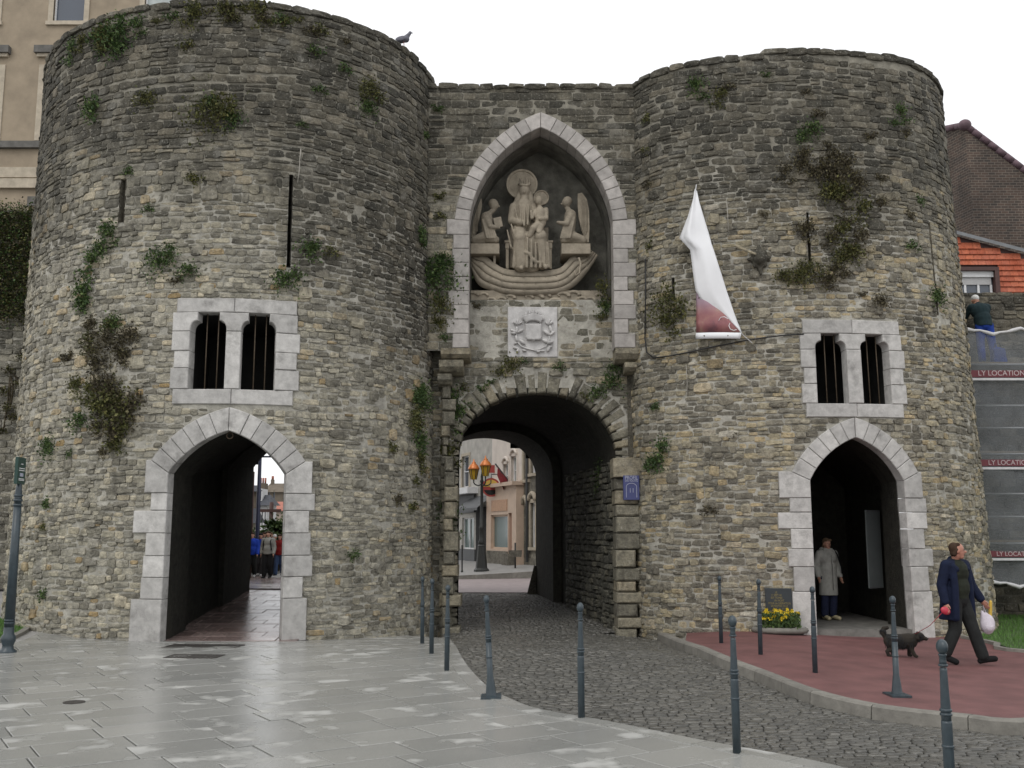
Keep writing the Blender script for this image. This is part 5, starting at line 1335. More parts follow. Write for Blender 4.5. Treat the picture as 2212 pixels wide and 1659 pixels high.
for z in lev:
    for k in range(4):
        mb = MB(); mb.box(((XS0 + XS1) / 2, 22.62 + k * .235, z - .03), (XS1 - XS0, .225, .04)); mb.build('board', M_PLANK, scf)
    for dz in ((-.08,) if z == lev[0] else (-.08, .5, 1.0)):
        mb = MB(); mb.tube([Vector((XS0, 22.46, z + dz)), Vector((XS1, 22.46, z + dz))], .024, 8); mb.build('guard_rail' if dz > 0 else 'ledger', M_STEEL, scf, True)
net = thing('debris_net', 'translucent grey scaffold net with dark red lettered strips', 'netting', (12, YN, lev[2]))
zt0, zb0 = at(2150, 716, YN).z, at(2170, 1262, YN).z; mb = MB(); nx, nz = 40, 60; vs = []
fy = lambda x, z: YN + .035 * math.sin(x * 3.1 + z) + .02 * math.sin(z * 5.0 + x * 2)
xe = lambda z: 10.05 + 0.25 * (1 - z / 7)
for j in range(nz + 1):
    for i in range(nx + 1):
        z = zb0 + (zt0 - zb0) * j / nz + (.05 * math.sin(i * .7) if j in (0, nz) else 0); x = xe(z) + (XS1 - xe(z)) * i / nx; vs.append((x, fy(x, z), z))
mb.add(vs, [(j * (nx + 1) + i, j * (nx + 1) + i + 1, (j + 1) * (nx + 1) + i + 1, (j + 1) * (nx + 1) + i) for j in range(nz) for i in range(nx)]); mb.build('mesh_sheet', M_NET, net, True)
for zz, sg in ((zt0, 1), (zb0, 1)):
    mb = MB(); mb.tube([Vector((xe(zz) + (XS1 - xe(zz)) * i / 30, fy(10 + i * .15, zz) - .02, zz + .045 * math.sin(i * .9) + .02 * math.sin(i * 2.3))) for i in range(31)], [.035 + .012 * math.sin(i * 1.7) for i in range(31)], 7); mb.build('hem', M_HEM, net, True)
for k, (y0, y1, txt, px) in enumerate(((800, 815, 'LY LOCATION', 2160), (993, 1007, 'LY LOCATION', 2178), (1190, 1203, 'LY LOCATION', 2192))):
    a = at(2150, y1, YN).z; b = at(2150, y0, YN).z; mb = MB(); P = []
    for i in range(21):
        x = xe(a) + .05 + (XS1 - xe(a) - .05) * i / 20; P.append((x, fy(x, a) - .012))
    mb.add([(x, y, a) for x, y in P] + [(x, y, b) for x, y in P], [(i, i + 1, 21 + i + 1, 21 + i) for i in range(20)]); st = mb.build('strip', M_STRIP, net)
    c = at(px, (y0 + y1) / 2, YN); text_obj('lettering', txt, (b - a) * 1.05, M_LETTER, st, frame3((c.x, YN - .075, c.z), (1, 0, 0), (0, 0, 1), (0, -1, 0)), squeeze=0.98)
    mb = MB(); mb.box(((XS1 + xe(a)) / 2, YN - .05, a - .05), (XS1 - xe(a) - .1, .02, .05)); mb.build('tie_band', M_HEM, net)

# ------------------------------------------------------------------ street seen through the carriage gate
PD0 = Vector((-2.75, 52, 0)); PDd = Vector((3.88, -10, 0)).normalized(); PDn = Vector((PDd.y, -PDd.x, 0))
PDn = Vector((-PDd.y, PDd.x, 0)) if PDd.cross(Vector((0, 0, 1))).y > 0 else PDn
nin = Vector((10, 3.88, 0)).normalized()             # into the buildings
FS = lambda s_, z, d: PD0 + PDd * s_ + Vector((0, 0, z)) + nin * d
def sz(px, py): p = at_plane(px, py, PD0, PDd); return (p - PD0).dot(PDd), p.z
def sh_(px0, px1, py0, py1): m_ = (py0 + py1) / 2; c = (px0 + px1) / 2; return [sz(px0, m_)[0], sz(px1, m_)[0], sz(c, py1)[1], sz(c, py0)[1]]
M_ROUGH = plain('grey_roughcast', (0.44, 0.425, 0.39), 0.9, 0.25, 2.5, 0.4); M_PINK = plain('pinkish_stucco', (0.66, 0.60, 0.54), 0.85, 0.12, 2, 0.15); M_SALMON = plain('salmon_shopfront', (0.56, 0.43, 0.33), 0.6, 0.12, 3, 0.05)
M_DKST = stone_mat('dark_house_stone', [(0, (.14, .13, .115)), (1, (.28, .265, .23))], HIGH, 30, 40, 0, 0, .5); M_SLATEGREY = plain('grey_fascia', (0.10, 0.105, 0.11), 0.6, 0.15, 4, 0.05); M_DOORRED = plain('brick_red_door', (0.28, 0.085, 0.055), 0.5, 0.15, 5, 0.05)
M_SHOPGL = glass_mat('shop_glass', (0.12, 0.17, 0.165), 0.08); M_BLACK = plain('black_void', (0.02, 0.02, 0.02), 0.9, 0.2, 4, 0)
zg = 0.0
s_a, s_b, s_c, s_d = sz(975, 1100)[0], sz(1063, 1020)[0], sz(1127, 1020)[0], sz(1190, 1020)[0]
h1 = thing('shop_house', 'grey roughcast house with a grey shopfront and white canopy beyond the gate', 'house', tuple(FS((s_a + s_b) / 2, 0.2, 0)))
w1 = sh_(998, 1024, 1118, 1186); w1b = sh_(999, 1014, 985, 1052)
wall_holes('wall', FS, s_a - 14, s_b, -.6, 13, [w1, w1b], M_ROUGH, h1); sash(FS, w1, h1, M_WHITE, M_SHOPGL, 2, 1, fw=.07); sash(FS, w1b, h1, M_WHITE, M_PANE, 1, 2, surround=M_TRIM)
q = sh_(988, 1028, 1070, 1108); bar(FS, s_a - 1, q[1], q[2], q[3], -.10, .02, 'shop_fascia', M_SLATEGREY, h1)
q = sh_(985, 1033, 1055, 1068); bar(FS, s_a - 1, q[1], q[2], q[3], -.55, .02, 'canopy', M_WHITE, h1)
q = sh_(1030, 1062, 1095, 1205); o = bar(FS, q[0], q[1], q[2] - .4, q[3], -.05, .02, 'doorway', M_BLACK, h1)
q = sh_(1020, 1066, 1070, 1098); mb = MB(); mb.add([FS(q[0], q[2], -.8), FS(q[1], q[2], -.8), FS(q[1], q[3], .02), FS(q[0], q[3], .02), FS(q[0], q[2] - .12, -.8), FS(q[1], q[2] - .12, -.8)], [(0, 1, 2, 3), (4, 5, 1, 0)]); mb.build('porch_roof', M_SLATEGREY, h1)
q = sh_(988, 1028, 1186, 1215); bar(FS, s_a - 1, q[1], q[2] - .6, q[3], -.08, .02, 'stall_riser', M_SLATEGREY, h1)
h2 = thing('shop_house', 'tall pinkish stucco house above a salmon shopfront beyond the gate', 'house', tuple(FS((s_b + s_c) / 2, 0.4, 0)))
wa, wb = sh_(1088, 1099, 1002, 1052), sh_(1105, 1117, 985, 1046)
wall_holes('wall', FS, s_b + .002, s_c, -.2, 13, [wa, wb], M_PINK, h2); sash(FS, wa, h2, M_WHITE, M_CURTAIN, 1, 2, surround=M_PINK, sw=.12); sash(FS, wb, h2, M_WHITE, M_CURTAIN, 1, 2, surround=M_PINK, sw=.12)
for h in (wa, wb):
    mb = MB(); mb.tube([FS(h[0] + (h[1] - h[0]) * (0.5 - .5 * math.cos(math.pi * k / 8)), h[3] + .05 + (h[1] - h[0]) * .35 * math.sin(math.pi * k / 8), -.05) for k in range(9)], .07, 6); mb.build('arched_head', M_PINK, h2, True)
q = sh_(1063, 1130, 1052, 1064); zc = q[3]
shopq = sh_(1066, 1131, 1066, 1200); wS = sh_(1076, 1113, 1112, 1186); dS = sh_(1114.5, 1121.5, 1108, 1200)
FS2 = lambda s_, z, d: FS(s_, z, d - .35)
wall_holes('shopfront', FS2, shopq[0], shopq[1], -.1, zc, [wS, [dS[0], dS[1], .6, dS[3]]], M_SALMON, h2, .2)
bar(FS2, shopq[0] - .15, shopq[1] + .1, zc + .001, zc + .16, -.22, .36, 'shop_cornice', M_SALMON, h2); bar(FS2, shopq[1] + .001, shopq[1] + .02, -.1, zc, 0, .36, 'shop_side', M_SALMON, h2)
sash(FS2, wS, h2, M_SALMON, M_SHOPGL, 1, 1, fw=.08); bar(FS2, dS[0], dS[1], .4, dS[3], .12, .17, 'door', M_DOORRED, h2)
q = sh_(1078, 1112, 1080, 1104); bar(FS2, q[0], q[1], q[2], q[3], -.03, .0, 'shop_sign_board', plain('faded_sign', (.50, .31, .20), .7, .25, 14, 0), h2)
q = sh_(1068, 1114, 1190, 1215); bar(FS2, q[0] - .02, dS[0] - .05, -.1, q[3], -.06, .0, 'stone_base', M_DKST, h2); q = sh_(1116, 1131, 1196, 1205); bar(FS2, q[0], q[1], q[2] - .3, q[3], -.35, .0, 'door_step', M_DKST, h2)
h3 = thing('stone_house', 'dark stone house with white framed windows at the edge of the gate arch', 'house', tuple(FS((s_c + s_d) / 2, 0.6, 0)))
hh_ = [sh_(1132, 1141, 950, 1036), sh_(1147, 1158, 950, 1022), sh_(1132, 1139, 1094, 1205), sh_(1147, 1157, 1086, 1182), sh_(1166, 1177, 1080, 1178)]
wall_holes('wall', FS, s_c + .002, s_d + 3, -.2, 13, hh_, M_DKST, h3)
for h in hh_[:2] + hh_[3:]: sash(FS, h, h3, M_WHITE, M_PANE, 1, 2, fw=.08, surround=M_TRIM, sw=.16)
bar(FS, hh_[2][0], hh_[2][1], hh_[2][2], hh_[2][3], .1, .15, 'door', M_SLATEGREY, h3)
for h in hh_[2:]:
    mb = MB(); mb.tube([FS(h[0] - .08 + (h[1] - h[0] + .16) * (0.5 - .5 * math.cos(math.pi * k / 8)), h[3] + .1 + .3 * math.sin(math.pi * k / 8), -.05) for k in range(9)], .1, 6); mb.build('arched_head', M_TRIM, h3, True)
mb = MB(); sp_ = sz(1143, 1100)[0]; mb.tube([FS(sp_, .5, -.1), FS(sp_, 12, -.1)], .06, 8); mb.build('drain_pipe', M_SLATEGREY, h3, True)
# shop flag, round hanging sign and board
M_REDCL = plain('red_flag_cloth', (0.33, 0.035, 0.05), 0.8, 0.2, 5, 0.1)
fl = thing('flag', 'red flag on slanting pole over the shops beyond the gate', 'flag', tuple(at(1113, 1058, 46)))
A_, B_ = at(1113, 1058, 46), at(1070, 1002, 44.5); mb = MB(); mb.tube([A_, B_], .035, 8); mb.build('flagpole', M_SLATEGREY, fl, True)
mb = MB(); vs = []
for i in range(9):
    t = .35 + .6 * i / 8; p = A_.lerp(B_, t)
    for j in range(5): vs.append(p + Vector((.06 * math.sin(j * 1.5 + i) + j * .05, .10 * math.sin(i * 1.1 + j), -.17 * j - .02 * i * j * .4)))
mb.add(vs, [(i * 5 + j, i * 5 + j + 1, i * 5 + j + 6, i * 5 + j + 5) for i in range(8) for j in range(4)]); mb.build('flag_cloth', M_REDCL, fl, True)
rs = thing('hanging_sign', 'round red and yellow hanging shop sign behind the lamp post', 'sign', tuple(at(1061, 1054, 46)))
p = at(1061, 1053, 46); M_YEL = plain('yellow_enamel', (0.62, 0.43, 0.09), 0.4, 0.1, 5, 0); M_RED2 = plain('red_enamel', (0.36, 0.06, 0.05), 0.4, 0.1, 5, 0)
def vdisc(name, p, r_, th, m, parent, z0=-1, z1=1):
    P = [(math.cos(2 * math.pi * k / 40) * r_, min(max(math.sin(2 * math.pi * k / 40), z0), z1) * r_) for k in range(40)]; mb = MB(); mb.prism(P, lambda a, b, d: p + Vector((a, -d, b)), 0, th); mb.build(name, m, parent)
vdisc('disc', p, .42, .10, M_RED2, rs); vdisc('upper_field', p + Vector((0, -.10, 0)), .34, .012, M_YEL, rs, .1, 1); vdisc('lower_field', p + Vector((0, -.10, 0)), .34, .012, M_BLACK, rs, -1, -.35)
mb = MB(); mb.tube([p + Vector((-.0, .05, .4)), p + Vector((0, .05, .6)), p + Vector((1.2, .9, .6))], .025, 6); mb.build('bracket', M_SLATEGREY, rs, True)
bd = thing('wall_sign', 'dark red rectangular sign board fixed high on the grey house', 'sign', tuple(at(1068, 1012, 47)))
p = at(1068, 1013, 47); mb = MB(); mb.box(p, (.62, .06, .36)); mb.build('board', M_RED2, bd); mb = MB(); mb.tube([p + Vector((0, .03, -.1)), p + Vector((.2, 1.2, -.1))], .03, 6); mb.build('bracket', M_SLATEGREY, bd)
# lamp post
lp = ground_hit(1040, 1238); LPX = at(1040, 1238, 40); lamp = thing('street_lamp', 'black cast iron lamp post with orange topped lanterns beyond the gate', 'street lamp', (LPX.x, 40, LPX.z))
M_LAMPI = plain('lamp_iron', (0.03, 0.032, 0.03), 0.5, 0.2, 8, 0.1, local=True); M_ORANGE = plain('copper_orange_roof', (0.62, 0.20, 0.05), 0.35, 0.15, 8, 0.05, 0.2, local=True); M_AMBER = glass_mat('amber_glass', (0.42, 0.27, 0.03), 0.15)
mb = MB(); mb.lathe([(.30, -.05), (.30, .12), (.27, .16), (.23, .2), (.15, 1.0), (.16, 1.04), (.11, 1.1)], (0, 0, 0), 8); mb.build('pedestal', M_LAMPI, lamp, False, False)
mb = MB(); mb.lathe([(.11, 1.1), (.13, 1.2), (.085, 1.3), (.085, 1.7), (.11, 1.74), (.07, 1.8), (.055, 3.5), (.08, 3.55), (.05, 3.62), (.05, 3.75), (.015, 3.95)], (0, 0, 0), 12); mb.build('shaft', M_LAMPI, lamp, True, False)
for ax, ay, hz in ((-.32, 0, .0), (.15, -.25, .12), (.35, .3, 0)):
    mb = MB(); mb.tube([(0, 0, 3.45), (ax * .4, ay * .4, 3.38), (ax * .8, ay * .8, 3.42), (ax, ay, 3.5), (ax, ay, 3.62 + hz)], .026, 6); mb.build('arm', M_LAMPI, lamp, True, False)
    if ax == .35: continue
    ln = MB(); ln.lathe([(.10, 3.62), (.19, 4.02)], (ax, ay, hz), 6); lo = ln.build('lantern', M_AMBER, lamp, False, False)
    for k in range(6):
        t = 2 * math.pi * k / 6; f = MB(); f.tube([(ax + .105 * math.cos(t), ay + .105 * math.sin(t), 3.62 + hz), (ax + .197 * math.cos(t), ay + .197 * math.sin(t), 4.02 + hz)], .013, 5); f.build('lantern_bar', M_LAMPI, lo, False, False)
    f = MB(); f.lathe([(.23, 4.02), (.23, 4.05), (.17, 4.17), (.08, 4.25), (.09, 4.28), (.03, 4.33), (.02, 4.42)], (ax, ay, hz), 12); f.build('lantern_roof', M_ORANGE, lo, True, False)
pp = at(1113, 1230, 41); st = thing('litter_post', 'slim dark post carrying a stone coloured box on the far pavement', 'post', (pp.x, 41, pp.z)); mb = MB(); mb.tube([(0, 0, -.03), (0, 0, 1.05)], .035, 8); mb.build('pole', M_LAMPI, st, True, False)
mb = MB(); mb.box((0, 0, .01), (.3, .3, .03)); mb.build('foot', M_WHITE, st, False, False); mb = MB(); mb.box((0, .04, .62), (.5, .3, .26), None, 0, 1.1); mb.build('box', M_DKST, st, False, False)
pp = at(998, 1235, 40); st = thing('thin_post', 'thin dark post on the far pavement next to the arch edge', 'post', (pp.x, 40, pp.z)); mb = MB(); mb.lathe([(.05, -.03), (.05, .03), (.03, .06), (.03, .95), (.04, 1.0), (.01, 1.03)], (0, 0, 0), 8); mb.build('pole', M_LAMPI, st, True, False)

# ------------------------------------------------------------------ street seen through the left passage
M_SLATE = plain('slate_roof', (0.09, 0.095, 0.11), 0.6, 0.25, 6, 0.2, spec=0.1); M_TAN = plain('tan_block', (0.17, 0.145, 0.115), 0.9, 0.25, 2, 0.2, spec=0.1); M_PINKR = plain('faded_red_roof', (0.40, 0.17, 0.13), 0.8, 0.25, 2, 0.2, spec=0.1); M_BLUEPOLE = plain('dark_blue_paint', (0.022, 0.03, 0.075), 0.4, 0.15, 6, 0.05)
def far_house(name, label, Y, px0, px1, y_eave, y_ridge, wallm, roofm, wins=(), dormer=None, chim=None, depth=6.0):
    x0, x1 = at(px0, y_eave, Y).x, at(px1, y_eave, Y).x; ze, zr = at(px0, y_eave, Y).z, at(px0, y_ridge, Y).z
    o = thing(name, label, 'house', ((x0 + x1) / 2, Y, 0)); F_ = lambda s_, z, d: Vector((s_, Y + d, z)); H = [pxh(*w_, Y) for w_ in wins]
    wall_holes('wall', F_, x0, x1, -.5, ze, H, wallm, o); mb = MB(); mb.add([(x1, Y, -.5), (x1, Y + depth, -.5), (x1, Y + depth, ze), (x1, Y, ze)], [(0, 1, 2, 3)]); mb.add([(x0, Y + depth, -.5), (x0, Y, -.5), (x0, Y, ze), (x0, Y + depth, ze)], [(0, 1, 2, 3)]); mb.build('side_wall', wallm, o)
    for h in H: bar(F_, h[0], h[1], h[2], h[3], .12, .16, 'window', M_PANE, o)
    mb = MB(); e = .25; mb.add([(x0 - e, Y - e, ze - .05), (x1 + e, Y - e, ze - .05), (x1, Y + depth * .35, zr), (x0, Y + depth * .35, zr), (x1 + e, Y + depth, ze), (x0 - e, Y + depth, ze)], [(0, 1, 2, 3), (2, 4, 5, 3), (1, 4, 2), (0, 3, 5)]); rf = mb.build('roof', roofm, o)
    if dormer:
        d = pxh(*dormer, Y + .5); mb = MB(); mb.box(((d[0] + d[1]) / 2, Y + .9, (d[2] + d[3]) / 2), (d[1] - d[0], 1.4, d[3] - d[2])); mb.build('dormer', wallm, rf); mb = MB(); mb.box(((d[0] + d[1]) / 2, Y + .19, (d[2] + d[3]) / 2 - .05), ((d[1] - d[0]) * .6, .03, (d[3] - d[2]) * .7)); mb.build('dormer_window', M_PANE, rf)
    if chim:
        d = pxh(*chim, Y + 2); mb = MB(); mb.box(((d[0] + d[1]) / 2, Y + 2.2, (d[2] + d[3]) / 2 - .5), (d[1] - d[0], .8, d[3] - d[2] + 1)); c = mb.build('chimney', M_TAN, rf)
        for k in range(3): mb = MB(); xx = d[0] + (d[1] - d[0]) * (k + .5) / 3; mb.tube([(xx, Y + 2.2, d[3]), (xx, Y + 2.2, d[3] + .35)], .06, 8); mb.build('chimney_pot', M_PINKR, rf, True)
    return o
far_house('white_house', 'low cream house with slate roof by the orange banner', 52, 520, 554, 1128, 1098, plain('cream_wall', (.62, .58, .48), .8, .1, 3, .1), M_SLATE, ((541, 544, 1138, 1150), (547, 550, 1138, 1150)), depth=.8)
far_house('white_house', 'white house with slate mansard, dormer and chimney down the street', 62, 553, 577, 1090, 1068, plain('white_wall', (.70, .71, .72), .8, .08, 3, .1), M_SLATE, ((560, 562, 1103, 1135), (565, 567.5, 1103, 1135), (571, 573.5, 1105, 1136)), (557, 569, 1056, 1082), (559, 574, 1044, 1056), depth=2.5)
far_house('red_roof_house', 'pink house with faded red roof at the end of street', 80, 570, 640, 1102, 1082, plain('pink_wall', (.40, .33, .28), .85, .15, 3, .1), M_PINKR, ((588, 596, 1108, 1122),))
far_house('brown_block', 'large brown block rising behind the red roofs', 95, 572, 625, 1062, 1042, M_TAN, M_TAN, ((580, 583, 1060, 1075), (590, 594, 1060, 1078)), None, (586, 590, 1036, 1044))
far_house('brown_block', 'narrow brown gable behind the orange banner', 58, 535, 553, 1060, 1048, M_TAN, M_SLATE, depth=.6)
pp = at(556, 1150, 40); zt2 = at(556, 985, 40).z
po = thing('tall_lamp', 'tall dark blue street lamp mast with horizontal arm beyond left passage', 'street lamp', (pp.x, 40, zst(pp.x, 40))); hgt = zt2 - zst(pp.x, 40)
mb = MB(); mb.tube([(0, 0, -.05), (0, 0, 1.2), (0, 0, hgt)], [.10, .09, .07], 10); mb.build('mast', M_BLUEPOLE, po, True, False); mb = MB(); mb.box((.55, 0, hgt - .03), (1.2, .10, .06)); mb.build('arm', M_BLUEPOLE, po, False, False); mb = MB(); mb.box((1.2, 0, hgt - .06), (.5, .2, .07)); mb.build('lamp_head', M_BLUEPOLE, po, False, False)
pp = at(584.5, 1150, 55); zt2 = at(584, 1085, 55).z; po = thing('sign_gantry', 'dark post with horizontal crossbar standing in the far street', 'post', (pp.x, 55, g(pp.x, 55) + .0)); hgt = zt2 - g(pp.x, 55)
mb = MB(); mb.tube([(0, 0, -.05), (0, 0, hgt)], .11, 8); mb.build('pole', M_BROWN, po, True, False); mb = MB(); mb.box((-.1, -.12, hgt - .45), (1.3, .08, .16)); mb.build('crossbar', M_BROWN, po, False, False)
bn = thing('banner', 'tall orange advertising banner on a thin pole down the street', 'banner', (at(541, 1140, 36).x, 36, zst(-10, 36))); a, b = at(535, 1128, 36), at(546.5, 1022, 36)
M_BAN = plain('orange_banner', (.62, .26, .07), .7, .35, 3, .1, c2=(.55, .40, .20)); lx = a.x - bn.location.x; rx = b.x - bn.location.x; z0 = a.z - bn.location.z; z1 = b.z - bn.location.z
mb = MB(); vs = [(lx + (rx - lx) * i / 3, .03 * math.sin(j * .9 + i), z0 + (z1 - z0) * j / 8) for j in range(9) for i in range(4)]; mb.add(vs, [(j * 4 + i, j * 4 + i + 1, j * 4 + i + 5, j * 4 + i + 4) for j in range(8) for i in range(3)]); mb.build('cloth', M_BAN, bn, True, False)
mb = MB(); mb.tube([(rx + .03, 0, -.05), (rx + .03, 0, z1 + .05)], .03, 8); mb.build('pole', M_BROWN, bn, True, False)

# ------------------------------------------------------------------ plants
def leaf_mat(name, stops):
    m, n, b = newmat(name); h, ge = rnd(n); c = ramp_out(n, h, stops); n.links.new(c, b.inputs['Base Color']); b.inputs['Roughness'].default_value = .6; b.inputs['Specular IOR Level'].default_value = .25
    try: b.inputs['Subsurface Weight'].default_value = 0.0
    except Exception: pass
    return m
M_LEAF = {'green': leaf_mat('green_leaf', [(0, (.032, .06, .022)), (.6, (.07, .115, .038)), (1, (.13, .185, .06))]),
          'olive': leaf_mat('olive_leaf', [(0, (.045, .052, .02)), (.6, (.095, .10, .035)), (1, (.17, .165, .055))]),
          'brown': leaf_mat('dry_leaf', [(0, (.045, .04, .028)), (.6, (.105, .09, .058)), (1, (.16, .145, .075))])}
M_STEM = plain('plant_stem', (0.07, 0.055, 0.03), 0.8, 0.3, 20, 0.1)
def leaf(mb, p, d, size, r_):
    d = d.normalized(); a = d.cross(Vector((r_.uniform(-1, 1), r_.uniform(-1, 1), r_.uniform(-1, 1))))
    if a.length < .01: a = Vector((1, 0, 0))
    a = a.normalized() * size * .32; q = p + d * size * .5; n_ = d.cross(a).normalized() * size * .12
    mb.add([p, q - a + n_, p + d * size, q + a + n_], [(0, 1, 2, 3)])
def clump_mesh(kind, rad, count, seed, lsize, flat=0.7, droop=0.0):
    """tuft rooted at the origin, growing along +Y (away from the wall)"""
    r_ = random.Random(seed); mb = MB(); st = MB(); k = 0; lobes = [(Vector((r_.uniform(-.6, .6), r_.uniform(.1, .5), r_.uniform(-.5, .6))) * rad, r_.uniform(.35, .65) * rad) for _ in range(6)]
    while k < count:
        c, q = r_.choice(lobes); p = Vector((r_.gauss(0, .5), r_.gauss(0, .42), r_.gauss(0, .5))) * q + c; p.y = abs(p.y) * flat
        if r_.random() < .12: p *= 1.25
        d = Vector((r_.gauss(0, .7), .5 + r_.random(), r_.gauss(.25 - droop, .7))); leaf(mb, p, d, lsize * r_.uniform(.5, 1.3), r_); k += 1
    for c, q in lobes: st.tube([Vector((0, -.03, 0)), c * .5 + Vector((0, .02, -.02)), c], [.008, .006, .003], 4)
    return mb.mesh('leaves', M_LEAF[kind]), st.mesh('stems', M_STEM)
CL = {}
for kind in ('green', 'olive', 'brown'):
    for sz_, (rad, cnt, ls) in {'small': (.15, 130, .045), 'medium': (.27, 330, .052), 'large': (.42, 720, .058)}.items():
        CL[kind, sz_] = [clump_mesh(kind, rad, cnt, hash((kind[0], sz_[0], v)) % 999 if False else 17 * v + len(kind) * 3 + len(sz_), ls) for v in range(3)]
def wall_point(px, py):
    if px < 940: S, nm = SL, 'left tower'
    elif px > 1392: S, nm = SR, 'right tower'
    else:
        p = at(px, py, YF); inside = p.z < zfb - .1 or (nl - .02 < p.x < nr + .02 and p.z < zap and abs(p.x - (nl + nr) / 2) < na.half(p.z, -.05))
        S, nm = (SW, 'gate arch wall') if inside else (SF, 'niche wall')
    h = S.hit(px, py)
    return (S, h, nm) if h else None
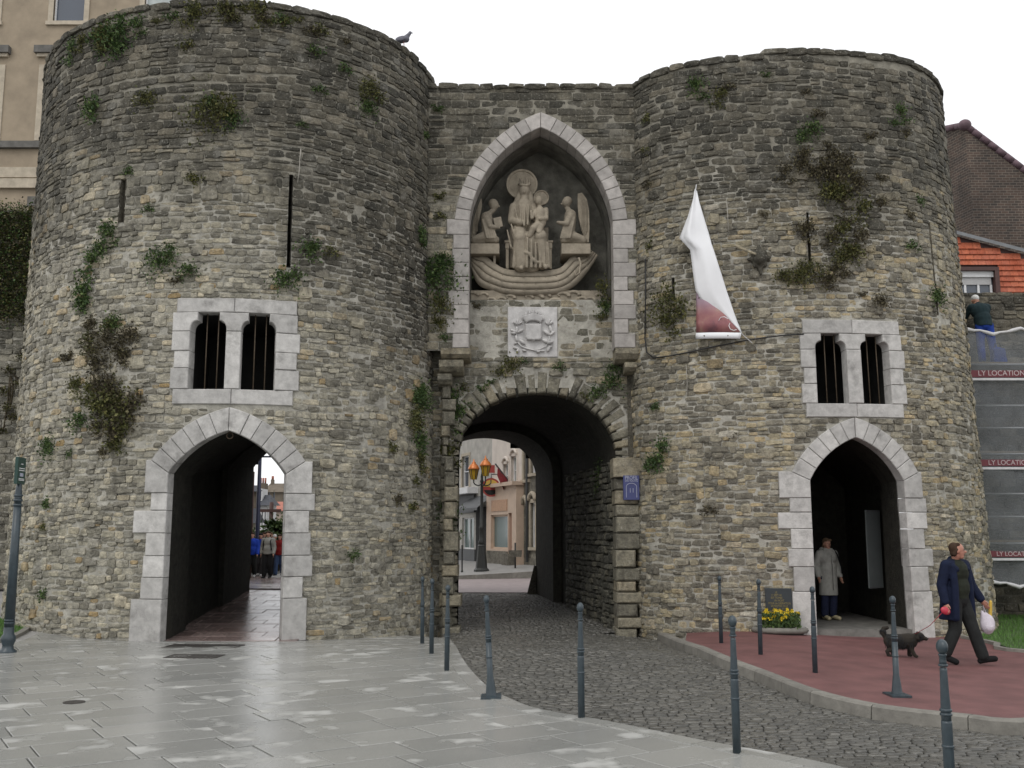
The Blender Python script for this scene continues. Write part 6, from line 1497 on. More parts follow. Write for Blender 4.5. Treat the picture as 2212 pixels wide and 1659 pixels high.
VEG = [('left', (427, 40, 's', 'o'), (569, 45, 's', 'b'), (672, 72, 's', 'b'), (613, 56, 's', 'o'), (233, 82, 'm', 'o'), (229, 101, 'm', 'o'), (497, 27, 'm', 'b'), (746, 96, 's', 'b'), (503, 43, 's', 'o'), (194, 850, 'm', 'o'), (243, 709, 'm', 'o'), (197, 759, 's', 'o'), (232, 852, 'm', 'b'), (193, 734, 's', 'o'), (257, 888, 'm', 'b'), (259, 864, 'm', 'b'), (267, 769, 's', 'o'), (254, 961, 'm', 'o'), (285, 729, 'm', 'b'), (169, 835, 'm', 'o'), (262, 942, 'm', 'o'), (236, 847, 'm', 'b'), (278, 891, 'm', 'b'), (288, 888, 'm', 'b'), (158, 116, 'm', 'g'), (180, 98, 'm', 'o'), (205, 84, 's', 'g'), (250, 88, 'l', 'g'), (262, 108, 'm', 'g'), (305, 62, 'm', 'g'), (340, 52, 's', 'o'), (375, 44, 's', 'g'), (415, 36, 'm', 'o'), (450, 33, 's', 'b'), (490, 28, 'm', 'o'), (530, 27, 's', 'o'), (565, 34, 'm', 'o'), (605, 46, 's', 'g'), (640, 50, 's', 'o'), (690, 68, 's', 'o'), (205, 240, 'm', 'g'), (318, 220, 'm', 'o'), (455, 226, 'm', 'g'), (465, 272, 'l', 'o'), (505, 262, 'm', 'g'), (795, 205, 'l', 'o'), (792, 238, 'm', 'g'), (690, 198, 's', 'g'), (742, 152, 's', 'g'), (405, 108, 's', 'o'), (652, 272, 's', 'g'), (680, 120, 's', 'g'), (280, 374, 's', 'g'), (420, 396, 's', 'o'), (322, 455, 's', 'g'), (243, 512, 'm', 'g'), (222, 540, 'm', 'g'), (200, 572, 'm', 'g'), (350, 572, 'l', 'g'), (412, 590, 'm', 'g'), (382, 612, 's', 'b'), (187, 632, 'm', 'g'), (185, 660, 'm', 'g'), (250, 702, 'm', 'g'), (205, 712, 'm', 'b'), (616, 612, 'm', 'g'), (640, 602, 's', 'g'), (668, 542, 'm', 'g'), (712, 548, 's', 'o'), (240, 752, 'l', 'b'), (270, 775, 'm', 'b'), (215, 790, 'm', 'b'), (200, 700, 's', 'b'), (150, 780, 's', 'b'), (170, 840, 's', 'b'), (258, 872, 'm', 'o'), (240, 908, 'l', 'o'), (215, 925, 'm', 'b'), (180, 912, 'm', 'g'), (250, 940, 'm', 'b'), (225, 985, 's', 'b'), (152, 985, 's', 'g'), (110, 970, 'm', 'g'), (105, 1090, 's', 'g'), (98, 1140, 's', 'o'), (96, 1290, 's', 'g'), (905, 505, 'm', 'g'), (908, 530, 's', 'g'), (905, 850, 'm', 'g'), (900, 880, 'l', 'g'), (890, 915, 'l', 'o'), (900, 955, 'm', 'g'), (905, 1000, 'm', 'o'), (895, 1040, 's', 'o'), (855, 1085, 's', 'b'), (885, 1100, 's', 'o'), (760, 1205, 's', 'g'), (845, 975, 's', 'o'), (915, 295, 's', 'g'), (930, 240, 's', 'o')),
       ('gate', (947, 240, 's', 'g'), (948, 430, 's', 'o'), (950, 470, 's', 'o'), (952, 560, 'm', 'g'), (945, 590, 'l', 'g'), (945, 628, 'l', 'g'), (955, 665, 'm', 'o'), (950, 700, 'm', 'o'), (960, 735, 's', 'g'), (985, 868, 'm', 'g'), (982, 905, 'm', 'g'), (975, 985, 'm', 'o'), (968, 1100, 'm', 'g'), (975, 1135, 'm', 'g'), (1105, 795, 'm', 'o'), (1128, 782, 's', 'g'), (1080, 810, 's', 'o'), (1060, 828, 's', 'g'), (1208, 795, 's', 'g'), (1290, 852, 'm', 'g'), (1265, 860, 's', 'o'), (1306, 632, 'm', 'o'), (1308, 665, 'm', 'g'), (1325, 800, 'm', 'g'), (1322, 830, 'm', 'g'), (1025, 880, 's', 'g'), (1000, 840, 's', 'o'), (1030, 665, 's', 'b'), (1300, 690, 's', 'o'), (1040, 845, 's', 'g'), (1380, 1130, 'm', 'o'), (1376, 1160, 's', 'o'), (1385, 1015, 's', 'g')),
       ('right', (1876, 300, 's', 'b'), (1786, 320, 's', 'b'), (1734, 340, 'm', 'b'), (1728, 360, 'm', 'b'), (1756, 380, 'm', 'b'), (1813, 400, 'm', 'b'), (1791, 420, 'm', 'o'), (1820, 440, 'm', 'b'), (1856, 460, 'm', 'o'), (1824, 480, 's', 'b'), (1737, 500, 'm', 'b'), (1788, 520, 'm', 'b'), (1831, 540, 's', 'b'), (1816, 560, 'm', 'o'), (1809, 580, 's', 'b'), (1450, 672, 'l', 'o'), (1455, 705, 'm', 'o'), (1432, 980, 'm', 'g'), (1418, 1000, 'm', 'g'), (1402, 1015, 's', 'g'), (1505, 188, 'm', 'g'), (1552, 215, 'm', 'o'), (1520, 212, 's', 'g'), (1575, 190, 's', 'b'), (1655, 166, 's', 'g'), (1742, 202, 's', 'b'), (1752, 282, 'm', 'g'), (1735, 300, 'm', 'g'), (1765, 250, 's', 'b'), (1945, 250, 'm', 'g'), (1930, 272, 's', 'g'), (1955, 295, 's', 'b'), (1790, 345, 'm', 'b'), (1800, 380, 'l', 'b'), (1830, 362, 'm', 'b'), (1815, 420, 'm', 'o'), (1690, 378, 'm', 'b'), (1712, 395, 's', 'b'), (1850, 400, 'm', 'b'), (1900, 390, 's', 'b'), (1810, 505, 'm', 'o'), (1850, 520, 'm', 'b'), (1835, 550, 'm', 'o'), (1795, 585, 's', 'b'), (1690, 600, 'm', 'o'), (1722, 605, 'm', 'o'), (1752, 600, 'l', 'o'), (1785, 610, 'm', 'b'), (1822, 600, 's', 'b'), (1860, 640, 's', 'b'), (1900, 655, 'm', 'b'), (1968, 535, 's', 'g'), (2018, 645, 'm', 'g'), (1985, 440, 's', 'g'), (1965, 470, 's', 'b'), (1580, 945, 's', 'b'), (1532, 1105, 's', 'b'), (1405, 535, 's', 'o'), (1400, 260, 's', 'o'), (1398, 330, 's', 'o'), (1402, 400, 's', 'b'), (1420, 880, 's', 'g'), (1650, 470, 's', 'b'), (1900, 445, 's', 'b'), (2128, 1045, 'm', 'g'), (2136, 1080, 'm', 'o'), (2145, 1250, 's', 'o'))]
MARKS = {'left': [(400, 40, 'the rim of the left tower'), (200, 90, 'the rim of the left tower'), (640, 60, 'the rim of the left tower'), (266, 435, 'the short arrow slit'), (626, 480, 'the long arrow slit'), (505, 660, 'the twin window of the left tower'), (488, 930, 'the left doorway arch'), (645, 1200, 'the right jamb of the left doorway'), (320, 1150, 'the left jamb of the left doorway'), (942, 1300, 'the bollards by the left tower'), (945, 850, 'the corbels at the left of the carriage arch'), (943, 300, 'the corner of left tower and niche wall'), (943, 560, 'the corner of left tower and niche frame'), (60, 900, 'the corner of left tower and rampart'), (250, 650, 'the pale patched masonry of the left tower')],
         'gate': [(975, 480, 'the left springing of the niche'), (990, 760, 'the left niche corbel'), (1365, 760, 'the right niche corbel'), (1150, 720, 'the coat of arms'), (1160, 850, 'the crown of the carriage arch'), (1000, 960, 'the left haunch of the carriage arch'), (1330, 960, 'the right haunch of the carriage arch'), (1363, 1054, 'the blue sign'), (1150, 650, 'the carved waves'), (985, 1200, 'the left pier')],
         'right': [(1550, 130, 'the rim of the right tower'), (1800, 120, 'the rim of the right tower'), (1540, 580, 'the hanging banner'), (1640, 560, 'the star shaped boss'), (1747, 520, 'the thin slit of the right tower'), (2014, 580, 'the long slit near the scaffold'), (1840, 700, 'the twin window of the right tower'), (1860, 940, 'the right doorway arch'), (1363, 1054, 'the blue sign'), (2150, 1000, 'the debris net'), (1395, 400, 'the corner of right tower and niche wall'), (1680, 1300, 'the dark plaque')]}
SZ = {'s': 'small', 'm': 'medium', 'l': 'large'}; KD = {'g': 'green', 'o': 'olive', 'b': 'brown'}
KW = {'green': 'leafy green', 'olive': 'olive green', 'brown': 'dry brownish'}
rv = random.Random(77)
for reg in VEG:
    for (px, py, s_, k_) in reg[1:]:
        wp = wall_point(px, py)
        if not wp: continue
        S, (u, z), nm = wp; z = min(z, (ZL if S is SL else ZR if S is SR else ZC) - .02); t, n3 = S.frame(u); p = S.pos(u, z, .01); sc_ = rv.uniform(.8, 1.2)
        best = None
        for (lx, ly, nm2) in MARKS[reg[0]]:
            dd = math.hypot(px - lx, py - ly)
            if best is None or dd < best[0]: best = (dd, lx, ly, nm2)
        dd, lx, ly, nm2 = best
        rel = ('beside' if abs(px - lx) > abs(py - ly) else 'above' if py < ly else 'below') if dd < 75 else ('well above' if py < ly - 40 else 'well below' if py > ly + 40 else 'some way from')
        if nm2.startswith('the rim'): rel = 'on' if py < 130 or (reg[0] == 'right' and py < 180) else 'under'
        M4 = frame3(p, t * sc_ * rv.choice((-1, 1)), n3 * sc_ * .9, Vector((0, 0, 1)) * sc_ * rv.uniform(.85, 1.25))
        lab = f'{SZ[s_]} {KW[KD[k_]]} weed tuft {rel} {nm2}'
        o = bpy.data.objects.new('wall_weed', None); COL.objects.link(o); o.empty_display_size = .1; o.matrix_basis = M4; tag(o, lab, 'weed', lab)
        lm, sm_ = rv.choice(CL[KD[k_], SZ[s_]])
        q_ = link('leaves', lm, o, False); q_['kind'] = 'stuff'; link('stems', sm_, o, False)
# ivy hanging over the left rampart, hedge along its top
def ivy(name, label, pts, count, lsize, seed, kinds, thick):
    r_ = random.Random(seed); o = thing(name, label, 'ivy', tuple(pts[0][0])); ms = {k: MB() for k in kinds}
    for _ in range(count):
        c, q = r_.choice(pts); p = c + Vector((r_.gauss(0, q.x), -abs(r_.gauss(0, thick)), r_.gauss(0, q.z))); k = r_.choice(kinds)
        leaf(ms[k], p, Vector((r_.gauss(0, .6), -1, r_.gauss(-.2, .7))), lsize * r_.uniform(.6, 1.3), r_)
    for k in kinds: ms[k].build('foliage', M_LEAF[k], o)['kind'] = 'stuff'
    mb = MB(); c0 = pts[0][0]
    for k in range(5):
        q = r_.choice(pts)[0]; mb.tube([q + Vector((0, .05, 0)), (q + c0) / 2 + Vector((r_.uniform(-.1, .1), .03, 0)), c0 + Vector((0, .05, 0))], .018, 5)
    mb.build('stems', M_STEM, o)
P = []
for px in range(-40, 90, 12):
    for py in range(458, 690, 16):
        if py > 640 and px > 30 and py < 680 and (px + py) % 3 == 0: continue
        P.append((at(px, py, 24.52), Vector((.12, 0, .14))))
ivy('ivy_curtain', 'dark olive ivy covering the upper left rampart wall', P, 9000, .075, 5, ['olive', 'brown', 'green'], .12)
P = [(at(px, 470 - 8 * math.sin(px * .03) + (px / 90) * 12, 24.9 + d) + Vector((0, 0, -.12)), Vector((.14, 0, .12))) for px in range(-40, 100, 8) for d in (0, .3, .6)]
ivy('clipped_hedge', 'clipped grey green hedge along the top of the left rampart', P, 5000, .06, 6, ['green'], .25)
P = [(at(78 - (py - 700) * .05, py, 24.3), Vector((.09, 0, .12))) for py in range(520, 1010, 22)]
ivy('ivy_strand', 'narrow strand of ivy in the corner between left rampart and tower', P, 2200, .07, 7, ['green', 'olive'], .1)
P = [(at(px, py, 24.5), Vector((.08, 0, .05))) for px, py in ((20, 800), (10, 845), (45, 830), (30, 900), (5, 930), (20, 880), (50, 770))]
ivy('ivy_patch', 'dark patches of moss and ivy low on the left rampart', P, 900, .06, 8, ['brown', 'olive'], .05)
P = [(at(1270 + 8 * math.sin(py), py, 22.6 + .01 * (py - 1000)) + Vector((0, 0, 0)), Vector((.08, 0, .12))) for py in (1010, 1030, 1050, 1070, 1150, 1165)]
P = [(Vector((1.98, p.y, p.z)), q) for p, q in P]
ivy('ivy_patch', 'dark green ivy on the side wall inside the carriage arch', P, 600, .06, 9, ['green'], .06)
# far trees by the left street
def far_tree(label, px, py0, py1, Y, palm=False):
    a = at(px, py1, Y); top = at(px, py0, Y).z; zb = g(a.x, Y); o = thing('palm_tree' if palm else 'street_tree', label, 'tree', (a.x, Y, zb)); h = top - zb; r_ = random.Random(int(px)); mb = MB()
    mb.tube([(0, 0, -.1), (0.05, 0, h * .35), (0, 0, h * .7)], [.16, .12, .08], 8); mb.build('trunk', M_STEM, o, True, False); mb = MB()
    if palm:
        for k in range(70):
            az = r_.uniform(0, 6.28); el = r_.uniform(-.5, 1.2); L = h * r_.uniform(.22, .36); c = Vector((0, 0, h * .62)); d = Vector((math.cos(az) * math.cos(el), math.sin(az) * math.cos(el), math.sin(el)))
            pts = [c + d * L * t + Vector((0, 0, -L * .35 * t * t)) for t in (0, .35, .7, 1)]
            for i in range(3):
                for s2 in range(7): t = s2 / 7; q = pts[i].lerp(pts[i + 1], t); leaf(mb, q, (pts[i + 1] - pts[i]).normalized() + Vector((r_.uniform(-.8, .8), r_.uniform(-.8, .8), -.3)), L * .26, r_)
    else:
        for k in range(900):
            p = Vector((r_.gauss(0, .2), r_.gauss(0, .2), r_.gauss(.66, .14))) * h; leaf(mb, p, Vector((r_.gauss(0, 1), r_.gauss(0, 1), r_.gauss(.2, 1))), .16, r_)
    mb.build('crown', M_LEAF['green'], o, False, False)['kind'] = 'stuff'
far_tree('green palm tree behind the crowd down the left street', 599, 1098, 1150, 46, True); far_tree('pale green bush at the foot of the cream house', 542, 1138, 1160, 44); far_tree('dark green street tree beside the palm', 612, 1112, 1150, 52)

# ------------------------------------------------------------------ things fixed to the walls
M_CLOTHW = plain('white_banner_back', (0.80, 0.81, 0.83), 0.6, 0.04, 3, 0.0)
def print_mat():
    m, n, b = newmat('printed_red_banner'); t = noise_(n, 3.2, 4, .6); c = ramp_out(n, t, [(.3, (.13, .06, .075)), (.45, (.27, .10, .11)), (.6, (.33, .15, .14)), (.75, (.36, .27, .18))])
    ge = n.nodes.new('ShaderNodeNewGeometry'); sx = n.nodes.new('ShaderNodeSeparateXYZ'); n.links.new(ge.outputs['Position'], sx.inputs[0])
    zt_b = SR.pos(*SR.hit(1510, 640)).z; zb_b = SR.pos(*SR.hit(1510, 690)).z
    c = mixc(n, mth(n, 'MULTIPLY', sel(n, sx.outputs['Z'], zb_b, zt_b), .75), c, (.40, .33, .42)); n.links.new(c, b.inputs['Base Color']); b.inputs['Roughness'].default_value = .5; return m
banner = thing('hanging_banner', 'loose white banner with red printed side hanging on right tower', 'banner', tuple(SR.pos(*SR.hit(1540, 735), .15)))
bp = lambda px, py, off: SR.pos(*SR.hit(px, py), off)
rows = [(415, 1506, 1508), (440, 1499, 1514), (470, 1491, 1523), (500, 1482, 1532), (520, 1476, 1538), (532, 1486, 1541), (546, 1498, 1546), (575, 1501, 1555), (605, 1504, 1564), (632, 1508, 1572), (650, 1518, 1578), (672, 1542, 1585), (695, 1568, 1593), (712, 1590, 1600), (723, 1601, 1604)]
def cloth(name, rows, offf, m, th=.006, nx=10):
    mb = MB(); vs = []
    for y, l, r_ in rows:
        for i in range(nx + 1): t = i / nx; vs.append(bp(l + (r_ - l) * t, y, offf(t, y)))
    n = nx + 1; fs = [(j * n + i, (j + 1) * n + i, (j + 1) * n + i + 1, j * n + i + 1) for j in range(len(rows) - 1) for i in range(nx)]; mb.add(vs, fs); o = mb.build(name, m, banner, True)
    so = o.modifiers.new('thickness', 'SOLIDIFY'); so.thickness = th; so.offset = 0; return o
def woff(t, y):
    k = (y - 415) / 308; fold = .10 * math.exp(-((t - .30) / .12) ** 2) if y < 546 else 0
    return .14 + .13 * math.sin(math.pi * min(1, k * 1.05)) - .10 * abs(t - .5) + fold + .02 * math.sin(y * .05 + t * 5)
cloth('white_side', rows, woff, M_CLOTHW)
rr_ = [(600, 1508, 1511), (625, 1508, 1520), (650, 1508, 1540), (675, 1508, 1562), (700, 1508, 1582), (721, 1508, 1601)]
cloth('printed_side', rr_, lambda t, y: .14 + .05 * math.sin(t * 3), print_mat())
cloth('hem', [(722, 1508, 1602), (728, 1507, 1602), (735, 1508, 1600)], lambda t, y: .15 + .05 * math.sin(t * 3), M_CLOTHW)
for x in (1526, 1548, 1575): mb = MB(); mb.ell(bp(x, 729, .19), (.014, .01, .014), None, 8, 5); mb.build('eyelet', M_IRON, banner)
mb = MB(); mb.tube([bp(x, y, .185 + .02 * k) for k, (x, y) in enumerate(((1556, 696), (1560, 690), (1568, 689), (1576, 694)))], .007, 5); mb.build('printed_swirl', M_CLOTHW, banner)
mb = MB(); mb.tube([bp(x, y, .20) for x, y in ((1579, 702), (1577, 708), (1580, 715), (1587, 718), (1593, 716))], .007, 5); mb.build('printed_swirl', M_CLOTHW, banner)
mb = MB(); mb.tube([bp(1507, 416, .16), bp(1505, 400, .03)], .010, 5); mb.build('tie_rope', M_HEM, banner); mb = MB(); mb.tube([bp(1603, 724, .16), bp(1625, 742, .06)], .008, 5); mb.build('tie_rope', M_HEM, banner)
# cable
def strand(name, label, cat, S, pts, r_, m, off=.075):
    P = [S.pos(*S.hit(x, y), off + .006 * math.sin(i * 2)) for i, (x, y) in enumerate(pts)]
    cu = Plan([Vector((p.x, p.z)) for p in P], 0, False, .1) if False else None
    mb = MB(); mb.tube(P, r_, 6); o = mb.build(name, m, None, True); tag(o, label, cat); return o
M_CORD = plain('pale_cord', (.34, .32, .28), .8, .2, 9, .1)
M_RUB = plain('black_cable', (.012, .012, .013), .5, .1, 5, 0)
strand('cable', 'black cable running from the niche frame to the right tower window', 'cable', SR, [(1400, 560), (1401, 640), (1399, 730), (1403, 762), (1418, 774), (1450, 770), (1490, 762), (1530, 753), (1570, 745), (1610, 737), (1650, 731), (1690, 726), (1735, 723)], .014, M_RUB)
strand('cord', 'pale cord end hanging above the long arrow slit', 'cord', SL, [(648, 325), (646, 345), (645, 370), (641, 398)], .010, M_CORD)
strand('cord', 'thin pale cord hanging to the right of the banner', 'cord', SR, [(1571, 440), (1573, 470), (1575, 515)], .008, M_CORD)
strand('cord', 'thin pale cord dangling below the black cable', 'cord', SR, [(1485, 790), (1487, 820), (1488, 855)], .008, M_CORD)
# carved boss
bo_ = thing('carved_boss', 'dark weathered star shaped stone boss sticking out beside the banner', 'stone boss', tuple(SR.pos(*SR.hit(1640, 562), 0))); u0, z0 = SR.hit(1640, 562); mb = MB(); q = lambda a, b, d: SR.pos(u0 + a, z0 + b, d)
mb.cap(q(0, 0, -.05), .17, q(0, 0, .12), .13)
for a, b, r_ in ((.20, .02, .05), (-.20, .0, .05), (0, .26, .05), (.02, -.30, .045), (.1, .12, .08), (-.1, .1, .08), (.1, -.12, .08), (-.08, -.12, .08)): mb.cap(q(a * .4, b * .4, .06), r_ * 1.7, q(a, b, .10), r_ * .7)
baked(mb, 'carving', M_ST_D, .02, 2, .4, bo_); mb = MB(); mb.tube([q(-.45, .30, .07), q(-.2, .14, .16), q(-.06, .06, .24)], [.03, .028, .02], 7); mb.build('broken_spike', M_ST_C, bo_)
# plaque with flower bed
M_PLQ = plain('slate_plaque', (0.032, 0.04, 0.045), 0.35, 0.3, 6, 0.05); M_GOLD = plain('gilt_letters', (0.27, 0.215, 0.075), 0.5, 0.3, 30, 0)
ua, za = SR.hit(1652, 1270); ub, zb2 = SR.hit(1712, 1335); pc = SR.pos((ua + ub) / 2, (za + zb2) / 2, .07); t, n3 = SR.frame((ua + ub) / 2); pw, ph = abs(ub - ua), za - zb2
plq = thing('memorial_plaque', 'dark slate plaque with gold lettering beside the right doorway', 'plaque', tuple(pc - Vector((0, 0, ph / 2)))); mb = MB(); mb.prism(rectp(-pw / 2, pw / 2, -ph / 2, ph / 2), lambda a, b, d: pc + t * a + Vector((0, 0, b)) + n3 * d, -.08, 0, 0, 0, .008); mb.build('slab', M_PLQ, plq)
for k, (tx, dx) in enumerate((('LE', -.08), ('17 SEPT 44', -.08), ('EST TOMBE', -.07), ('UN MORT', .02), ('POUR LA LIBERATION', .03), ('DE NOTRE VILLE', .02), ('LE C. N. F.F.I.', .03), ('ROBERT CARDON', .02))):
    text_obj('lettering', tx, .052, M_GOLD, plq, frame3(pc + t * dx * pw + Vector((0, 0, ph * (.36 - k * .092))) + n3 * .003, t, (0, 0, 1), n3), squeeze=.78)
fb = ground_hit(1686, 1372); fb = Vector((SR.pos((ua + ub) / 2, 0, .22).x, SR.pos((ua + ub) / 2, 0, .22).y, g(fb.x, fb.y)))
bed = thing('flower_bed', 'small raised bed of yellow flowers under the dark plaque', 'flower bed', tuple(fb)); rf = random.Random(8); mb = MB(); pts = [fb + t * (.46 * math.cos(a)) + n3 * (.30 * math.sin(a) - .1) + Vector((0, 0, .05)) for a in (k * math.pi / 14 for k in range(15))]
mb.tube(pts, .055, 7); mb.build('stone_rim', M_KERB, bed, True); mb = MB(); mb.prism([(.42 * math.cos(k * math.pi / 10), .27 * math.sin(k * math.pi / 10)) for k in range(11)], lambda a, b, d: fb + t * a + n3 * (b - .1) + Vector((0, 0, d)), -.05, .06); mb.build('soil', M_JOINT, bed)
mb = MB()
for k in range(900):
    a, b = rf.uniform(-.36, .36), rf.uniform(-.1, .18); hgt = rf.uniform(.08, .34); leaf(mb, fb + t * a + n3 * b + Vector((0, 0, hgt)), Vector((rf.gauss(0, .5), rf.gauss(0, .5), 1)), .06, rf)
mb.build('leaves', M_LEAF['green'], bed)['kind'] = 'stuff'; M_PETAL = plain('yellow_petal', (.72, .55, .03), .6, .15, 9, 0)
for k in range(46):
    c = fb + t * rf.uniform(-.36, .36) + n3 * rf.uniform(-.08, .2) + Vector((0, 0, rf.uniform(.24, .42))); mb = MB()
    for q2 in range(6):
        a = q2 * math.pi / 3; leaf(mb, c, n3 * .6 + Vector((0, 0, .5)) + t * math.cos(a) * 1.2 + Vector((0, 0, math.sin(a) * 1.0)), .045, rf)
    mb.build('flower', M_PETAL, bed)
# blue clearance sign on the pier
M_BLUES = plain('blue_enamel', (0.045, 0.055, 0.17), 0.4, 0.12, 6, 0.03); M_PALEB = plain('pale_enamel', (0.40, 0.42, 0.52), 0.5, 0.1, 6, 0); ys_ = YF + .02; a, b = at(1347, 1080, ys_), at(1381, 1027, ys_); c = (a + b) / 2
sg = thing('clearance_sign', 'small blue enamel sign showing the arch profile on the pier', 'sign', (c.x, ys_, a.z)); mb = MB(); W_, H_ = b.x - a.x, b.z - a.z; mb.prism(rectp(-W_ / 2, W_ / 2, -H_ / 2, H_ / 2), lambda p, q2, d: c + Vector((p, -d, q2)), -.08, 0, 0, 0, .006); mb.build('plate', M_BLUES, sg)
text_obj('lettering', 'PROFIL', .105, M_PALEB, sg, frame3(c + Vector((0, -.003, H_ * .40)), (1, 0, 0), (0, 0, 1), (0, -1, 0)), squeeze=.8); text_obj('lettering', 'DES VOUTES', .06, M_PALEB, sg, frame3(c + Vector((0, -.003, H_ * .28)), (1, 0, 0), (0, 0, 1), (0, -1, 0)), squeeze=.75)
mb = MB(); pts = [(-.32, -.40)] + [(-.32 * math.cos(k * math.pi / 12), .04 + .14 * math.sin(k * math.pi / 12)) for k in range(13)] + [(.32, -.40)]; mb.tube([c + Vector((x * W_, -.004, z * H_)) for x, z in pts], .006, 5); mb.build('arch_outline', M_PALEB, sg)
for x in (-.08, .1): mb = MB(); mb.tube([c + Vector((x * W_, -.004, -.2 * H_)), c + Vector((x * W_, -.004, -.02 * H_))], .006, 5); mb.build('height_mark', M_PALEB, sg)
# sign post on the left
pp = ground_hit(16, 1409); po = thing('sign_post', 'tall dark blue grey post with small slanted information panel', 'sign post', (pp.x, pp.y, g(pp.x, pp.y))); zt2 = at(28, 1046, pp.y).z - g(pp.x, pp.y)
mb = MB(); mb.lathe([(.125, -.03), (.125, .02), (.085, .05), (.075, .10), (.10, .16), (.105, .22), (.075, .26), (.072, .36), (.068, .38)], (0, 0, 0), 18); mb.build('base', M_POST, po, True, False); mb = MB(); mb.lathe([(.072, .36), (.062, 1.4), (.054, zt2 - .3)], (0, 0, 0), 18); mb.build('shaft', M_POST, po, True, False)
for z in (.42, .46, zt2 - .31, zt2 - .24, zt2 - .17): mb = MB(); mb.lathe([(.05, z - .02), (.075 if z < 1 else .066, z - .01), (.075 if z < 1 else .066, z + .01), (.05, z + .02)], (0, 0, 0), 18); mb.build('ring', M_POST, po, True, False)
mb = MB(); mb.lathe([(.05, zt2 - .3), (.055, zt2 - .2), (.045, zt2 - .08), (.03, zt2 + .02)], (0, 0, 0), 16); mb.build('neck', M_POST, po, True, False)
ra = Matrix.Rotation(R(95), 3, 'Z'); M_SGREEN = plain('dark_green_panel', (.012, .05, .04), .4, .15, 6, .03); mb = MB(); mb.box((0, 0, zt2 + .20), (.30, .045, .40), ra); pn = mb.build('panel', M_SGREEN, po, False, False)
for z, wd, m_ in ((.30, .08, M_WHITE), (.235, .20, M_WHITE), (.205, .20, M_WHITE), (.14, .12, M_PALEB), (.08, .20, M_WHITE), (.06, .20, M_WHITE)): mb = MB(); mb.box(ra @ Vector((0, -.0255, zt2 + z)), (wd, .005, .012 if m_ is M_WHITE else .05), ra); mb.build('text_line', m_, pn, False, False)
# notice board inside the right doorway, ring at the left arch
c = at(1926, 1188, 20.9); nb = thing('notice_board', 'tall grey notice panel hanging inside the dark right doorway', 'notice board', (7.27, 20.62, at(1926, 1270, 20.6).z)); mb = MB(); hh2 = at(1926, 1105, 20.9).z - at(1926, 1270, 20.9).z; mb.box((0, 0, hh2 / 2), (.46, .03, hh2), Matrix.Rotation(R(36), 3, 'Z')); mb.build('panel', plain('grey_panel', (.12, .135, .135), .6, .15, 4, .05), nb, False, False)
for z in (.01, hh2 - .01): mb = MB(); mb.box((0, 0, z), (.44, .045, .03), Matrix.Rotation(R(36), 3, 'Z')); mb.build('frame_rail', M_SLATEGREY, nb, False, False)
p = SL.pos(dl.uc, dl.za, -.10); rg = thing('iron_ring', 'small iron ring hanging from the left doorway arch', 'ring', (p.x, p.y, p.z - .12)); mb = MB(); mb.tube([(.055 * math.cos(k * math.pi / 8), 0, .05 + .055 * math.sin(k * math.pi / 8)) for k in range(17)], .011, 6); mb.build('hoop', M_IRON, rg, True, False); mb = MB(); mb.tube([(0, 0, .10), (0, 0, .20)], .012, 6); mb.build('staple', M_IRON, rg, True, False)

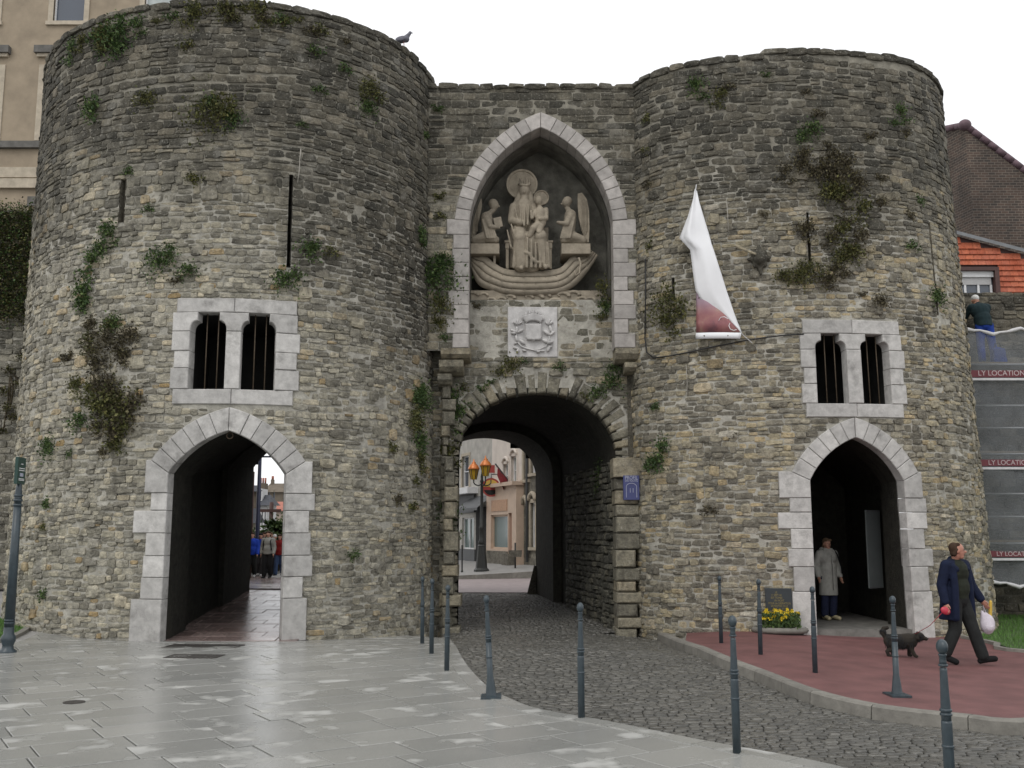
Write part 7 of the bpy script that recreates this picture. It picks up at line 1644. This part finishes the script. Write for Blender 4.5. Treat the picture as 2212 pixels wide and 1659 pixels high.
# ------------------------------------------------------------------ people and animals
M_SKIN = plain('skin', (0.50, 0.27, 0.19), 0.55, 0.15, 10, 0.0, local=True); M_SKIN2 = plain('skin_weathered', (0.44, 0.21, 0.15), 0.55, 0.15, 10, 0.0, local=True)
def cloth_m(name, c, var=.3): return plain(name, c, 0.85, var, 9, 0.35, local=True, dist=.006, spec=.2)
M_EYE = plain('eye_dark', (.02, .018, .015), .3, .1, 5, 0); M_LIP = plain('lip', (.30, .11, .09), .6, .1, 5, 0)
def person(label, loc, rz, H, J, cols, coat='jacket', hem=.86, group=None, vox=.014, hair='short', face=True, open_coat=False, headturn=0.0, skin=M_SKIN, lean=0.0, sleeves=True):
    """J overrides joints given for a 1.75 m figure facing -Y; +X is the figure's left"""
    k = H / 1.75; o = thing('person', label, 'person', loc, rz, group)
    D = dict(head=(0, -.02, 1.625), neck=(0, .015, 1.49), chest=(0, .01, 1.30), belly=(0, 0, 1.10), pelvis=(0, .01, .95),
             shR=(-.185, .01, 1.42), elR=(-.235, .03, 1.13), wrR=(-.245, -.03, .89), shL=(.185, .01, 1.42), elL=(.235, .03, 1.13), wrL=(.245, -.03, .89),
             hipR=(-.095, 0, .93), knR=(-.10, -.02, .50), anR=(-.10, .03, .09), hipL=(.095, 0, .93), knL=(.10, -.02, .50), anL=(.10, .03, .09), toeR=(-.12, -.15, .03), toeL=(.12, -.15, .03))
    D.update(J); P = {n: Vector(v) * k for n, v in D.items()}; q = lambda r_: r_ * k
    hr = Matrix.Rotation(headturn, 3, 'Z'); hp = P['head']; hv = lambda x, y, z: hp + hr @ (Vector((x, y, z)) * k)
    b = MB()
    b.ell(hv(0, .012, .025), (q(.078), q(.097), q(.098)), hr); b.cap(hv(0, -.025, -.03), q(.062), hv(0, -.04, -.075), q(.042)); b.ell(hv(0, -.098, -.012), (q(.016), q(.026), q(.022)), hr)
    for s in (-1, 1): b.ell(hv(.079 * s, .015, 0), (q(.012), q(.026), q(.034)), hr)
    b.cap(hv(0, .02, -.06), q(.055), P['neck'], q(.058)); b.cap(P['neck'], q(.06), P['chest'], q(.13)); b.cap(P['shR'].lerp(P['shL'], .15), q(.085), P['shR'].lerp(P['shL'], .85), q(.085))
    b.cap(P['chest'], q(.145), P['belly'], q(.135)); b.cap(P['belly'], q(.135), P['pelvis'], q(.145))
    for s in 'RL':
        b.chain([P['sh' + s], P['el' + s], P['wr' + s]], [q(.058), q(.045), q(.030)]); b.cap(P['hip' + s], q(.09), P['kn' + s], q(.06)); b.cap(P['kn' + s], q(.058), P['an' + s], q(.042)); b.cap(P['an' + s] + Vector((0, 0, -q(.03))), q(.04), P['toe' + s] + Vector((0, 0, q(.01))), q(.034))
        d = (P['wr' + s] - P['el' + s]).normalized(); side = d.cross(Vector((0, 1, 0)) if abs(d.y) < .9 else Vector((1, 0, 0))).normalized(); fwd = side.cross(d).normalized(); w_ = P['wr' + s]; pm = w_ + d * q(.055)
        b.ell(pm, (q(.022), q(.042), q(.052)), Matrix((side, fwd, d)).transposed())
        for i, (oy, L) in enumerate(((-.030, .058), (-.010, .072), (.010, .068), (.029, .052))):
            a0 = w_ + d * q(.095) + fwd * q(oy); a1 = a0 + d * q(L * .5) + side * q(.006); a2 = a1 + d * q(L * .4) + side * q(.020 if s == 'L' else -.020); b.cap(a0, q(.0095), a1, q(.0085)); b.cap(a1, q(.0085), a2, q(.0075))
        t0 = w_ + d * q(.035) - fwd * q(.035); t1 = t0 + d * q(.035) - fwd * q(.022); b.cap(t0, q(.012), t1, q(.010)); b.cap(t1, q(.010), t1 + d * q(.03), q(.009))
    baked(b, 'body', skin, min(vox, .009) * k if face else vox, 3, .5, o, False)
    if face:
        for s in (-1, 1):
            e = MB(); e.ell(hv(.031 * s, -.083, .018), (q(.011), q(.008), q(.007)), hr, 10, 6); e.build('eye', M_EYE, o, True, False)
        e = MB(); e.ell(hv(0, -.090, -.052), (q(.023), q(.008), q(.006)), hr, 10, 6); e.build('mouth', M_LIP, o, True, False)
    h = MB()
    if hair == 'cap':
        h.ell(hv(0, .015, .065), (q(.09), q(.11), q(.085)), hr); h.cap(hv(-.06, -.085, .045), q(.018), hv(.06, -.085, .045), q(.018))
    elif hair == 'receding':
        h.ell(hv(0, .052, .045), (q(.083), q(.078), q(.085)), hr); h.cap(hv(-.072, .02, .02), q(.022), hv(-.062, .06, -.05), q(.03)); h.cap(hv(.072, .02, .02), q(.022), hv(.062, .06, -.05), q(.03)); h.cap(hv(-.045, .0, .095), q(.03), hv(.045, .0, .095), q(.03)); h.ell(hv(0, .075, -.02), (q(.06), q(.04), q(.06)), hr)
    else:
        h.ell(hv(0, .035, .048), (q(.088), q(.095), q(.09)), hr); h.cap(hv(-.05, -.06, .085), q(.03), hv(.05, -.06, .085), q(.03)); h.cap(hv(-.075, .02, .0), q(.025), hv(-.06, .065, -.05), q(.035)); h.cap(hv(.075, .02, .0), q(.025), hv(.06, .065, -.05), q(.035))
    baked(h, 'cap' if hair == 'cap' else 'hair', cols['hair'], vox * .9, 3, .5, o, False)
    # trousers and shoes
    t = MB(); t.cap(P['belly'].lerp(P['pelvis'], .6), q(.145), P['pelvis'], q(.155))
    for s in 'RL': t.cap(P['hip' + s], q(.115), P['kn' + s], q(.092)); t.cap(P['kn' + s], q(.092), P['an' + s] + (P['kn' + s] - P['an' + s]).normalized() * q(.04), q(.088))
    baked(t, 'trousers', cols['legs'], vox, 2, .5, o, False)
    for s in 'RL':
        f = MB(); a, c = P['an' + s], P['toe' + s]; dd = (c - a); dd.z = 0; dd.normalize(); heel = a - dd * q(.045) + Vector((0, 0, -q(.045))); f.cap(heel, q(.042), a.lerp(c, .5) + Vector((0, 0, -q(.012))), q(.045)); f.cap(a.lerp(c, .5) + Vector((0, 0, -q(.010))), q(.048), c + dd * q(.035) + Vector((0, 0, q(.006))), q(.044)); f.cap(a + Vector((0, 0, q(.01))), q(.046), heel, q(.042))
        baked(f, 'shoe', cols['shoe'], vox * .8, 2, .5, o, False)
    # upper clothing
    up = 1.0; zc = P['pelvis'].z
    def torso(c, g0, yo=0.0, fx=1.0):
        c.ell(P['chest'] + Vector((0, q(yo), q(.02))), (q(.21 * fx + g0), q(.168 + g0), q(.2))); c.ell(P['belly'] + Vector((0, q(yo), 0)), (q(.19 * fx + g0), q(.168 + g0), q(.22))); c.cap(P['shR'].lerp(P['shL'], .08), q(.078 + g0), P['shR'].lerp(P['shL'], .92), q(.078 + g0))
        c.cap(P['neck'] + Vector((0, 0, -q(.06))), q(.09 + g0), P['neck'] + Vector((0, 0, -q(.0))), q(.068 + g0))
    def skirt(c, r0, r1, y0, y1, zh, xo=0.0, fx=1.0, yo=0.0):
        n = 20; rings = []; top = P['belly']; bot = Vector((P['pelvis'].x, P['pelvis'].y, q(zh)))
        vs = []
        for p, rx, ry in ((top, r0, y0), (top.lerp(bot, .5), (r0 + r1) / 2, (y0 + y1) / 2), (bot, r1, y1)):
            vs += [p + Vector((q(xo) + math.cos(2 * math.pi * i / n) * q(rx) * fx, q(yo) + math.sin(2 * math.pi * i / n) * q(ry), 0)) for i in range(n)]
        c.add(vs, [tuple(range(n)), tuple(range(3 * n - 1, 2 * n - 1, -1))] + [((i + 1) % n + L * n, i + L * n, i + (L + 1) * n, (i + 1) % n + (L + 1) * n) for L in (0, 1) for i in range(n)])
    def sleeve(c, g0):
        for s in 'RL': c.cap(P['sh' + s], q(.072 + g0), P['el' + s], q(.060 + g0)); c.cap(P['el' + s], q(.060 + g0), P['wr' + s] - (P['wr' + s] - P['el' + s]).normalized() * q(.02), q(.050 + g0))
    if open_coat:
        sw = MB(); torso(sw, .0); skirt(sw, .16, .165, .15, .15, .93); baked(sw, 'sweater', cols['inner'], vox, 3, .5, o, False)
        c = MB(); sleeve(c, .012)
        c.ell(P['chest'] + Vector((0, q(.05), 0)), (q(.245), q(.135), q(.22))); c.ell(P['belly'] + Vector((0, q(.05), 0)), (q(.24), q(.14), q(.26)))
        c.cap(P['shR'].lerp(P['shL'], .05), q(.09), P['shR'].lerp(P['shL'], .95), q(.09)); c.cap(P['neck'] + Vector((0, q(.05), -q(.03))), q(.075), P['neck'] + Vector((0, q(.06), q(.01))), q(.055))
        for s in (-1, 1):
            c.cap(P['chest'] + Vector((q(.155 * s), -q(.07), q(.10))), q(.052), P['belly'] + Vector((q(.165 * s), -q(.085), 0)), q(.055)); c.cap(P['belly'] + Vector((q(.165 * s), -q(.085), 0)), q(.055), Vector((P['pelvis'].x + q(.185 * s), P['pelvis'].y - q(.09), q(hem + .04))), q(.06))
            c.cap(P['neck'] + Vector((q(.07 * s), -q(.02), -q(.02))), q(.04), P['chest'] + Vector((q(.12 * s), -q(.115), q(.06))), q(.035))
        n = 24; vs = []; bot = Vector((P['pelvis'].x, P['pelvis'].y + q(.03), q(hem))); top = P['belly'] + Vector((0, q(.03), 0)); arc = [math.radians(-52 + 284 * i / n) for i in range(n + 1)]
        for p, rx, ry, th in ((top, .235, .175, .035), (bot, .275, .225, .035)):
            for rr2 in (0, th): vs += [p + Vector((math.cos(a) * q(rx - rr2), math.sin(a) * q(ry - rr2), 0)) for a in arc]
        m_ = n + 1; fs = []
        for i in range(n): fs += [(i, i + 1, 2 * m_ + i + 1, 2 * m_ + i), (m_ + i + 1, m_ + i, 3 * m_ + i, 3 * m_ + i + 1), (i + 1, i, m_ + i, m_ + i + 1), (2 * m_ + i, 2 * m_ + i + 1, 3 * m_ + i + 1, 3 * m_ + i)]
        fs += [(0, 2 * m_, 3 * m_, m_), (n, m_ + n, 3 * m_ + n, 2 * m_ + n)]; c.add(vs, fs)
        baked(c, 'coat', cols['top'], vox * .9, 2, .5, o, False)
    else:
        c = MB(); torso(c, .012); sleeve(c, .010); skirt(c, .20, .215 if hem < .8 else .195, .165, .18 if hem < .8 else .165, hem)
        baked(c, coat, cols['top'], vox, 3, .5, o, False)
    return o, P, k
HB = cloth_m('brown_hair', (.05, .03, .02)); HG = cloth_m('grey_brown_hair', (.16, .11, .07)); HW = cloth_m('white_cap', (.70, .70, .68), .1)
NAVY = cloth_m('navy_wool', (.009, .014, .036)); OLIVE = cloth_m('olive_knit', (.022, .026, .018)); DKTR = cloth_m('charcoal_trousers', (.022, .024, .024)); BLK = cloth_m('black_leather', (.012, .012, .013), .2)
# walking man
mp = ground_hit(2078, 1436); ml = at(2078, 1436, 15.2); ml.z = g(ml.x, ml.y)
man, MP, mk = person('man in an open navy coat walking along red footway with a carrier bag', (ml.x, ml.y, ml.z), R(30), 1.76,
    dict(head=(0, -.05, 1.625), elR=(-.28, .05, 1.14), wrR=(-.31, -.02, .89), elL=(.29, -.02, 1.13), wrL=(.34, -.14, .92), hipR=(-.09, 0, .92), hipL=(.09, 0, .92),
         shR=(-.205, .01, 1.42), shL=(.205, .01, 1.42), knR=(-.10, .0, .50), anR=(-.20, .12, .15), toeR=(-.13, .04, .04), knL=(.16, -.10, .50), anL=(.26, -.17, .10), toeL=(.345, -.25, .085)),
    dict(hair=HB, legs=DKTR, shoe=BLK, top=NAVY, inner=OLIVE), hem=.64, vox=.011, hair='receding', open_coat=True, headturn=R(46), skin=M_SKIN2)
mw = Matrix.Translation(ml) @ Matrix.Rotation(R(30), 4, 'Z')
hl = mw @ (MP['wrL'] + Vector((0, -.02, -.09))); hrr = mw @ (MP['wrR'] + Vector((0, -.02, -.08)))
M_BAG = plain('white_plastic_bag', (.62, .58, .64), .35, .1, 8, .5, dist=.02); M_YW = plain('yellow_wrapper', (.62, .42, .06), .4, .2, 8, .2)
bag = thing('carrier_bag', 'white plastic carrier bag with yellow wrapping held by the walking man', 'bag', tuple(hl + Vector((.03, 0, -.38)))); b = MB(); b.cap(hl + Vector((.03, 0, -.14)), .05, hl + Vector((.05, 0, -.30)), .09); b.ell(hl + Vector((.05, 0, -.26)), (.11, .07, .15)); b.cap(hl + Vector((-.02, 0, -.08)), .02, hl + Vector((0, 0, -.2)), .05); baked(b, 'bag_body', M_BAG, .012, 2, .5, bag)
b = MB(); b.tube([hl + Vector((.0, 0, -.16)), hl + Vector((.0, 0, .01)), hl + Vector((.06, 0, -.16))], .010, 6); b.build('bag_handle', M_BAG, bag, True); b = MB(); b.cap(hl + Vector((.11, .03, -.14)), .028, hl + Vector((.13, .03, .06)), .022); baked(b, 'wrapped_loaf', M_YW, .01, 1, .5, bag)
# dog on its lead
dp = ground_hit(1950, 1419); DX, DY, DZ = dp.x, dp.y, g(dp.x, dp.y); M_FUR = plain('dark_brown_fur', (.026, .021, .015), .9, .5, 6, .5, local=True, dist=.02); M_FURD = plain('black_fur', (.016, .016, .017), .9, .3, 6, .5, local=True)
dog = thing('dog', 'small shaggy dark brown dog walking behind the man on a lead', 'dog', (DX, DY, DZ), R(-14)); b = MB()
b.cap((-.17, 0, .235), .10, (-.02, 0, .235), .105); b.cap((-.02, 0, .235), .105, (.11, 0, .24), .12); b.cap((.13, 0, .25), .085, (.21, -.01, .30), .07); b.ell((.25, -.015, .315), (.075, .062, .065)); b.cap((.29, -.02, .30), .042, (.345, -.025, .28), .030)
for s in (-1, 1): b.cap((.235, .05 * s, .36), .022, (.225, .075 * s, .29), .026)
for s, fx, bx in ((-1, .05, -.03), (1, -.02, .05)):
    b.chain([(.12, .055 * s, .20), (.115 + fx * .3, .06 * s, .11), (.12 + fx, .06 * s, .03)], [.05, .033, .028]); b.cap((.12 + fx, .06 * s, .025), .026, (.15 + fx, .06 * s, .02), .022)
    b.chain([(-.17, .055 * s, .21), (-.13 + bx * .2, .06 * s, .14), (-.20 + bx, .06 * s, .085), (-.18 + bx, .06 * s, .025)], [.065, .045, .028, .026]); b.cap((-.18 + bx, .06 * s, .022), .026, (-.15 + bx, .06 * s, .018), .022)
b.chain([(-.23, 0, .28), (-.28, 0, .36), (-.25, .01, .42), (-.20, .01, .43)], [.035, .038, .036, .028])
baked(b, 'body', M_FUR, .009, 2, .4, dog, False); b = MB(); b.ell((.372, -.028, .285), (.014, .014, .012), None, 8, 5); b.build('nose', M_EYE, dog, True, False)
for s in (-1, 1): b = MB(); b.ell((.305, -.02 + .04 * s, .335), (.009, .009, .009), None, 8, 5); b.build('eye', M_EYE, dog, True, False)
b = MB(); rd = random.Random(4)
for _ in range(2600):
    t = rd.random(); 
    if t < .62: c0 = Vector((rd.uniform(-.23, .17), 0, .235)); a = rd.uniform(0, 6.28); n1 = Vector((rd.gauss(-.2, .3), math.cos(a), math.sin(a))); p = c0 + Vector((0, math.cos(a), math.sin(a))) * .105
    elif t < .82: n1 = Vector((rd.gauss(0, 1), rd.gauss(0, 1), rd.gauss(0, 1))).normalized(); p = Vector((.25, -.015, .315)) + Vector((n1.x * .075, n1.y * .06, n1.z * .065))
    else: n1 = Vector((rd.gauss(-.3, 1), rd.gauss(0, .6), rd.gauss(.3, 1))).normalized(); p = Vector((-.26, 0, .38)) + n1 * .038
    n1.normalize(); d = (n1 * .6 + Vector((-.3, 0, -.8))).normalized() * rd.uniform(.025, .055); s_ = n1.cross(d).normalized() * .004; b.add([p - s_, p + s_, p + d], [(0, 1, 2)])
b.build('fur', M_FURD, dog, False, False)['kind'] = 'stuff'
M_REDP = plain('red_plastic', (.50, .04, .07), .35, .1, 6, 0); ls = thing('dog_lead', 'red retractable dog lead handle and cord in the man\'s hand', 'dog lead', tuple(hrr + Vector((0, 0, -.05)))); b = MB(); b.ell(hrr + Vector((-.03, -.02, -.03)), (.075, .03, .055), Matrix.Rotation(R(25), 3, 'Y')); b.build('handle', M_REDP, ls, True)
dn = Matrix.Translation((DX, DY, DZ)) @ Matrix.Rotation(R(-14), 4, 'Z') @ Vector((.17, 0, .33)); b = MB(); b.tube([hrr + Vector((-.09, -.03, -.06)), hrr.lerp(dn, .5) + Vector((0, 0, -.05)), dn], .005, 5); b.build('cord', M_REDP, ls, True)
# woman in the right doorway
wl = at(1793, 1347, 21.2); PALE = cloth_m('pale_grey_coat', (.36, .36, .33), .2); NAVT = cloth_m('navy_trousers', (.02, .025, .055))
wo_, WP, wk = person('woman in a long pale grey coat standing in the dark right doorway', (wl.x, 21.2, ZF1), R(14), 1.64, dict(elR=(-.26, .05, 1.15), wrR=(-.27, -.05, .93), elL=(.27, .05, 1.14), wrL=(.27, -.05, .92)), dict(hair=HG, legs=NAVT, shoe=cloth_m('pale_shoe', (.50, .44, .28), .1), top=PALE), coat='coat', hem=.52, vox=.012)
b = MB(); b.cap(WP['neck'] + Vector((-.07, -.05, 0)), .05, WP['neck'] + Vector((.07, -.05, 0)), .05); b.cap(WP['neck'] + Vector((-.08, .05, .01)), .055, WP['neck'] + Vector((.08, .05, .01)), .055); baked(b, 'collar', PALE, .012, 2, .5, wo_, False)
b = MB(); b.tube([WP['shL'] + Vector((-.02, .09, .06)), WP['shL'] + Vector((-.02, -.02, .095)), WP['shL'] + Vector((.0, -.11, -.02)), WP['shL'] + Vector((.05, -.15, -.25)), WP['shL'] + Vector((.09, -.12, -.40))], .014, 6); b.build('bag_strap', BLK, wo_, True, False)
b = MB(); b.tube([WP['chest'] + Vector((.0, -.165, .08)), WP['belly'] + Vector((0, -.185, 0)), Vector((0, -.19, .60))], .006, 5); b.build('coat_placket', cloth_m('grey_seam', (.2, .2, .19)), wo_, True, False)
# worker on the scaffold
kl = at(2128, 760, 22.95); TEAL = cloth_m('dark_teal_fleece', (.018, .035, .04)); BLUE = cloth_m('blue_work_trousers', (.02, .055, .30))
wk_, _, _ = person('worker in white cap and blue trousers leaning on the scaffold, seen from behind', (kl.x + .02, 22.95, lev[0] - .01), R(172), 1.72, dict(head=(.10, -.22, 1.58), neck=(.07, -.13, 1.46), chest=(.05, -.08, 1.28), belly=(.02, -.03, 1.09), shR=(-.13, -.10, 1.40), shL=(.24, -.09, 1.40), elR=(-.16, -.32, 1.20), wrR=(-.05, -.52, 1.28), elL=(.32, -.30, 1.22), wrL=(.20, -.52, 1.34), knR=(-.14, .02, .5), anR=(-.18, .08, .09), toeR=(-.2, -.1, .03)), dict(hair=HW, legs=BLUE, shoe=BLK, top=TEAL), hem=.92, vox=.013, hair='cap')
p = at(2157, 780, 22.75); bk_ = thing('work_bag', 'blue work bag standing on the scaffold boards behind the net', 'bag', (p.x, 22.75, lev[0] - .01)); b = MB(); b.box((0, 0, .17), (.32, .22, .34), None, 0, .82); b.ell((0, 0, .30), (.13, .09, .08)); baked(b, 'bag_body', BLUE, .015, 4, .5, bk_, False); b = MB(); b.tube([(-.08, 0, .33), (-.05, 0, .46), (.05, 0, .46), (.08, 0, .33)], .012, 6); b.build('bag_handle', BLK, bk_, True, False)
# youths coming up the street behind the left passage
RB = cloth_m('royal_blue_jacket', (.02, .06, .42), .2); GRY = cloth_m('grey_sweatshirt', (.26, .26, .24), .15); JN = cloth_m('blue_jeans', (.05, .08, .16)); GRN = cloth_m('green_top', (.02, .20, .12)); DKG = cloth_m('dark_grey_top', (.05, .05, .055)); RED = cloth_m('red_top', (.25, .02, .02)); LSH = cloth_m('light_trainers', (.5, .5, .5), .1)
GY = 'young people walking up the street behind the left passage'
def walker(px, Y, H, label, top, legs, hairm, shoe, ph, hair='short'):
    x = at(px, 1245, Y).x; s = .18 * ph
    return person(label, (x, Y, zst(x, Y) + (.032 if Y < 40 else 0.0)), R(rng.uniform(-8, 8)), H, dict(knR=(-.10, -.06 - s * .3, .50), anR=(-.10, -s, .09 + max(0, -s) * .3), toeR=(-.11, -s - .17, .03 + max(0, -s) * .1), knL=(.10, -.06 + s * .3, .50), anL=(.10, s, .09 + max(0, s) * .3), toeL=(.11, s - .17, .03 + max(0, s) * .1), elR=(-.25, .04 + s * .3, 1.14), wrR=(-.25, -.06 + s * .6, .91), elL=(.25, .04 - s * .3, 1.14), wrL=(.25, -.06 - s * .6, .91)),
                  dict(hair=hairm, legs=legs, shoe=shoe, top=top), hem=.88, group=GY, vox=.02, hair=hair, face=False)
walker(542, 36.0, 1.58, 'youth in bright blue jacket and dark trousers walking nearest the passage wall', RB, DKTR, HB, LSH, 1)
y2, YP, yk = walker(577, 35.2, 1.60, 'youth in grey sweatshirt with backpack straps walking in front of the group', GRY, BLK, HB, BLK, .4)
for s in (-1, 1): b = MB(); b.tube([YP['chest'] + Vector((.10 * s, .12, .13)), YP['chest'] + Vector((.11 * s, -.0, .20)), YP['chest'] + Vector((.12 * s, -.14, .06)), YP['belly'] + Vector((.15 * s, -.10, -.05))], .018, 6); b.build('backpack_strap', BLK, y2, True, False)
b = MB(); b.ell(YP['chest'] + Vector((0, .20, -.06)), (.15, .09, .22)); b.build('backpack', BLK, y2, True, False)
walker(561, 39.5, 1.62, 'youth in blue jacket half hidden between the two leading walkers', RB, DKG, BLK, LSH, -.8)
walker(602, 39.0, 1.58, 'youth in grey and red top and jeans at the right of the group', RED, JN, HB, BLK, .9)
walker(591, 41.5, 1.62, 'youth in green top and white cap at the back of the group', GRN, DKG, HW, BLK, -.5, 'cap')
walker(568, 42.5, 1.72, 'dark haired person in dark top at the back of the group', DKG, DKG, HB, BLK, .6); walker(583, 43.5, 1.70, 'fair haired person in dark top behind the green one', DKG, JN, HG, BLK, -.6)
# pigeon perched on the left tower rim
u, z = SL.hit(868, 118); p = SL.pos(u, ZL + .05, -.05); pp = at(870, 104, p.y); M_BIRD = plain('pigeon_feathers', (.13, .13, .16), .7, .3, 15, .2, local=True); bird = thing('pigeon', 'grey pigeon perched on the rim of the left tower', 'pigeon', (pp.x, p.y, ZL + .06), 0); b = MB()
b.cap((-.09, 0, .10), .045, (.06, 0, .14), .075); b.cap((.06, 0, .16), .06, (.13, 0, .25), .035); b.ell((.145, 0, .275), (.038, .032, .034)); b.cap((-.08, 0, .09), .035, (-.22, 0, .04), .022); baked(b, 'body', M_BIRD, .009, 3, .5, bird, False)
b = MB(); b.cap((.17, 0, .275), .012, (.205, 0, .268), .005); b.build('beak', M_EYE, bird, True, False)
for s in (-1, 1):
    b = MB(); b.ell((-.03, .062 * s, .125), (.12, .016, .05), Matrix.Rotation(R(-14), 3, 'Y')); b.build('wing', M_BIRD, bird, True, False); b = MB(); b.tube([(.02, .025 * s, .08), (.025, .025 * s, -.01)], .006, 5); b.build('leg', M_LIP, bird, True, False)
